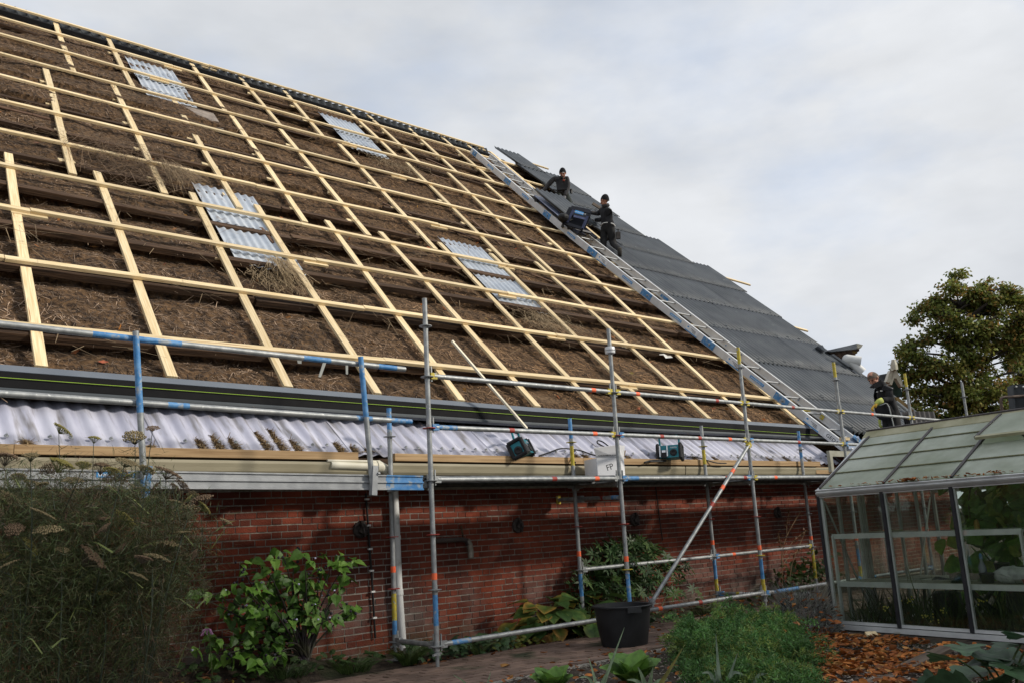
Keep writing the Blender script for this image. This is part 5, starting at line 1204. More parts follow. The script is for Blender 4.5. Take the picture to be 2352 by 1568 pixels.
# --- man on the scaffold with yellow gloves
z3 = lambda x, y, w: atw((3240 + x / 5.6) * .604938, (1380 + y / 5.6) * .604938, w)
wf = 16.0
px = .604938 / 5.6 * wf / FPX
J = {'pelvis': (z3(790, 1110, wf), .165), 'waist': (z3(740, 900, wf), .165), 'chest': (z3(680, 640, wf), .175), 'neckb': (z3(590, 490, wf - .02), .085), 'neck': (z3(520, 420, wf - .03), .066),
     'shl': (z3(745, 560, wf - .19), .088), 'ell': (z3(775, 760, wf - .24), .072), 'wrl': (z3(590, 775, wf - .30), .05),
     'shr': (z3(560, 560, wf + .19), .085), 'elr': (z3(520, 900, wf + .25), .068), 'wrr': (z3(560, 1170, wf + .22), .05),
     'hl': (z3(880, 1170, wf - .08), .125)}
zk, za = 2.16, 1.86
dv = J['hl'][0]
J['kl'] = (Vector((dv.x + .02, dv.y + .02, zk)), .09); J['al'] = (Vector((dv.x + .06, dv.y + .05, za)), .06); J['tl'] = (Vector((dv.x - .06, dv.y + .02, za - .07)), .05)
J['hr'] = (z3(720, 1180, wf + .10), .12); dv = J['hr'][0]
J['kr'] = (Vector((dv.x - .0, dv.y - .02, zk)), .09); J['ar'] = (Vector((dv.x + .02, dv.y + .03, za)), .06); J['tr'] = (Vector((dv.x - .12, dv.y, za - .07)), .05)
ZN3 = dict(ZN1)
p3 = thing('person', (J['al'][0].x, J['al'][0].y, ring(3) + .05), 'bareheaded person in a black coat and yellow gloves standing on the scaffold holding a cord', 'person')
hc3 = z3(425, 315, wf - .03); rt = -left.normalized()
fd3 = left.normalized() * .66 + toward * .48 - upv * .52; up3 = (upv + left.normalized() * .5)
def ex3(mb):
    head(mb, hc3, fd3, up3, 2, 5, 1.05)
    wl_ = J['wrl'][0]
    mb.tube([wl_ + (J['ell'][0] - wl_) * .12, z3(545, 800, wf - .30), z3(480, 860, wf - .30)], [.052, .05, .042], 12, mi=3)
    hand(mb, z3(500, 845, wf - .30), z3(395, 940, wf - .31) - z3(500, 845, wf - .30), upv + left.normalized() * .6, 4, .75, 1.12)
    hand(mb, J['wrr'][0], -upv + left.normalized() * .1, left.normalized(), 3, .5, 1.1, side=-1)
    mb.tube([z3(600, 480, wf), z3(540, 430, wf - .02)], [.10, .085], 14, mi=0)
    for n_ in ('tl', 'tr'): mb.ball(J[n_][0], (.13, .055, .05), 12, 8, frame_of(left), 7)
mats3 = [black_cl, MATS['black_trousers'], skin_m, glove_y, glove_o, MATS['dark_feature'], black_cl, boot_m]
figure(p3, J, E1, ZN3, mats3, [ex3], p3.location)
# hair: fuller at the back and top, thin at the temple
f = fd3.normalized(); 
cap(p3, hc3 - f * .004, fd3 + up3 * .26, up3, hair_m, r=(.121, .093, .132), z0=-.006, brim=False, name='hair')
mb = MB(); n_ = (z3(590, 490, wf) - z3(520, 420, wf)).normalized()
mb.hexa([z3(340, 505, wf - .1), z3(430, 525, wf - .16), z3(600, 470, wf - .15), z3(560, 480, wf + .0), z3(400, 440, wf - .12), z3(440, 470, wf - .17), z3(590, 330, wf - .14), z3(580, 330, wf + .02)]); mb.build('collar', black_cl, p3)
mb = MB(); mb.hexa([z3(600, 560, wf - .22), z3(655, 455, wf - .20), z3(850, 540, wf - .26), z3(830, 560, wf - .26), z3(600, 550, wf - .16), z3(655, 440, wf - .14), z3(850, 500, wf - .14), z3(830, 520, wf - .14)]); mb.build('shoulder_panel', black_cl, p3)
mb = MB(); mb.tube([z3(485, 598, wf - .20), z3(525, 592, wf - .21)], .006, 6); mb.tube([z3(570, 575, wf - .22), z3(620, 574, wf - .22)], .007, 6); mb.ball(z3(828, 520, wf - .27), .008, 6, 5); mb.build('chest_zip', whitep, p3)
mb = MB()                                                       # long coat skirt
cs = [z3(x, y, wf + d_) for x, y, d_ in ((500, 1000, -.1), (720, 1000, -.24), (950, 950, -.12), (960, 980, .14), (700, 1020, .2), (530, 1010, .1))]
ce = [z3(x, y, wf + d_) for x, y, d_ in ((545, 1180, -.1), (760, 1190, -.26), (1025, 1110, -.12), (1020, 1130, .16), (720, 1200, .22), (560, 1190, .1))]
ct = [z3(x, y, wf + d_) for x, y, d_ in ((470, 800, -.08), (680, 800, -.20), (890, 780, -.1), (890, 790, .12), (690, 800, .18), (500, 800, .1))]
mb.add(ct + cs + ce, [(i, (i + 1) % 6, 6 + (i + 1) % 6, 6 + i) for i in range(6)] + [(6 + i, 6 + (i + 1) % 6, 12 + (i + 1) % 6, 12 + i) for i in range(6)] + [(5, 4, 3, 2, 1, 0), (12, 13, 14, 15, 16, 17)]); mb.build('coat_skirt', black_cl, p3, smooth=True)
mb = MB(); mb.tube([z3(560, 880, wf - .31), z3(620, 862, wf - .32), z3(680, 838, wf - .32), z3(720, 850, wf - .32), z3(760, 920, wf - .32), z3(790, 1030, wf - .32), z3(815, 1140, wf - .32), z3(850, 1280, wf - .32), z3(885, 1440, wf - .30), Vector((z3(890, 1440, wf - .3).x, z3(890, 1440, wf - .3).y, ring(3) + .06))], .009, 8)
tag(mb.build('grey_cable', mat('grey_cord', (.42, .44, .42), (.52, .54, .52), 9, .5), smooth=True), 'stiff pale grey cable curving down from the yellow-gloved hand', 'cable')
# ================================================================== GREENHOUSE
G0 = Vector((3.925, -1.734, 0)); GA = Vector((-.174, -.985, 0)).normalized(); GN = Vector((.985, -.174, 0)).normalized()
GH = lambda a, b, z: G0 + GA * a + GN * b + Vector((0, 0, z))
GL, GW, EZ, RZ_ = 3.74, 2.0, 1.40, 2.06
gh = thing('greenhouse', G0, 'aluminium greenhouse with dark glazing bars and dirty lapped roof glass', 'greenhouse')
up = Vector((0, 0, 1))
def gbar(name, p, q, w, h, m, u=up, par=gh):
    mb = MB(); p, q = Vector(p), Vector(q); mb.box((p + q) / 2, ((q - p).length, w, h), frame_of(q - p, u)); return mb.build(name, m, par)
for b in (0, GW):
    gbar('base_rail', GH(-.02, b, .022), GH(GL, b, .022), .05, .045, frame_g); gbar('sill_rail', GH(.02, b + (.012 if b == 0 else -.012), .068), GH(GL, b + (.012 if b == 0 else -.012), .068), .03, .03, frame_g)
    s = -1 if b == 0 else 1
    mb = MB(); mb.extr([(-.030 * s * -1, 1.375), (.055 * s, 1.40), (.060 * s, 1.412), (.045 * s, 1.422), (.060 * s, 1.440), (.050 * s, 1.448), (-.02 * s, 1.435), (-.03 * s, 1.40)], [.01, GL], None, lambda a, o, z: GH(a, b + o, z)); mb.build('eaves_gutter', frame_g, gh)
    gbar('eaves_plate', GH(0, b, 1.385), GH(GL, b, 1.385), .03, .05, frame_g)
gbar('base_rail', GH(0, 0, .022), GH(0, GW, .022), .05, .045, frame_g); gbar('base_rail', GH(GL, 0, .022), GH(GL, GW, .022), .05, .045, frame_g)
BA = [.0, .80, 1.56, 2.30, 3.03, GL]
for i, a in enumerate(BA):
    for b, s in ((0, -1), (GW, 1)):
        gbar('glazing_bar', GH(a, b + s * .014, .05), GH(a, b + s * .014, 1.385), .035 if i else .03, .018, frame_d, GN)
        gbar('wall_bar', GH(a + (.028 if i == 0 else .02), b - s * .012, .05), GH(a + (.028 if i == 0 else .02), b - s * .012, 1.385), .034 if i == 0 else .022, .026, frame_g if b == 0 else frame_in, GN)
RA = [.05, .85, 1.59, 2.33, 3.05, GL - .03]
slope = (GH(0, 1, RZ_) - GH(0, -.02, 1.455)).normalized(); rn = slope.cross(GA).normalized(); rn = rn if rn.z > 0 else -rn
for a in RA:
    gbar('roof_bar', GH(a, -.02, 1.462), GH(a, 1.0, RZ_ + .012), .032, .022, roofbar, rn)
    gbar('roof_bar', GH(a, GW + .02, 1.462), GH(a, 1.0, RZ_ + .012), .032, .022, roofbar, up)
mb = MB(); mb.extr([(.90, RZ_ - .055), (.90, RZ_ - .04), (.99, RZ_ + .035), (1.01, RZ_ + .035), (1.10, RZ_ - .04), (1.10, RZ_ - .055), (1.0, RZ_ + .01)], [-.03, GL], None, lambda a, b, z: GH(a, b, z)); mb.build('ridge_cap', ridge_m, gh)
mb = MB(); mb.extr([(.985, RZ_ + .035), (.985, RZ_ + .05), (1.0, RZ_ + .055), (1.015, RZ_ + .05), (1.015, RZ_ + .035)], [-.03, GL], None, lambda a, b, z: GH(a, b, z)); mb.build('ridge_trim', roofbar, gh)
# lapped roof panes, four to a bay
def rp(a, t, h, side=0):
    b = t if side == 0 else GW - t; return GH(a, b, 1.455 + (RZ_ - 1.455) * t) + (rn if side == 0 else Vector((rn - 2 * GN * rn.dot(GN)))) * h
lapm = mat('lap_moss', (.10, .105, .05), (.17, .17, .09), 20, .9)
LAPS = [-.02, .27, .515, .76, .985]
for i in range(len(RA) - 1):
    a0, a1 = RA[i] + .014, RA[i + 1] - .014
    vent = i == 2
    for side in (0, 1):
        for j in range(4):
            t0, t1 = LAPS[j] - (.018 if j else 0), LAPS[j + 1]
            if vent and side == 0 and j >= 2: continue
            e = .004
            mb = MB(); mb.hexa([rp(a0, t0, .012, side), rp(a1, t0, .012, side), rp(a1, t1, .004, side), rp(a0, t1, .004, side), rp(a0, t0, .016, side), rp(a1, t0, .016, side), rp(a1, t1, .008, side), rp(a0, t1, .008, side)])
            pn = mb.build('roof_pane', glass_r, gh)
            if j and side == 0:
                gbar('lap_line', rp(a0, t0 - .004, .017), rp(a1, t0 - .004, .017), .016, .006, lapm, rn, pn)
# the opening light in the third bay
a0, a1 = RA[2] + .01, RA[3] - .01
vl = lambda a, t, h: rp(a, t, h + .06 * (1 - t) / .5)
mb = MB(); mb.hexa([vl(a0, .50, .03), vl(a1, .50, .03), vl(a1, .97, .03), vl(a0, .97, .03), vl(a0, .50, .035), vl(a1, .50, .035), vl(a1, .97, .035), vl(a0, .97, .035)]); vp = mb.build('roof_vent', glass_r, gh)
for p, q, w in (((a0, .50), (a1, .50), .035), ((a0, .50), (a0, .97), .03), ((a1, .50), (a1, .97), .03)):
    gbar('vent_frame', vl(p[0], p[1], .03), vl(q[0], q[1], .03), w, .03, roofbar if p[1] != q[1] else ridge_m, rn, vp)
# wall panes
for i in range(len(BA) - 1):
    for b in (0, GW):
        for z0, z1 in ((.07, .74), (.735, 1.375)):
            mb = MB(); mb.box(GH((BA[i] + BA[i + 1]) / 2, b, (z0 + z1) / 2), (BA[i + 1] - BA[i] - .02, .003, z1 - z0), frame_of(GA)); mb.build('wall_pane', glass_w, gh)
# gables
for a in (0.0, GL):
    gb = [0, .31, .66, 1.34, 1.69, GW]
    for b in gb[1:-1]:
        zt = 1.455 + (RZ_ - 1.455) * (b if b < 1 else 2 - b); gbar('gable_bar', GH(a, b, .05), GH(a, b, zt), .03, .03, frame_in, GA)
    if a == 0:
        gbar('door_post', GH(a, .72, .05), GH(a, .72, 1.85), .035, .035, frame_in, GA); gbar('door_rail', GH(a, .70, .95), GH(a, 1.34, .95), .05, .03, mat('mossy_rail', (.30, .27, .16), (.38, .35, .22), 6, .6), up)
    for q in (0, 1):
        b0 = 0 if q == 0 else GW; gbar('gable_rafter', GH(a, b0, 1.43), GH(a, 1.0, RZ_), .035, .035, frame_g, GA)
        gbar('diagonal_stay', GH(a + .02, b0 + (.06 if q == 0 else -.06), 1.32), GH(a + .02, b0 + (.60 if q == 0 else -.60), .12), .022, .008, frame_in, GA)
    for b0, b1 in zip(gb[:-1], gb[1:]):
        za = lambda b: 1.44 + (RZ_ - 1.46) * (b if b < 1 else 2 - b)
        if b0 < 1 < b1:
            mb = MB(); P_ = [GH(a, b0 + .01, .06), GH(a, b1 - .01, .06), GH(a, b1 - .01, za(b1)), GH(a, 1, RZ_ - .03), GH(a, b0 + .01, za(b0))]; n_ = GA * .003
            mb.add(P_ + [v + n_ for v in P_], [(4, 3, 2, 1, 0), (5, 6, 7, 8, 9)] + [(k, (k + 1) % 5, 5 + (k + 1) % 5, 5 + k) for k in range(5)])
        else:
            mb = MB(); mb.hexa([GH(a, b0 + .01, .06), GH(a, b1 - .01, .06), GH(a + .003, b1 - .01, .06), GH(a + .003, b0 + .01, .06), GH(a, b0 + .01, za(b0)), GH(a, b1 - .01, za(b1)), GH(a + .003, b1 - .01, za(b1)), GH(a + .003, b0 + .01, za(b0))])
        mb.build('gable_pane', glass_w, gh)
# staging: two shelf levels along the near side and one across the far end
sh_m = mat('shelf_top', (.12, .115, .085), (.22, .215, .16), 8, .7)
for z, a1 in ((.945, 2.13), (.455, 2.5)):
    gbar('shelf_rail', GH(.075, .05, z), GH(a1, .05, z), .012, .052, frame_g); gbar('shelf_rail', GH(.075, .50, z), GH(a1, .50, z), .012, .045, frame_g)
    mb = MB(); mb.box(GH((.08 + a1) / 2, .275, z + .018), (a1 - .1, .44, .008), frame_of(GA)); mb.build('shelf', sh_m if z < .5 else glass_w, gh)
for a in (.085, 2.12):
    for b in (.05, .49): gbar('shelf_leg', GH(a, b, .02), GH(a, b, .955), .035, .02, frame_g, GA)
gbar('shelf_rail', GH(.40, .5, .40), GH(.40, 1.5, .42), .012, .05, frame_g); mb = MB(); mb.box(GH(.22, 1.0, .44), (.36, 1.0, .01), frame_of(GA)); mb.build('shelf', sh_m, gh)
# leaves in the greenhouse gutter come with the other litter further down

# ---- things inside
def can(loc, col, lab, k=1.0, rot=0.0):
    t = thing('watering_can', loc, lab, 'watering can'); R = Matrix.Rotation(rot, 3, 'Z'); P = lambda x, y, z: Vector(loc) + R @ Vector((x, y, z)) * k
    mb = MB(); mb.lathe(P(0, 0, 0), [(.10 * k, 0), (.115 * k, .01), (.12 * k, .10 * k), (.105 * k, .26 * k), (.085 * k, .275 * k), (.08 * k, .26 * k)], 20); mb.build('body', col, t, smooth=True)
    mb = MB(); mb.tube([P(.10, 0, .05), P(.22, 0, .14), P(.33, 0, .27), P(.36, 0, .30)], [.028 * k, .022 * k, .017 * k, .017 * k], 10); mb.build('spout', col, t, smooth=True)
    mb = MB(); mb.lathe(P(.35, 0, .29), [(.018 * k, 0), (.045 * k, .04 * k), (.047 * k, .048 * k)], 14, axis=tuple(R @ Vector((.6, 0, .8)))); mb.build('rose', col, t, smooth=True)
    mb = MB(); mb.tube([P(-.09, 0, .06), P(-.17, 0, .15), P(-.16, 0, .30), P(-.06, 0, .38), P(.05, 0, .36), P(.08, 0, .26)], .014 * k, 8); mb.build('handle', col, t, smooth=True)
gr_can = mat('dark_green_plastic', (.012, .028, .018), (.02, .04, .026), 8, .45); dk_can = mat('anthracite_plastic', (.018, .02, .021), (.028, .03, .031), 8, .45)
can(GH(.98, .55, .02), dk_can, 'anthracite watering can behind the first dark glazing bar of the greenhouse', 1.25, -1.2)
can(GH(1.75, .62, .02), gr_can, 'large dark green watering can on the greenhouse floor next to the striped bucket', 1.55, 2.2)
bk = thing('striped_bucket', GH(2.1, .34, .02), 'white bucket with a red and a blue band on the greenhouse floor', 'bucket')
mb = MB(); mb.lathe(GH(2.1, .34, .03), [(.115, 0), (.125, .05)], 24, mi=0); 
for r0, z0, r1, z1, mi in ((.125, .05, .133, .10, 1), (.133, .10, .150, .215, 0), (.150, .215, .155, .255, 2), (.155, .255, .165, .31, 0), (.165, .31, .168, .315, 0), (.168, .315, .158, .315, 0), (.158, .315, .118, .02, 0)):
    mb.lathe(GH(2.1, .34, .03), [(r0, z0), (r1, z1)], 24, mi=mi, cap=False)
mb.build('body', [whitep, mat('blue_band', (.03, .05, .22), (.04, .07, .28), 5, .5), mat('red_band', (.30, .02, .02), (.38, .03, .03), 5, .5)], bk, smooth=True)
mb = MB(); mb.tube([GH(2.02, .19, .31), GH(1.96, .15, .20), GH(2.0, .14, .10), GH(2.1, .15, .05)], .006, 6); mb.build('handle', galv, bk)
bt = thing('spray_bottle', GH(1.52, .36, .48), 'clear plastic bottle with a blue cap on the lower greenhouse shelf', 'bottle')
mb = MB(); mb.lathe(GH(1.52, .36, .48), [(.034, 0), (.036, .01), (.036, .13), (.03, .15), (.013, .19), (.013, .21)], 16); mb.build('body', mat('bottle_plastic', (.12, .14, .16), (.2, .22, .25), 6, .2), bt, smooth=True)
mb = MB(); mb.lathe(GH(1.52, .36, .69), [(.016, 0), (.016, .03), (.01, .05)], 12); mb.build('cap', bluep, bt)
cb = mat('crumpled_film', (.42, .43, .42), (.60, .61, .60), 12, .18, bump=.5, transl=.3)
mb = MB(); mb.ball(GH(1.86, .30, .545), (.20, .13, .085), 20, 12, frame_of(GA)); mb.v = [(v[0] + .02 * fbm(v[0] * 14, v[1] * 14, v[2] * 14), v[1] + .02 * fbm(v[0] * 14 + 4, v[1] * 14, v[2] * 14), max(v[2] + .02 * fbm(v[0] * 14, v[1] * 14 + 4, v[2] * 14), .478)) for v in mb.v]
tag(mb.build('plastic_bag', cb), 'crumpled clear plastic bag lying on the lower greenhouse shelf', 'plastic bag')
tr = thing('seed_tray', GH(2.2, .27, .475), 'red-brown seed tray holding black pots on the lower greenhouse shelf', 'tray')
mb = MB(); mb.box(GH(2.2, .27, .50), (.36, .24, .05), frame_of(GA), taper=1.08); mb.build('tray', mat('red_tray', (.16, .05, .045), (.22, .08, .07), 5, .5), tr)
for i, (a, b) in enumerate(((2.10, .20), (2.20, .22), (2.32, .24))):
    lab_ = ('left black plant pot in the red-brown seed tray', 'middle black plant pot in the red-brown seed tray', 'right black plant pot in the red-brown seed tray')[i]
    mb = MB(); mb.lathe(GH(a, b, .52), [(.032, 0), (.045, .07), (.048, .07), (.048, .082), (.04, .08)], 14); o = tag(mb.build('plant_pot', black_rub, smooth=True), lab_, 'plant pot', 'black pots in the seed tray')
for i, (a, b, l) in enumerate(((1.64, .22, 'wide black plant pot left of the crumpled bag on the shelf'), (1.68, .42, 'tall black plant pot behind the crumpled bag on the shelf'))):
    mb = MB(); mb.lathe(GH(a, b, .477), [(.05, 0), (.066, .08 + .08 * i), (.07, .08 + .08 * i), (.07, .095 + .08 * i), (.06, .09 + .08 * i)], 16); tag(mb.build('plant_pot', black_rub, smooth=True), l, 'plant pot')

# ================================================================== FOLIAGE TOOLS
def leaf_mesh(name, prof, L, fold=.15, curl=.15, col=(.06, .11, .02), edge=None, var=.12, m=None, wave=0.0, bulb=0.0):
    """leaf along +X, upper side +Z; prof = [(t, half width)], two strips either side of the midrib"""
    vs, fs, cs = [], [], []
    n = len(prof)
    for i, (t, w) in enumerate(prof):
        z = -curl * L * t * t + bulb * math.sin(PI * t) * L
        wv = wave * math.sin(i * 2.4)
        for s in (-1, -.5, 0, .5, 1) if bulb or edge else (-1, 0, 1):
            vs.append((t * L, s * w * L, z + abs(s) * w * L * fold + wv * abs(s) * L + (bulb * .3 * L * (.5 - abs(abs(s) - .5)) if bulb else 0)))
            c = np.array(col) * (1 + var * rnd.uniform(-1, 1))
            if edge is not None:
                e = abs(s) ** 2 * rnd.uniform(.5, 1.3) + (t ** 4) * rnd.uniform(.2, .9); c = c * (1 - min(1, e * edge[1])) + np.array(edge[0]) * min(1, e * edge[1])
            cs.append(c)
    k = 5 if bulb or edge else 3
    for i in range(n - 1):
        for j in range(k - 1): fs.append((i * k + j, (i + 1) * k + j, (i + 1) * k + j + 1, i * k + j + 1))
    me = bpy.data.meshes.new(name); me.from_pydata(vs, [], fs)
    a = me.attributes.new('tint', 'FLOAT_COLOR', 'POINT'); a.data.foreach_set('color', np.concatenate([np.array(cs), np.ones((len(cs), 1))], 1).astype(np.float32).ravel())
    me.materials.append(m or leaf_g); me.update(); return me
def leaf_mat(p, d, nrm, k=1.0):
    x = Vector(d).normalized(); z = Vector(nrm); z = (z - x * z.dot(x)); z = z.normalized() if z.length > 1e-4 else x.orthogonal().normalized(); y = z.cross(x)
    return Matrix.Translation(Vector(p)) @ Matrix((x, y, z)).transposed().to_4x4() @ Matrix.Scale(k, 4)
class Blades:
    """many small leaves gathered into one mesh with per-leaf colour"""
    def __init__(s): s.V, s.F, s.T, s.n = [], [], [], 0
    def add(s, P, D, Nn, L, Wd, col, bend=.0):
        P, D, Nn = (np.asarray(a, float) for a in (P, D, Nn)); n = len(P)
        D = D / np.linalg.norm(D, axis=1, keepdims=True); sd = np.cross(Nn, D); sd /= np.maximum(1e-6, np.linalg.norm(sd, axis=1, keepdims=True)); up_ = np.cross(D, sd)
        L = np.broadcast_to(np.asarray(L, float), (n,))[:, None]; Wd = np.broadcast_to(np.asarray(Wd, float), (n,))[:, None]
        mid = P + D * L * .45 + up_ * L * .06; tip = P + D * L - up_ * L * bend
        q = np.stack([P, mid + sd * Wd - up_ * Wd * .25, tip, mid - sd * Wd - up_ * Wd * .25], 1)
        s.V.append(q.reshape(-1, 3)); s.F.append(np.arange(n)[:, None] * 4 + np.array([[0, 1, 2, 3]]) + s.n); s.n += n * 4
        s.T.append(np.repeat(np.broadcast_to(np.asarray(col, float), (n, 3)), 4, 0))
    def build(s, name, parent=None, m=None): return bulk(name, np.concatenate(s.V), np.concatenate(s.F), m or leaf_g, np.concatenate(s.T), parent)
def vary(n, c, dv=.25, hue=.12):
    c = np.array(c)[None, :] * (1 + rng.uniform(-dv, dv, (n, 1))); return np.clip(c * (1 + rng.uniform(-hue, hue, (n, 3))), .003, 1)
def cat_curve(pts, k=6):
    out = []
    for i in range(len(pts) - 1):
        p0, p1, p2, p3 = pts[max(i - 1, 0)], pts[i], pts[i + 1], pts[min(i + 2, len(pts) - 1)]
        for j in range(k):
            t = j / k; out.append(.5 * ((2 * p1) + (p2 - p0) * t + (2 * p0 - 5 * p1 + 4 * p2 - p3) * t * t + (3 * p1 - p0 - 3 * p2 + p3) * t ** 3))
    out.append(pts[-1]); return out
rdir = lambda zlo=-.3, zhi=1.0: Vector((rnd.gauss(0, 1), rnd.gauss(0, 1), rnd.uniform(zlo, zhi))).normalized()
camdir = Vector(-_F)

# ---- cucumber vines in the greenhouse
cu_ms = [leaf_mesh('cucumber_leaf', [(0, .02), (.10, .36), (.25, .50), (.42, .44), (.55, .48), (.72, .30), (.86, .18), (1, .01)], .17, .12, .22, c) for c in ((.14, .27, .045), (.18, .33, .06), (.10, .21, .038), (.27, .33, .07))]
cv = thing('cucumber_vine', GH(1.9, 1.2, 0), 'tall leafy cucumber vines filling the far side of the greenhouse', 'vine')
st_m = mat('green_stem', (.045, .07, .02), (.08, .11, .035), 12, .6)
for a, b in ((1.0, 1.25), (1.45, 1.05), (1.9, 1.3), (2.35, 1.1), (2.8, 1.25), (3.2, 1.1)):
    pts = cat_curve([GH(a + rnd.gauss(0, .06), b + rnd.gauss(0, .06), z) for z in (.02, .4, .8, 1.2, 1.55)]); mb = MB(); mb.tube(pts, .009, 6); mb.build('stem', st_m, cv)
for _ in range(330):
    a = rnd.uniform(.85, 3.5); zt = 1.45 if a > 1.25 else 1.15
    z = rnd.uniform(.15, zt) if rnd.random() < .75 else rnd.uniform(.9, zt); b = rnd.gauss(1.12, .22)
    d = Vector((rnd.gauss(0, 1), rnd.gauss(0, 1), rnd.uniform(-1.2, .1))); nn = -GN * rnd.uniform(.3, 1) + up * rnd.uniform(.2, .9) + Vector((rnd.gauss(0, .4), rnd.gauss(0, .4), 0))
    link('leaf', cu_ms[rnd.choice((0, 0, 1, 2, 2, 3) if z > .4 else (0, 1, 3, 3))], cv, leaf_mat(GH(a, min(1.85, max(.75, b)), z), d, nn, rnd.uniform(.75, 1.35)))
for _ in range(150):
    d = Vector((rnd.gauss(0, 1), rnd.gauss(0, 1), rnd.uniform(-1.2, .1))); nn = -GN * rnd.uniform(.3, 1) + up * rnd.uniform(.2, .9)
    link('leaf', cu_ms[rnd.choice((0, 1, 1, 2, 3))], cv, leaf_mat(GH(rnd.uniform(.75, 2.6), rnd.uniform(1.3, 1.9), rnd.uniform(.55, 1.42)), d, nn, rnd.uniform(.8, 1.35)))
for _ in range(70):
    link('leaf', cu_ms[rnd.choice((0, 1, 1, 2))], cv, leaf_mat(GH(rnd.uniform(.6, 1.25), rnd.uniform(1.35, 1.92), rnd.uniform(1.0, 1.46)), Vector((rnd.gauss(0, 1), rnd.gauss(0, 1), rnd.uniform(-1.2, .1))), -GN * rnd.uniform(.3, 1) + up * rnd.uniform(.2, .9), rnd.uniform(.8, 1.3)))
mb = MB(); mb.ball(GH(1.22, .86, .99), (.028, .028, .07), 10, 8); mb.build('yellow_cucumber', mat('ripe_yellow', (.40, .24, .06), (.50, .33, .10), 9, .5), cv)
# weeds with yellow flowers behind the near glass
wd = thing('yellow_flower_weed', GH(.9, .22, .02), 'thin weeds with small yellow flowers behind the lower greenhouse glass', 'weed')
B_ = Blades()
n = 1600; aa = rng.uniform(.15, 2.3, n); bb_ = rng.uniform(.08, .6, n); hz = np.abs(rng.normal(0, .10, n)) + .02
B_.add(np.array([GH(a, b, .02) for a, b in zip(aa, bb_)]), np.stack([rng.normal(0, .35, n), rng.normal(0, .35, n), np.ones(n)], 1), rng.normal(0, 1, (n, 3)), hz * 2.0 + .05, .006, vary(n, (.05, .075, .02)))
B_.build('grass', wd)
for a, z, k in ((.46, .44, 1), (.70, .31, 3), (.86, .30, 3), (1.02, .17, 3), (1.08, .14, 3), (1.22, .22, 2), (1.58, .33, 3), (.58, .22, 3)):
    mb = MB(); mb.tube(cat_curve([GH(a + rnd.gauss(0, .05), .16, .02), GH(a + .02, .15, z * .6), GH(a, .13, z)], 4), .003, 5)
    mb.build('stem', st_m, wd)
    mb = MB()
    for _ in range(k * 3): mb.ball(GH(a + rnd.gauss(0, .025), .12 + rnd.gauss(0, .01), z + rnd.gauss(0, .018)), .008, 6, 4)
    mb.build('flower', mat('yellow_flower', (.50, .46, .05), (.60, .55, .12), 10, .6), wd)

# ---- leafy shrub with toothed leaves in front of the wall
tooth = lambda w: [(0, .01), (.08, .6 * w), (.16, 1.0 * w), (.24, .92 * w), (.30, 1.12 * w), (.40, .90 * w), (.46, 1.0 * w), (.58, .66 * w), (.64, .74 * w), (.78, .36 * w), (.90, .16 * w), (1, .005)]
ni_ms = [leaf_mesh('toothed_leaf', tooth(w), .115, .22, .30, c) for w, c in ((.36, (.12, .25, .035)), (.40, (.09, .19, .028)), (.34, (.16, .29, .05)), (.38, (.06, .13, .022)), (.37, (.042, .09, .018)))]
shb = thing('leafy_shrub', Vector((-.95, .72, gz(-.95, .72))), 'bright green shrub with toothed leaves and tiny pale flowers in front of the brick wall', 'shrub')
zs_ = lambda x, y, yy: aty((700 + x / 2.649) * .604938, (2000 + y / 2.649) * .604938, yy)
cl = [(560,380),(620,440),(700,330),(790,390),(840,440),(930,320),(980,240),(1040,310),(1100,390),(1150,260),(1210,270),(1260,350),(1390,280),(1390,430),(1480,380),(1560,280),(1630,360),(1690,340),(1650,520),(1560,430),(560,570),(600,640),(650,620),(710,560),(760,660),(880,580),(960,510),(990,640),(1090,560),(1130,580),(1250,520),(1350,560),(1280,640),(1480,690),(1540,600),(240,650),(330,690),(200,620),(110,680),(460,640),(370,790),(480,840),(420,900),(640,820),(700,800),(780,850),(860,800),(1160,750),(1250,790),(1320,700),(1640,820),(1720,800),(1690,870),(1450,950),(1380,950),(1300,930),(1500,910),(1560,890),(1060,950),(1100,1030),(1060,1030),(880,1110),(940,1180),(1080,1120),(1230,1010),(1280,1020),(650,1030),(690,950),(500,1130),(340,1140),(290,1310),(350,1380),(420,1270),(490,1300),(120,1230),(290,1190),(250,1100),(700,1360),(760,1410),(680,1430),(860,1290),(960,1290),(1160,1280),(890,1370),(620,1280),(560,1180),(760,1270)]
bs = Vector((-.95, .72, gz(-.95, .72)))
tips = []
for (x, y) in cl:
    p = zs_(x, y, rnd.uniform(.38, .85)); tips.append(p)
    for q in range(rnd.choice((2, 3, 3, 4))):
        d = Vector((rnd.gauss(0, .7), rnd.gauss(-.35, .5), rnd.uniform(-.95, .05))); nn = Vector((rnd.gauss(.25, .4), rnd.gauss(-.6, .35), rnd.uniform(.5, 1)))
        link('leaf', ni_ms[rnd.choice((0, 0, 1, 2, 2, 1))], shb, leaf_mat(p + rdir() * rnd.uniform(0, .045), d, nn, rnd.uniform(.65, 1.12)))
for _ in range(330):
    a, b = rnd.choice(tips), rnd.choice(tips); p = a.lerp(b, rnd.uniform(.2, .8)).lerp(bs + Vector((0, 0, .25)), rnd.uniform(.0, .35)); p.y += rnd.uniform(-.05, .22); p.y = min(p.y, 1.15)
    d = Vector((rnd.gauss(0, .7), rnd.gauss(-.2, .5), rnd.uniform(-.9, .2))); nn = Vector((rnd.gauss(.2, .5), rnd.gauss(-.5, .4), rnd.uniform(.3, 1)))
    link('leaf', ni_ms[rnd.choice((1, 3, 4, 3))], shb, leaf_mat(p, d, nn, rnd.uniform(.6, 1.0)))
mb = MB()
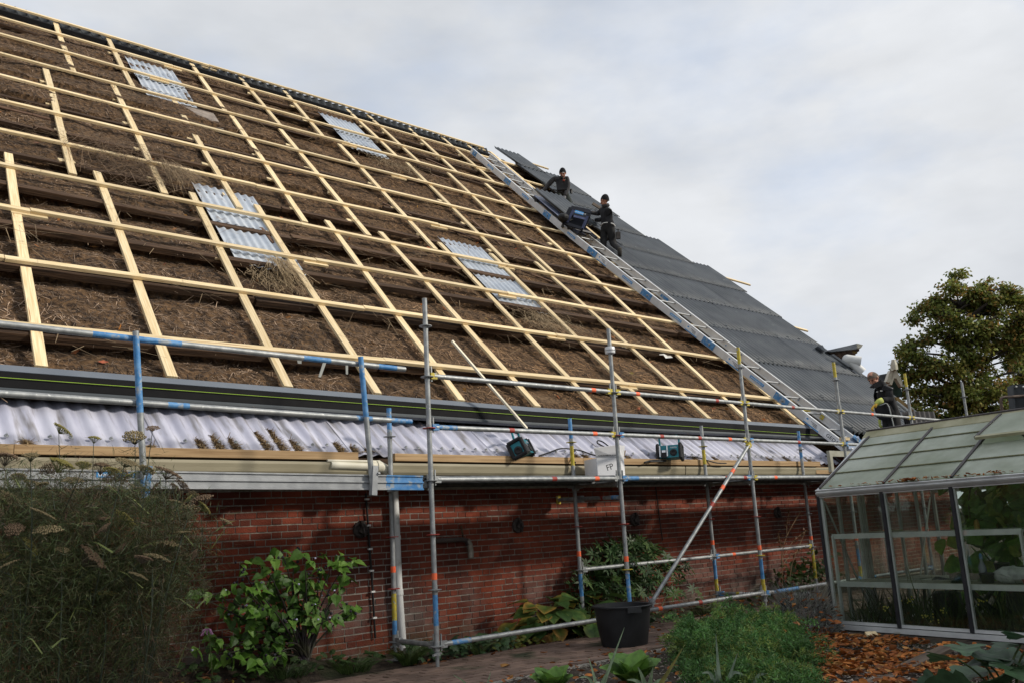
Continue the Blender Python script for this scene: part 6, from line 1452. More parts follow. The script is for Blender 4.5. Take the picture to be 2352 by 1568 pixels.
for t_ in tips[::2]:
    m_ = bs.lerp(t_, .5) + Vector((rnd.gauss(0, .05), rnd.gauss(0, .05), .08)); mb.tube(cat_curve([bs + rdir() * .04, m_, t_], 4), [.011, .010, .009, .008, .007, .006, .005, .004, .003], 6)
mb.build('stems', mat('dark_stem', (.03, .022, .028), (.05, .05, .025), 9, .6), shb)
mb = MB(); mc = MB()
for t_ in tips:
    if rnd.random() < .45:
        for _ in range(rnd.choice((1, 2, 3))): mb.ball(t_ + rdir() * .05, rnd.uniform(.010, .016), 6, 5)
    if rnd.random() < .2: mc.ball(t_ + rdir() * .05 + Vector((0, -.03, 0)), (.012, .012, .009), 6, 4)
tag(mb.build('seed_husks', mat('dark_husk', (.018, .015, .022), (.04, .035, .045), 12, .6), shb), kind='stuff'); tag(mc.build('flowers', mat('lilac_petal', (.50, .48, .68), (.62, .60, .80), 9, .6), shb), kind='stuff')
# small pink flower at the left of the shrub
pf = thing('pink_flower', zs_(215, 1040, .45), 'drooping pink-purple flower beside the left edge of the leafy shrub', 'flower')
mb = MB()
for k in range(8):
    a = 2 * PI * k / 8; c_ = zs_(220, 1020, .42); mb.tube([c_, c_ + Vector((math.cos(a) * .03, -.01, -.01)), c_ + Vector((math.cos(a) * .05, -.015, -.05))], [.004, .008, .004], 6)
mb.build('petals', mat('pink_petal', (.30, .12, .26), (.45, .25, .42), 12, .6), pf)
mb = MB(); mb.tube([zs_(220, 1020, .42), zs_(250, 1090, .46), Vector((zs_(290, 1300, .5).x, .5, .12))], .004, 6); mb.build('stem', st_m, pf)

# ---- plantain lilies (broad ribbed leaves, yellow-brown edges)
ho_prof = [(0, .02), (.06, .05), (.18, .07), (.26, .22), (.38, .34), (.52, .38), (.68, .32), (.82, .19), (.93, .08), (1, .005)]
ho_ms = [leaf_mesh('broad_leaf', ho_prof, .34, .16, .30 + .1 * (i % 2), c, e) for i, (c, e) in enumerate((((.09, .165, .036), ((.52, .28, .06), .8)), ((.065, .14, .034), ((.22, .24, .05), .5)), ((.08, .145, .03), ((.48, .24, .06), 1.1)), ((.05, .11, .028), ((.09, .13, .03), .4)), ((.42, .24, .08), ((.48, .27, .11), 1.))))]
for (cx_, cy_, nl, k0, lab) in ((1.98, .60, 60, .98, 'broad-leaved plantain lily with browning leaf edges behind the scaffold pole, left clump'), (2.50, .50, 46, .95, 'broad-leaved plantain lily with browning leaf edges close to the black tub, right clump')):
    t = thing('plantain_lily', (cx_, cy_, gz(cx_, cy_)), lab, 'plant', 'plantain lilies at the wall')
    for i in range(nl):
        a = rnd.uniform(0, 2 * PI); el = rnd.uniform(.15, 1.25) if i > 8 else rnd.uniform(1.0, 1.4)
        r = .06 * rnd.random(); st = rnd.uniform(.12, .46) * k0
        d = Vector((math.cos(a) * math.cos(el), math.sin(a) * math.cos(el) * .8, math.sin(el)))
        b0 = Vector((cx_ + math.cos(a) * r, cy_ + math.sin(a) * r, gz(cx_, cy_))); p = b0 + d * st
        if p.y > 1.1: p.y = 1.1
        mb = None
        d2 = Vector((math.cos(a), math.sin(a) * .8, math.sin(el) - .75)); 
        link('leaf', ho_ms[rnd.choice((0, 1, 1, 3, 2, 0) if el > .45 else (0, 2, 2, 4, 1))], t, leaf_mat(p, d2, Vector((0, -.15, 1)) - d * .2 + Vector((rnd.gauss(0, .2), rnd.gauss(0, .2), 0)), rnd.uniform(.65, 1.0) * k0))
    mb = MB()
    for i in range(26):
        a = rnd.uniform(0, 2 * PI); el = rnd.uniform(.4, 1.4); d = Vector((math.cos(a) * math.cos(el), math.sin(a) * math.cos(el) * .8, math.sin(el))); mb.tube([Vector((cx_, cy_, gz(cx_, cy_))), Vector((cx_, cy_, gz(cx_, cy_))) + d * .28], [.009, .006], 6)
    mb.build('stalks', st_m, t)
# ---- dark palmate shrub right of the lilies
hs = thing('palmate_shrub', (3.55, .85, gz(3.55, .85)), 'dark green shrub of hand-shaped leaves growing behind the scaffold posts', 'shrub')
B_ = Blades()
for _ in range(330):
    x = rnd.gauss(3.60, .52); x = min(4.65, max(2.45, x)); h = .95 - .42 * ((x - 3.75) / 1.05) ** 2 + rnd.uniform(-.05, .08); z = gz(x, .9) + max(.06, h) * rnd.uniform(.12, 1) ** .6; y = 1.05 - rnd.uniform(0, .55) * (1.1 - z * .6)
    c_ = np.array((x, y, z)); nn = np.array((rnd.gauss(.1, .4), rnd.gauss(-.6, .4), rnd.uniform(.3, 1.1))); nn /= np.linalg.norm(nn)
    u = np.cross(nn, (0, 0, 1)); u /= np.linalg.norm(u); v = np.cross(nn, u); k = 7; ph = rnd.uniform(0, 6)
    ang = ph + np.linspace(0, 4.9, k); D = np.cos(ang)[:, None] * u + np.sin(ang)[:, None] * v + nn * .12
    B_.add(np.tile(c_, (k, 1)), D, np.tile(nn, (k, 1)), rng.uniform(.09, .14, k), .015, vary(k, (.052, .10, .034) if rnd.random() < .8 else (.09, .15, .04), .2), .12)
B_.build('foliage', hs)['kind'] = 'stuff'
mb = MB()
for _ in range(16): x = rnd.gauss(3.6, .4); mb.tube([Vector((x * .6 + 3.6 * .4, .9, .03)), Vector((x, .95, rnd.uniform(.35, .75)))], .006, 5)
mb.build('stems', st_m, hs)
# ---- ground cover along the wall, left of the lilies, and under the shrub
gcv = Blades()
def gcover(n, x0, x1, y0, y1, h, col, r0=.04, r1=.075):
    for _ in range(n):
        x, y = rnd.uniform(x0, x1), rnd.uniform(y0, y1); z = gz(x, y) + rnd.uniform(.02, h); nn = np.array((rnd.gauss(0, .35), rnd.gauss(-.35, .35), 1.0)); nn /= np.linalg.norm(nn)
        u = np.cross(nn, (0.3, 1, 0)); u /= np.linalg.norm(u); v = np.cross(nn, u); k = 6; ang = rnd.uniform(0, 6) + np.arange(k) * 1.0
        D = np.cos(ang)[:, None] * u + np.sin(ang)[:, None] * v - nn * .1
        gcv.add(np.tile((x, y, z), (k, 1)), D, np.tile(nn, (k, 1)), rnd.uniform(r0, r1), .026, vary(k, col, .15), .2)
gcover(130, .05, 1.35, .28, .62, .16, (.065, .115, .05)); gcover(90, -2.1, -.05, .45, .8, .12, (.055, .095, .03), .03, .05); gcover(60, 2.5, 3.6, .28, .6, .14, (.035, .06, .022), .03, .05)
gcover(90, 3.6, 7.5, .30, .9, .14, (.05, .075, .025), .03, .05); gcover(60, .9, 1.6, .25, .5, .10, (.11, .12, .02), .015, .03)
tag(gcv.build('ground_cover'), kind='stuff')
def grass_tuft(name, c, n, L, sp, lab, col, wd=.0035, lean=(0, 0, 0)):
    B2 = Blades(); t = thing(name, c, lab, 'grass')
    V, F, T = [], [], []
    for _ in range(n):
        a = rnd.uniform(0, 2 * PI); r = sp * .25 * rnd.random(); p = Vector(c) + Vector((math.cos(a) * r, math.sin(a) * r, 0)); d = Vector((math.cos(a) * rnd.uniform(.1, .7), math.sin(a) * rnd.uniform(.1, .7), 1)) + Vector(lean); d.normalize(); LL = L * rnd.uniform(.5, 1.1)
        side = d.cross(Vector((math.cos(a + 1), math.sin(a + 1), .2))).normalized(); b0 = len(V); cc = np.array(col) * rnd.uniform(.6, 1.35)
        for i in range(5):
            s = i / 4; q = p + d * LL * s + Vector((math.cos(a), math.sin(a), -1.0)) * LL * .45 * s ** 2.2; w = wd * (1 - s * .85); V += [q - side * w, q + side * w]; T += [cc, cc]
        for i in range(4): F.append((b0 + 2 * i, b0 + 2 * i + 1, b0 + 2 * i + 3, b0 + 2 * i + 2))
    bulk('blades', np.array(V), np.array(F), leaf_g, np.array(T), t)['kind'] = 'stuff'
grass_tuft('grass_tuft', (-.02, .42, gz(-.02, .42)), 260, .34, .3, 'arching green grass tuft at the foot of the inner scaffold post by the downpipe', (.075, .12, .03))
grass_tuft('grass_tuft', (-.62, .44, gz(-.62, .44)), 240, .26, .6, 'low dark grass tuft under the right side of the leafy shrub', (.05, .085, .022))
grass_tuft('grass_tuft', (-1.25, .50, gz(-1.25, .5)), 240, .24, .7, 'low dark grass tuft under the left side of the leafy shrub', (.04, .07, .02))
grass_tuft('grass_tuft', (.78, .34, gz(.78, .34)), 90, .30, .3, 'thin grass tuft at the path edge between the front post and the lilies', (.08, .12, .035))
grass_tuft('grass_tuft', (4.6, .45, gz(4.6, .45)), 120, .22, .6, 'sparse grass tuft beyond the tub by the second inner post', (.07, .09, .03))
# ---- bramble leaves and dry stalks near the third scaffold bay
br = thing('bramble', (7.0, .95, .03), 'green bramble leaves heaped against the wall beyond the third scaffold post', 'shrub')
B_ = Blades(); c0_ = [aty((2588 + x / 1.802) * .604938, (1722 + y / 1.802) * .604938, .85) for x, y in ((750, 800), (820, 760), (900, 790), (960, 830), (700, 850), (860, 850), (930, 760), (780, 880))]
for c_ in c0_:
    n = 36; P = np.array(c_) + rng.normal(0, 1, (n, 3)) * np.array([.20, .10, .09]); B_.add(P, rng.normal(0, 1, (n, 3)) - np.array([0, .3, .3]), rng.normal(0, .5, (n, 3)) + np.array([0, -.6, .7]), rng.uniform(.07, .12, n), .034, vary(n, (.055, .085, .022), .3), .15)
B_.build('foliage', br)['kind'] = 'stuff'
mb = MB()
for c_ in c0_[:6]: mb.tube([Vector((c_.x, .9, .02)), c_], .006, 5)
mb.build('stems', st_m, br)
ds = thing('dry_stalks', (6.6, .8, .03), 'dead brown flower stalks standing in front of the wall near the greenhouse', 'dry plant')
B_ = Blades()
for pts in (((690, 900), (690, 700), (720, 560), (815, 390)), ((690, 820), (680, 640), (660, 540)), ((740, 880), (760, 740), (850, 520)), ((700, 700), (760, 600), (845, 530)), ((690, 760), (740, 700), (840, 640)), ((720, 560), (720, 490), (735, 400))):
    q = [aty((2588 + x / 1.802) * .604938, (1722 + y / 1.802) * .604938, .72) for x, y in pts]; mb = MB(); mb.tube(cat_curve(q, 5), .006, 5); mb.build('stalk', mat('dry_stalk', (.20, .115, .06), (.30, .19, .10), 9, .8), ds)
    for a in cat_curve(q, 9)[len(q) * 3:]:
        n = 4; B_.add(np.array(a) + rng.normal(0, .02, (n, 3)), rng.normal(0, 1, (n, 3)), rng.normal(0, 1, (n, 3)), rng.uniform(.02, .05, n), .010, vary(n, (.17, .085, .04), .4), .2)
B_.build('dry_leaves', ds)['kind'] = 'stuff'
def inpoly(x, y, P):
    c = False; j = len(P) - 1
    for i in range(len(P)):
        if ((P[i][1] > y) != (P[j][1] > y)) and x < (P[j][0] - P[i][0]) * (y - P[i][1]) / (P[j][1] - P[i][1]) + P[i][0]: c = not c
        j = i
    return c
def rand_in(P, n):
    xs_, ys_ = [p[0] for p in P], [p[1] for p in P]; out = []
    while len(out) < n:
        x, y = rnd.uniform(min(xs_), max(xs_)), rnd.uniform(min(ys_), max(ys_))
        if inpoly(x, y, P): out.append((x, y))
    return out
# ---- tall bronze fennel at the left
FY = -.75
fn_ = thing('fennel', (-2.9, FY, gz(-2.9, FY)), 'huge feathery fennel gone to seed in the lower left corner', 'plant')
umb = [(135,995),(215,1018),(350,990),(310,1020),(10,1070),(70,1060),(130,1085),(190,1075),(230,1090),(285,1072),(330,1090),(380,1100),(40,1110),(100,1125),(165,1112),(415,1118),(442,1142),(300,1130),(250,1140),(468,1166),(400,1160),(340,1160),(60,1165),(150,1180),(420,1230),(455,1240),(200,1215),(110,1230),(30,1230),(250,1285),(330,1240),(420,1312),(90,1330),(190,1300),(20,1310),(310,1335),(370,1200),(280,1200),(8,1160),(140,1270),(380,1275),(60,1395),(240,1375),(12,1395),(70,1118),(215,1128),(370,1128),(130,1150),(265,1105),(15,1190),(180,1240),(300,1275),(430,1190),(350,1300),(90,1190),(45,1270)]
stem_f = mat('fennel_stem', (.028, .036, .026), (.06, .075, .045), 9, .6)
um_b = MB(); B0 = Blades()
nr = 22
for k in range(nr):
    a = 2 * PI * k * .618; r = .055 * math.sqrt((k + .5) / nr); tip = Vector((math.cos(a) * r, math.sin(a) * r, .040 - 4 * r * r))
    um_b.tube([Vector((0, 0, 0)), tip * .55 + Vector((0, 0, .004)), tip], [.0016, .0012, .0010], 4)
    for q in range(5):
        b = 2 * PI * q / 5; p = tip + Vector((math.cos(b) * .0085, math.sin(b) * .0085, .008)); um_b.tube([tip, p], .0009, 3); um_b.box(p, (.0052, .0052, .0062), Matrix.Rotation(b, 3, 'X'), 1)
um_ms = [um_b.mesh('umbel', [mat('umbel_ray' + n, c, None, rough=.8), mat('umbel_seed' + n, c2, c3, 60, .9)]) for n, c, c2, c3 in (('', (.09, .095, .05), (.19, .155, .08), (.30, .235, .13)), ('_rust', (.09, .07, .05), (.14, .095, .06), (.22, .15, .095)), ('_green', (.11, .12, .04), (.23, .21, .06), (.34, .29, .10)))]
fb = [Vector((-3.05 + rnd.gauss(0, .16), FY + rnd.gauss(0, .15), gz(-3, FY))) for _ in range(9)]
fb = [Vector((aty(px_, 1500, FY).x, FY + rnd.gauss(0, .15), .0)) for px_ in (40, 110, 160, 200, 240, 290, 340, 130, 220)]
mbs = MB(); B_ = Blades(); heads = []
for i, (x, y) in enumerate(umb):
    yy = FY + rnd.uniform(-.35, .55); p = aty(x, y, yy); heads.append(p)
    tilt = Matrix.Rotation(rnd.gauss(0, .35), 4, 'X') @ Matrix.Rotation(rnd.gauss(.1, .35), 4, 'Y') @ Matrix.Rotation(rnd.uniform(0, 6), 4, 'Z')
    big = rnd.uniform(.75, 1.45)
    link('umbel', um_ms[rnd.choice((0, 0, 1, 1, 2))], fn_, Matrix.Translation(p) @ tilt @ Matrix.Diagonal((big * rnd.uniform(.8, 1.2), big * rnd.uniform(.8, 1.2), big * rnd.uniform(.6, 1.5), 1)))
    if y > 1050:
        for _ in range(rnd.choice((0, 1, 1, 2))):
            q_ = p + Vector((rnd.gauss(0, .13), rnd.gauss(0, .12), rnd.uniform(-.18, .04))); link('umbel', um_ms[rnd.choice((0, 1, 1, 2))], fn_, Matrix.Translation(q_) @ Matrix.Rotation(rnd.gauss(0, .6), 4, 'X') @ Matrix.Rotation(rnd.gauss(0, .6), 4, 'Y') @ Matrix.Scale(rnd.uniform(.5, 1.0), 4)); mbs.tube([q_, q_.lerp(p, .5) - Vector((0, 0, .10)), p - Vector((0, 0, .22))], [.0015, .002, .0025], 4)
    b = min(fb, key=lambda q: abs(q.x - p.x) + rnd.uniform(0, .5)); j = b.lerp(p, rnd.uniform(.45, .7)); j.x = b.x + (p.x - b.x) * .5; j.y += rnd.gauss(0, .12); 
    if y < 1060 or rnd.random() < .55: mbs.tube(cat_curve([b, j, p], 5), [.0065, .0062, .006, .0055, .005, .0045, .004, .0035, .003, .0025, .002], 6)
mbs.build('stems', stem_f, fn_)
sh_ = MB()
for _ in range(60):
    b = rnd.choice(heads); c_ = b + Vector((rnd.gauss(0, .12), rnd.gauss(0, .1), -rnd.uniform(.1, .9))); d = Vector((rnd.gauss(0, .6), rnd.gauss(0, .4), rnd.uniform(.3, 1))).normalized(); L = rnd.uniform(.10, .24); s = d.orthogonal().normalized() * .006
    sh_.add([c_ - s, c_ + s, c_ + d * L * .6 + s * .8, c_ + d * L * .6 - s * .8, c_ + d * L + Vector((0, 0, -.03))], [(0, 1, 2, 3), (3, 2, 4)])
tag(sh_.build('leaf_sheaths', mat('sheath_green', (.10, .13, .04), (.17, .20, .06), 12, .6), fn_), kind='stuff')
# thread-like foliage, thick below
def plume(c, n, sx, sz, L, col, B):
    P = np.array(c) + rng.normal(0, 1, (n, 3)) * np.array([sx, sx * .8, sz]); D = rng.normal(0, 1, (n, 3)) + np.array([0, 0, .25]); B.add(P, D, rng.normal(0, 1, (n, 3)), rng.uniform(.4, 1.2, n) * L, .0017, vary(n, col, .45, .2), .1)
for _ in range(400):
    x, y = rnd.uniform(-15, 440), rnd.uniform(1130, 1600)
    if x > 400 - max(0, 1250 - y) * .1 and y < 1230: continue
    if x > 330 + (1600 - y) * .35: continue
    plume(aty(x, y, FY + rnd.uniform(-.25, .55)), 190, .13, .11, .11, (.082, .102, .040) if rnd.random() < .72 else (.115, .085, .045), B_)
for _ in range(40): plume(rnd.choice(heads) - Vector((0, 0, rnd.uniform(.05, .3))), 70, .07, .06, .07, (.12, .125, .055), B_)
B_.build('feathery_foliage', fn_)['kind'] = 'stuff'

# ---- carrots
cpoly = [tuple(atz(x, y)[:2]) for x, y in ((1575, 1515), (1660, 1470), (1760, 1458), (1795, 1478), (1835, 1550), (1815, 1640), (1740, 1680), (1640, 1600))]
cr = thing('carrot_bed', (2.4, -1.9, .02), 'thick bed of feathery green carrot tops in front of the scaffold', 'carrot bed')
B_ = Blades()
CX, CY = [], []
for _ in range(360):
    x, y = rand_in(cpoly, 1)[0]
    h = (.155 + .11 * fbm(x * 2.3, y * 2.3, 4)) * rnd.choice((.6, .8, 1.0, 1.2, 1.7)) * rnd.uniform(.8, 1.2); base = Vector((x, y, .01))
    for f_ in range(5):
        a = rnd.uniform(0, 2 * PI); out = rnd.uniform(.04, .22); top_ = base + Vector((math.cos(a) * out, math.sin(a) * out, h * rnd.uniform(.7, 1.15))); mid = base.lerp(top_, .55) + Vector((0, 0, .03)); end = top_ + Vector((math.cos(a) * .07, math.sin(a) * .07, -.03))
        cv_ = cat_curve([base, mid, top_, end], 4)[4:]; n = len(cv_) * 9
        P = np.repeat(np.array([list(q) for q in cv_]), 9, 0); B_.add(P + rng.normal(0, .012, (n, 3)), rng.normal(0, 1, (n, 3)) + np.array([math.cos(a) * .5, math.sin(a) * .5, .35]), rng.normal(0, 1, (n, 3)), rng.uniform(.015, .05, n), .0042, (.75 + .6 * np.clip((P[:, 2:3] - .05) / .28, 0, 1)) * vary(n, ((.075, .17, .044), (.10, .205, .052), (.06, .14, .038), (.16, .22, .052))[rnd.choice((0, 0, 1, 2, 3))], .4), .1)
B_.build('carrot_tops', cr)['kind'] = 'stuff'

# ---- lavender by the greenhouse corner
lv = thing('lavender_bush', (3.60, -1.42, .0), 'rounded grey-green lavender bush at the left greenhouse corner with leaves caught in it', 'bush')
B_ = Blades(); n = 9000
c_ = np.array(atz(1850, 1450, 0.02)); c_[2] = 0.03
th_, ph_ = rng.uniform(0, 2 * PI, n), np.arccos(rng.uniform(-.1, 1, n)); rr = .40 * rng.uniform(.55, 1, n) ** .5
D = np.stack([np.sin(ph_) * np.cos(th_), np.sin(ph_) * np.sin(th_), np.cos(ph_)], 1)
B_.add(c_ + D * rr[:, None] * np.array([1.0, .85, .92]), D + rng.normal(0, .45, (n, 3)) + np.array([0, 0, .4]), rng.normal(0, 1, (n, 3)), rng.uniform(.02, .06, n), .0032, vary(n, (.30, .31, .28), .35) * (rng.random((n, 1)) < .75) + vary(n, (.12, .085, .06), .3) * 0.0 + .012, .05)
n = 900; th_ = rng.uniform(0, 2 * PI, n); D = np.stack([np.cos(th_) * .8, np.sin(th_) * .8, rng.uniform(.3, 1.4, n)], 1)
B_.add(c_ + D * .26, D + rng.normal(0, .2, (n, 3)), rng.normal(0, 1, (n, 3)), rng.uniform(.10, .22, n), .002, vary(n, (.24, .225, .185), .3), .05)
B_.build('sprigs', lv)['kind'] = 'stuff'

# ---- chard / lettuce heads
lt_prof = [(0, .03), (.10, .07), (.20, .20), (.36, .36), (.54, .42), (.72, .38), (.87, .25), (.96, .12), (1, .02)]
lt_ms = [leaf_mesh('crinkled_leaf', lt_prof, .30, .35, .32, c, None, .2, None, .012, .05) for c in ((.13, .25, .045), (.16, .29, .055), (.10, .20, .04))]
for (x, y, k, n, lab) in ((1452, 1574, .88, 20, 'large light green chard head with crinkled leaves at the bed edge below the tub'), (1270, 1588, .68, 16, 'smaller light green chard head left of the large one at the bed edge')):
    b = atz(x, y, .04); t = thing('chard', b, lab, 'vegetable')
    for i in range(n):
        a = 2 * PI * i * .381; el = .85 + .6 * i / n + rnd.uniform(-.12, .12); d = Vector((math.cos(a) * math.cos(el), math.sin(a) * math.cos(el), math.sin(el)))
        link('leaf', lt_ms[i % 3], t, leaf_mat(b + Vector((math.cos(a), math.sin(a), 0)) * .03, d, Vector((0, 0, 1)) - d * .5 + camdir * .2, k * .85 * rnd.uniform(.85, 1.15)))
# ---- leeks: long strap leaves
def leek(base, tips, lab, wd=.016, col=(.24, .32, .19)):
    t = thing('leek', base, lab, 'leek', 'leeks along the bed edge')
    for tp, bow, yl in tips:
        base_, tp = Vector(base), Vector(tp); mid = base_.lerp(tp, .55) + Vector((0, 0, bow)); pts = cat_curve([base_, base_.lerp(mid, .5) + Vector((0, 0, bow * .3)), mid, tp], 5); V, T = [], []
        m_ = len(pts)
        for i, p in enumerate(pts):
            d = (pts[min(i + 1, m_ - 1)] - pts[max(i - 1, 0)]).normalized(); s = d.cross(camdir + Vector((0, 0, .6))).normalized(); w = wd * 1.6 * (1 - (i / (m_ - 1)) ** 1.6 * .93); nrm = s.cross(d)
            V += [p - s * w + nrm * w * .5, p, p + s * w + nrm * w * .5]
            c = np.array(col if not yl else (.24, .22, .07)) * rnd.uniform(.9, 1.1); T += [c] * 3
        F = [(3 * i + j, 3 * i + j + 1, 3 * i + j + 4, 3 * i + j + 3) for i in range(m_ - 1) for j in (0, 1)]
        bulk('leaf', np.array(V), np.array(F), leaf_g, np.array(T), t)
    mb = MB(); mb.tube([Vector(base) - Vector((0, 0, .02)), Vector(base) + Vector((0, 0, .10))], [.019, .017], 10); mb.build('shank', mat('leek_shank', (.35, .38, .26), (.45, .48, .36), 9, .5), t)
def L_(x, y, w): return atw(x, y, w)
def bz(x, y): return atz(x, y, .035)
def leekrow(bx, by, tips, lab, wd, col=(.24, .32, .19)):
    q = bz(bx, by); w_ = float(np.dot(np.array(q) - CAM_POS, _F)); leek(q, [(L_(x, y, w_ + d), bow, yl) for x, y, d, bow, yl in tips], lab, wd, col)
leekrow(1375, 1600, [(1434, 1440, .1, .0, 0), (1352, 1508, .1, .02, 0), (1400, 1535, .0, .03, 0), (1330, 1555, -.05, .06, 0)], 'leek with one long thin leaf rising across the black tub', .009)
leekrow(1490, 1615, [(1567, 1489, -.1, .0, 1), (1465, 1530, 0, .04, 0), (1500, 1530, -.05, .03, 0), (1440, 1560, 0, .06, 0), (1535, 1560, 0, .06, 0)], 'leek with a stiff yellowing leaf beside the large chard head', .014)
leekrow(1655, 1610, [(1694, 1499, -.05, .0, 0), (1644, 1455, 0, .01, 0), (1722, 1556, -.1, .10, 0), (1612, 1545, 0, .08, 0), (1640, 1535, -.1, .05, 0)], 'grey-green leek with arching leaves in front of the carrot bed', .012, (.26, .33, .24))
leekrow(1720, 1620, [(1768, 1547, 0, .08, 0), (1800, 1575, 0, .08, 0), (1700, 1565, 0, .04, 0)], 'short leek at the bottom edge right of the arching one', .011, (.24, .31, .22))
leekrow(1105, 1640, [(1040, 1548, -.2, .06, 0), (1128, 1540, 0, .02, 0), (1160, 1560, 0, .04, 0)], 'thin leek leaning left over the brick path at the bottom edge', .007)
# ---- dark lobed squash-like leaves lower right
sq_prof = [(0, .03), (.07, .30), (.16, .46), (.24, .30), (.34, .50), (.44, .52), (.52, .33), (.63, .36), (.74, .27), (.82, .14), (.92, .10), (1, .005)]
sq_ms = [leaf_mesh('lobed_leaf', sq_prof, .34, .14, .22, c, None, .15, None, .014) for c in ((.042, .09, .045), (.055, .11, .05), (.034, .07, .034))]
qb = atz(2330, 1640, .02); sq = thing('lobed_plant', qb, 'low plant with large dark lobed leaves in the bottom right corner', 'plant')
for x, y, k in ((2165, 1500, .8), (2205, 1475, .7), (2245, 1490, .9), (2290, 1500, 1.0), (2215, 1535, 1.0), (2280, 1550, 1.1), (2170, 1560, .9), (2240, 1575, 1.0), (2340, 1530, 1.1), (2345, 1580, 1.1), (2310, 1470, .7), (2345, 1450, .9), (2190, 1590, .9), (2130, 1585, .7), (2300, 1610, 1.2)):
    w_ = float(np.dot(np.array(qb) - CAM_POS, _F)) + rnd.uniform(-.15, .25); p = atw(x + 12, y + 8, w_); d = Vector((rnd.gauss(0, .8), rnd.gauss(0, .8), rnd.uniform(-.35, .25))) + (p - qb) * .8
    link('leaf', rnd.choice(sq_ms), sq, leaf_mat(p - d.normalized() * .12 * k, d, Vector((rnd.gauss(0, .35), rnd.gauss(-.1, .35), 1)), k * .95))
    mb = MB(); mb.tube(cat_curve([qb, qb.lerp(p, .5) + Vector((0, 0, .06)), p - d.normalized() * .12 * k], 4), .006, 6); mb.build('stalk', st_m, sq)
# ---- garden plank and offcuts
a, b = aty(1985, 1572, -3.62), None
beam_o = beam('bed_plank', atz(1960, 1590, .045), atz(2178, 1486, .045), .13, .03, mat('grey_brown_plank', (.085, .06, .045), (.16, .12, .09), 6, .85, coord='O', stretch=(.4, 6, 6)), None, Vector((0, 0, 1)))
tag(beam_o, 'weathered grey plank edging half buried in fallen leaves', 'plank')
for nm, (x, y), s, r_, lab in (('wood_offcut', (2002, 1458), (.105, .06, .022), -.5, 'pale cut wood block lying on the leaf litter before the greenhouse'), ('wood_offcut', (2150, 1588), (.11, .05, .02), .35, 'pale wood block half hidden at the bottom edge by the lobed leaves')):
    p = atz(x, y, .03); mb = MB(); mb.box(p + Vector((0, 0, .012)), s, Matrix.Rotation(r_ - .2, 3, 'Z') @ Matrix.Rotation(.45, 3, 'X')); tag(mb.build(nm, pine), lab, 'wood block')

# ---- fallen leaves and wood chips
LV, LF, LT, ln = [], [], [], 0
def litter(P, k=1.0, cols=((.42, .135, .028), (.33, .10, .022), (.52, .19, .045), (.22, .075, .022), (.46, .23, .07)), flat=.5):
    global ln
    for p in P:
        L = rnd.uniform(.024, .046) * k; Wd = L * rnd.uniform(.42, .62); a = rnd.uniform(0, 2 * PI); x = Vector((math.cos(a), math.sin(a), rnd.gauss(0, flat * .5))).normalized(); z = Vector((rnd.gauss(0, flat), rnd.gauss(0, flat), 1)); z = (z - x * z.dot(x)).normalized(); y = z.cross(x); cu = rnd.uniform(.1, .7); tw = rnd.gauss(0, .3)
        p = Vector(p); c = np.array(rnd.choice(cols)) * rnd.uniform(.6, 1.15); n0 = ln
        for t, w in ((-1, .08), (-.45, .85), (.2, .95), (.7, .5), (1, .04)):
            for s in (-1, 0, 1):
                v = p + x * L * t + y * Wd * w * s + z * (L * cu * (abs(s) * w * .7 + t * t * .45 - .25) + tw * L * t * s * .3 + .008)
                LV.append(tuple(v)); LT.append(c * (1.08 if s == 0 else 1.0)); ln += 1
        for i in range(4):
            for j in (0, 1): LF.append((n0 + i * 3 + j, n0 + (i + 1) * 3 + j, n0 + (i + 1) * 3 + j + 1, n0 + i * 3 + j + 1))
zone = [tuple(atz(x, y)[:2]) for x, y in ((1835, 1435), (1920, 1450), (2360, 1505), (2420, 1700), (1700, 1700), (1760, 1570), (1850, 1540), (1880, 1500))]
pts = [(x, y) for x, y in rand_in(zone, 3400) if fbm(x * 2.4, y * 2.4, 6) > -.18]
litter([(x, y, gz(x, y) + rnd.uniform(.0, .03)) for x, y in pts])
bed = [tuple(atz(x, y)[:2]) for x, y in ((1000, 1600), (1240, 1535), (1420, 1475), (1540, 1440), (1640, 1580), (1640, 1700), (1000, 1700))]
litter([(x, y, gz(x, y) + .01) for x, y in rand_in(bed, 260)], .9)
litter([(x, y, gz(x, y) + .005) for x, y in [(rnd.uniform(.0, 3.6), rnd.gauss(.30, .07)) for _ in range(110)]], .8, ((.25, .09, .03), (.35, .14, .04), (.17, .07, .03)))
litter([(x, y, .025) for x, y in ((1.05, -.30), (1.55, -.12), (2.7, -.2), (.3, -.6), (3.1, .05), (.75, .1), (1.25, -.95))], 1.1)
litter([(x, y, gz(x, y) + .02) for x, y in [(rnd.gauss(-2.0, .22), rnd.gauss(.35, .2)) for _ in range(170)]], .9, ((.20, .085, .04), (.30, .13, .05), (.35, .27, .05), (.14, .06, .03)))
litter([(x, y, gz(x, y) + .02) for x, y in [(rnd.uniform(3.0, 7.0), rnd.uniform(.3, 1.0)) for _ in range(120)]], .9, ((.25, .09, .03), (.35, .14, .04)))
litter([GH(a, -.035 + rnd.gauss(0, .008), 1.455 + rnd.uniform(0, .02)) for a in [rnd.uniform(.9, 2.6) for _ in range(70)] + [rnd.gauss(1.12, .08) for _ in range(40)] + [rnd.uniform(.2, .9) for _ in range(12)]], .62)
lc = Vector(c_); litter([lc + Vector((math.sin(p_) * math.cos(t_) * .42, math.sin(p_) * math.sin(t_) * .36, math.cos(p_) * .40)) for t_, p_ in [(rnd.uniform(2.6, 5.6), rnd.uniform(.3, 1.6)) for _ in range(46)]], .85)
litter([(rnd.uniform(1.9, 3.0), rnd.uniform(-2.7, -1.4), rnd.uniform(.2, .30)) for _ in range(16)], .9)
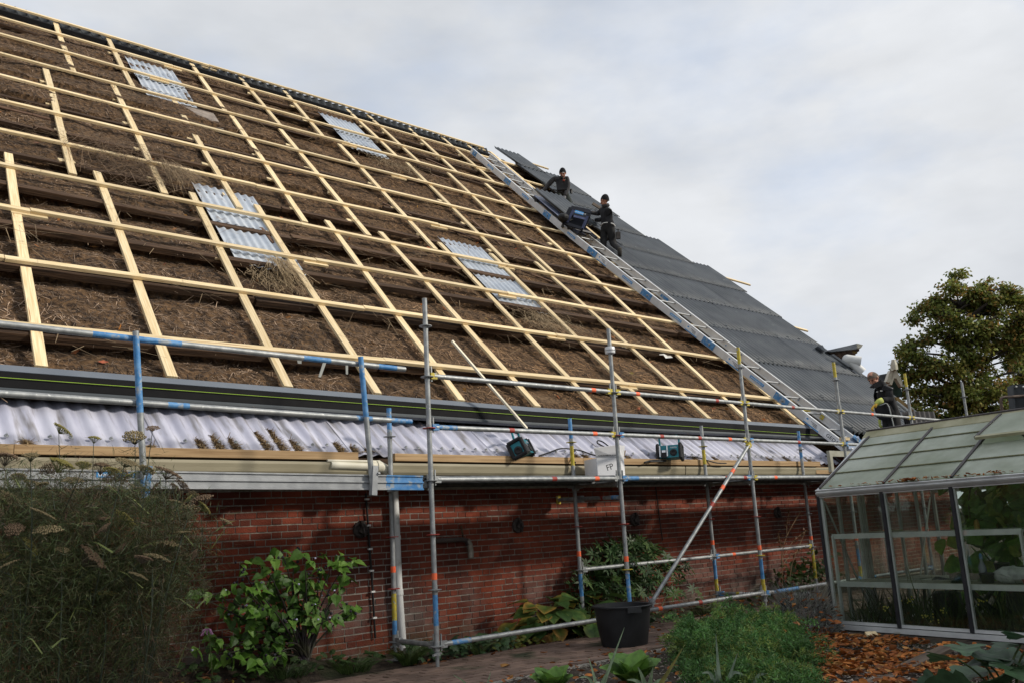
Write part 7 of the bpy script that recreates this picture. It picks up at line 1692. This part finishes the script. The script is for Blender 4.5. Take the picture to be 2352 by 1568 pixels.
fl = bulk('fallen_leaves', np.array(LV), np.array(LF), leaf_dry, np.array(LT)); tag(fl, kind='stuff')
mb = MB(); CT = []
for x, y in rand_in(zone, 5200) + rand_in(bed, 2200):
    L = rnd.uniform(.010, .04); g = rnd.random(); mb.box((x, y, gz(x, y) + rnd.uniform(.0, .014)), (L, rnd.uniform(.004, .012), .003), Matrix.Rotation(rnd.uniform(0, 6), 3, 'Z') @ Matrix.Rotation(rnd.gauss(0, .25), 3, 'Y'))
    CT += [np.array((.48, .42, .36)) * (g ** 1.2) + np.array((.045, .028, .024)) * (1 - g ** 1.2)] * 8
ch = bulk('wood_chips', np.array(mb.v), np.array(mb.f), tint_m, np.array(CT)); tag(ch, kind='stuff')

# ================================================================== TREE BEYOND THE HOUSE
def tree(name, clusters, w, base_px, lab, cols, leaf=.085, dens=1.0, group=None, zlow=0):
    b = atw(base_px[0], base_px[1], w); base = Vector((b.x, b.y, 0)); t = thing(name, base, lab, 'tree', group)
    px = w / FPX; cents = []
    for (x, y, r) in clusters: cents.append((atw(x, y, w + rnd.gauss(0, 1) * r * px * .6), r * px))
    mb = MB(); low = min(c.z for c, r in cents); fork = Vector((base.x, base.y, max(2.5, low * .75))); topc = max(cents, key=lambda q: q[0].z)[0]
    trunk = cat_curve([base, base.lerp(fork, .5) + Vector((.1, 0, 0)), fork, fork.lerp(topc, .5), topc], 5); m_ = len(trunk); mb.tube(trunk, [.32 * (1 - i / m_) ** 1.5 + .012 for i in range(m_)], 10)
    for c, r in cents:
        s = min(trunk, key=lambda q: (q - c).length + max(0, q.z - c.z + .3) * 3); mid = s.lerp(c, .5) + Vector((rnd.gauss(0, .2), rnd.gauss(0, .2), rnd.uniform(-.1, .3))); mb.tube(cat_curve([s, mid, c], 4), [.07, .065, .06, .05, .04, .035, .03, .02, .015], 6)
        for _ in range(7):
            e = c + rdir(-.6, 1) * r * rnd.uniform(.6, 1.05); mb.tube([c.lerp(s, .1), c.lerp(e, .5) + rdir() * .1, e], [.03, .018, .007], 5)
    mb.build('trunk', mat('dark_bark', (.022, .018, .015), (.055, .045, .035), 14, .9, bump=.4), t)
    B = Blades()
    for c, r in cents:
        ns = int(44 * dens * (r / .6) ** 1.6) + 6
        for _ in range(ns):                                     # sprays of leaves through the clump
            o = rdir(-1, 1) * r * .92 * rnd.uniform(.2, 1.0) ** .6; sc = c + Vector((o.x, o.y, o.z * .8)); k = rnd.randint(14, 26)
            hang = np.array(o) / max(.05, o.length)
            P = np.array(sc) + rng.normal(0, 1, (k, 3)) * np.array([.115, .115, .08]); D = rng.normal(0, .8, (k, 3)) + hang * .5 + np.array([0, 0, -.35])
            cc = cols[rnd.choice(range(len(cols)))]
            B.add(P, D, rng.normal(0, .6, (k, 3)) + np.array([0, 0, 1]), rng.uniform(.7, 1.25, k) * leaf, leaf * .36, vary(k, cc, .35, .12), .15)
    B.build('crown', t, leaf_t); return t
tc = ((.215, .245, .06), (.19, .225, .052), (.29, .275, .064), (.145, .185, .046), (.33, .21, .062), (.24, .26, .058))
cpl = [(2195, 625), (2240, 665), (2310, 670), (2360, 700), (2400, 760), (2400, 1010), (2110, 1010), (2075, 930), (2062, 850), (2075, 795), (2130, 790), (2110, 720), (2150, 690)]
main = [(2195,632,14),(2190,665,28),(2150,690,22),(2120,712,20),(2100,735,14),(2175,715,40),(2225,700,34),(2262,655,15),(2240,670,18),(2285,690,22),(2310,665,14),(2330,690,12),(2298,720,24),(2215,750,44),(2150,760,30),(2125,785,18),(2265,760,42),(2230,800,40),(2090,790,14),(2075,805,16),(2100,820,24),(2070,840,14),(2140,835,36),(2185,850,46),(2115,860,26),(2240,860,48),(2085,870,18),(2300,790,36),(2330,760,26),(2110,900,26),(2160,905,44),(2220,915,46),(2080,900,12),(2090,935,18),(2130,950,34),(2180,970,44),(2240,975,44),(2280,890,46),(2290,950,46),(2345,720,20),(2355,780,30),(2150,1000,40),(2220,1020,40),(2290,1010,44)]
main += [(x, y, rnd.uniform(18, 30)) for x, y in rand_in(cpl, 34)]
tree('linden_tree', main, 31.0, (2235, 1100), 'big leafy linden with rusty seed clusters behind the greenhouse', tc, .125, .8)
dark = [(2340,830,34),(2370,800,40),(2350,880,40),(2330,930,38),(2325,790,30),(2345,770,30),(2390,900,60),(2400,830,60),(2350,980,40),(2320,990,30),(2400,960,60)]
tree('dark_tree', dark, 35.0, (2370, 1100), 'darker tree at the right edge behind the linden', ((.08, .11, .034), (.09, .12, .034), (.13, .14, .045)), .12, 1.1)
# low greenery seen through the greenhouse glass beyond
hd = thing('far_hedge', (17.5, -2.5, 0), 'dense green hedge seen through the greenhouse glass to the right', 'hedge')
B_ = Blades(); n = 14000
P = np.stack([rng.uniform(10.5, 21, n), rng.uniform(-7.2, -1.5, n) , rng.uniform(.02, 1.9, n)], 1); P[:, 2] *= 1.6; P[:, 1] = -2.6 - (P[:, 0] - 10.5) * .42 + rng.normal(0, .28, n)
B_.add(P, rng.normal(0, 1, (n, 3)), rng.normal(0, .6, (n, 3)) + np.array([-.4, -.4, .7]), rng.uniform(.07, .13, n), .035, vary(n, (.045, .07, .02), .4), .15); B_.build('foliage', hd)['kind'] = 'stuff'
mb = MB()
for i in range(14): x = 10.5 + i * .75; mb.tube([Vector((x, -2.6 - (x - 10.5) * .42, 0)), Vector((x + .1, -2.6 - (x - 10.5) * .42, 1.5))], [.04, .015], 6)
mb.build('stems', MATS['dark_bark'], hd)

# trailer lift with sheets at the far right
tl = thing('lift_platform', atw(2330, 960, 15.0), 'rusty lift platform with a tube rail and upright dark sheets behind the greenhouse ridge', 'platform')
zr = lambda x, y, w: atw((3400 + x / 4.48) * .604938, (1350 + y / 4.48) * .604938, w)
mb = MB(); mb.tube(cat_curve([zr(1825, 1010, 15), zr(1800, 850, 15), zr(1795, 740, 15), zr(1830, 705, 15), zr(1950, 695, 15), zr(2300, 670, 15)], 5), .024, 10); mb.build('rail', mat('rusty_tube', (.10, .07, .055), (.20, .15, .12), 12, .7), tl, smooth=True)
def slab2(q, dp, m, nm):
    f_ = [zr(x, y, 15.0) for x, y in q]; dv = Vector((_F[0], _F[1], 0)).normalized() * dp; n = len(f_); mb = MB(); mb.add(f_ + [p + dv for p in f_], [tuple(range(n))[::-1], tuple(range(n, 2 * n))] + [(i, (i + 1) % n, n + (i + 1) % n, n + i) for i in range(n)]); return mb.build(nm, m, tl)
slab2([(1830, 990), (2330, 960), (2330, 885), (1830, 912)], .05, mat('rusty_board', (.10, .055, .04), (.17, .10, .075), 7, .8), 'side_board')
slab2([(1800, 1070), (2330, 1030), (2330, 1000), (1840, 1020)], .9, mat('dull_steel2', (.10, .10, .10), (.2, .2, .2), 9, .6), 'deck')
slab2([(1815, 1050), (1845, 1050), (1845, 880), (1815, 880)], .05, MATS['rusty_tube'], 'corner_post')
for i in range(3): slab2([(2030 + 30 * i, 990), (2400, 970), (2400, 465), (1985 + 25 * i, 490)], .02 + .12 * i, sheet_m, 'upright_sheet')
mb = MB()
for x in (2050, 2172): mb.ball(zr(x, 528, 14.98), .022, 8, 6)
mb.build('fixing', galv, tl)
# yellow post behind the platform belongs to the scaffold already built

# ================================================================== TALL TREES BEHIND THE GARDEN (their shade lies over beds, greenhouse and lower wall)
B_ = Blades(); n = 4800
X = rng.uniform(4, 24, n); Y = -13.2 + rng.normal(0, .9, n); Ht = np.array([10.2 + 1.1 * fbm(x * .35, 3) for x in X]); Z = Ht * rng.random(n) ** .55
B_.add(np.stack([X, Y, Z], 1), rng.normal(0, 1, (n, 3)), rng.normal(0, .7, (n, 3)) + np.array([.4, -.5, .5]), rng.uniform(.3, .5, n), .16, vary(n, (.12, .16, .045), .35), .15)
wt = thing('tree_row', (10.5, -13.2, 0), 'row of tall leafy trees along the garden behind the viewer', 'trees'); wt['kind'] = 'stuff'
B_.build('crowns', wt)['kind'] = 'stuff'
mb = MB()
for i in range(7): x = 4.5 + i * 3.1; mb.tube([Vector((x, -13.2, 0)), Vector((x + .2, -13.1, 5)), Vector((x, -13.2, 9))], [.22, .16, .05], 8)
mb.build('trunks', MATS['dark_bark'], wt)
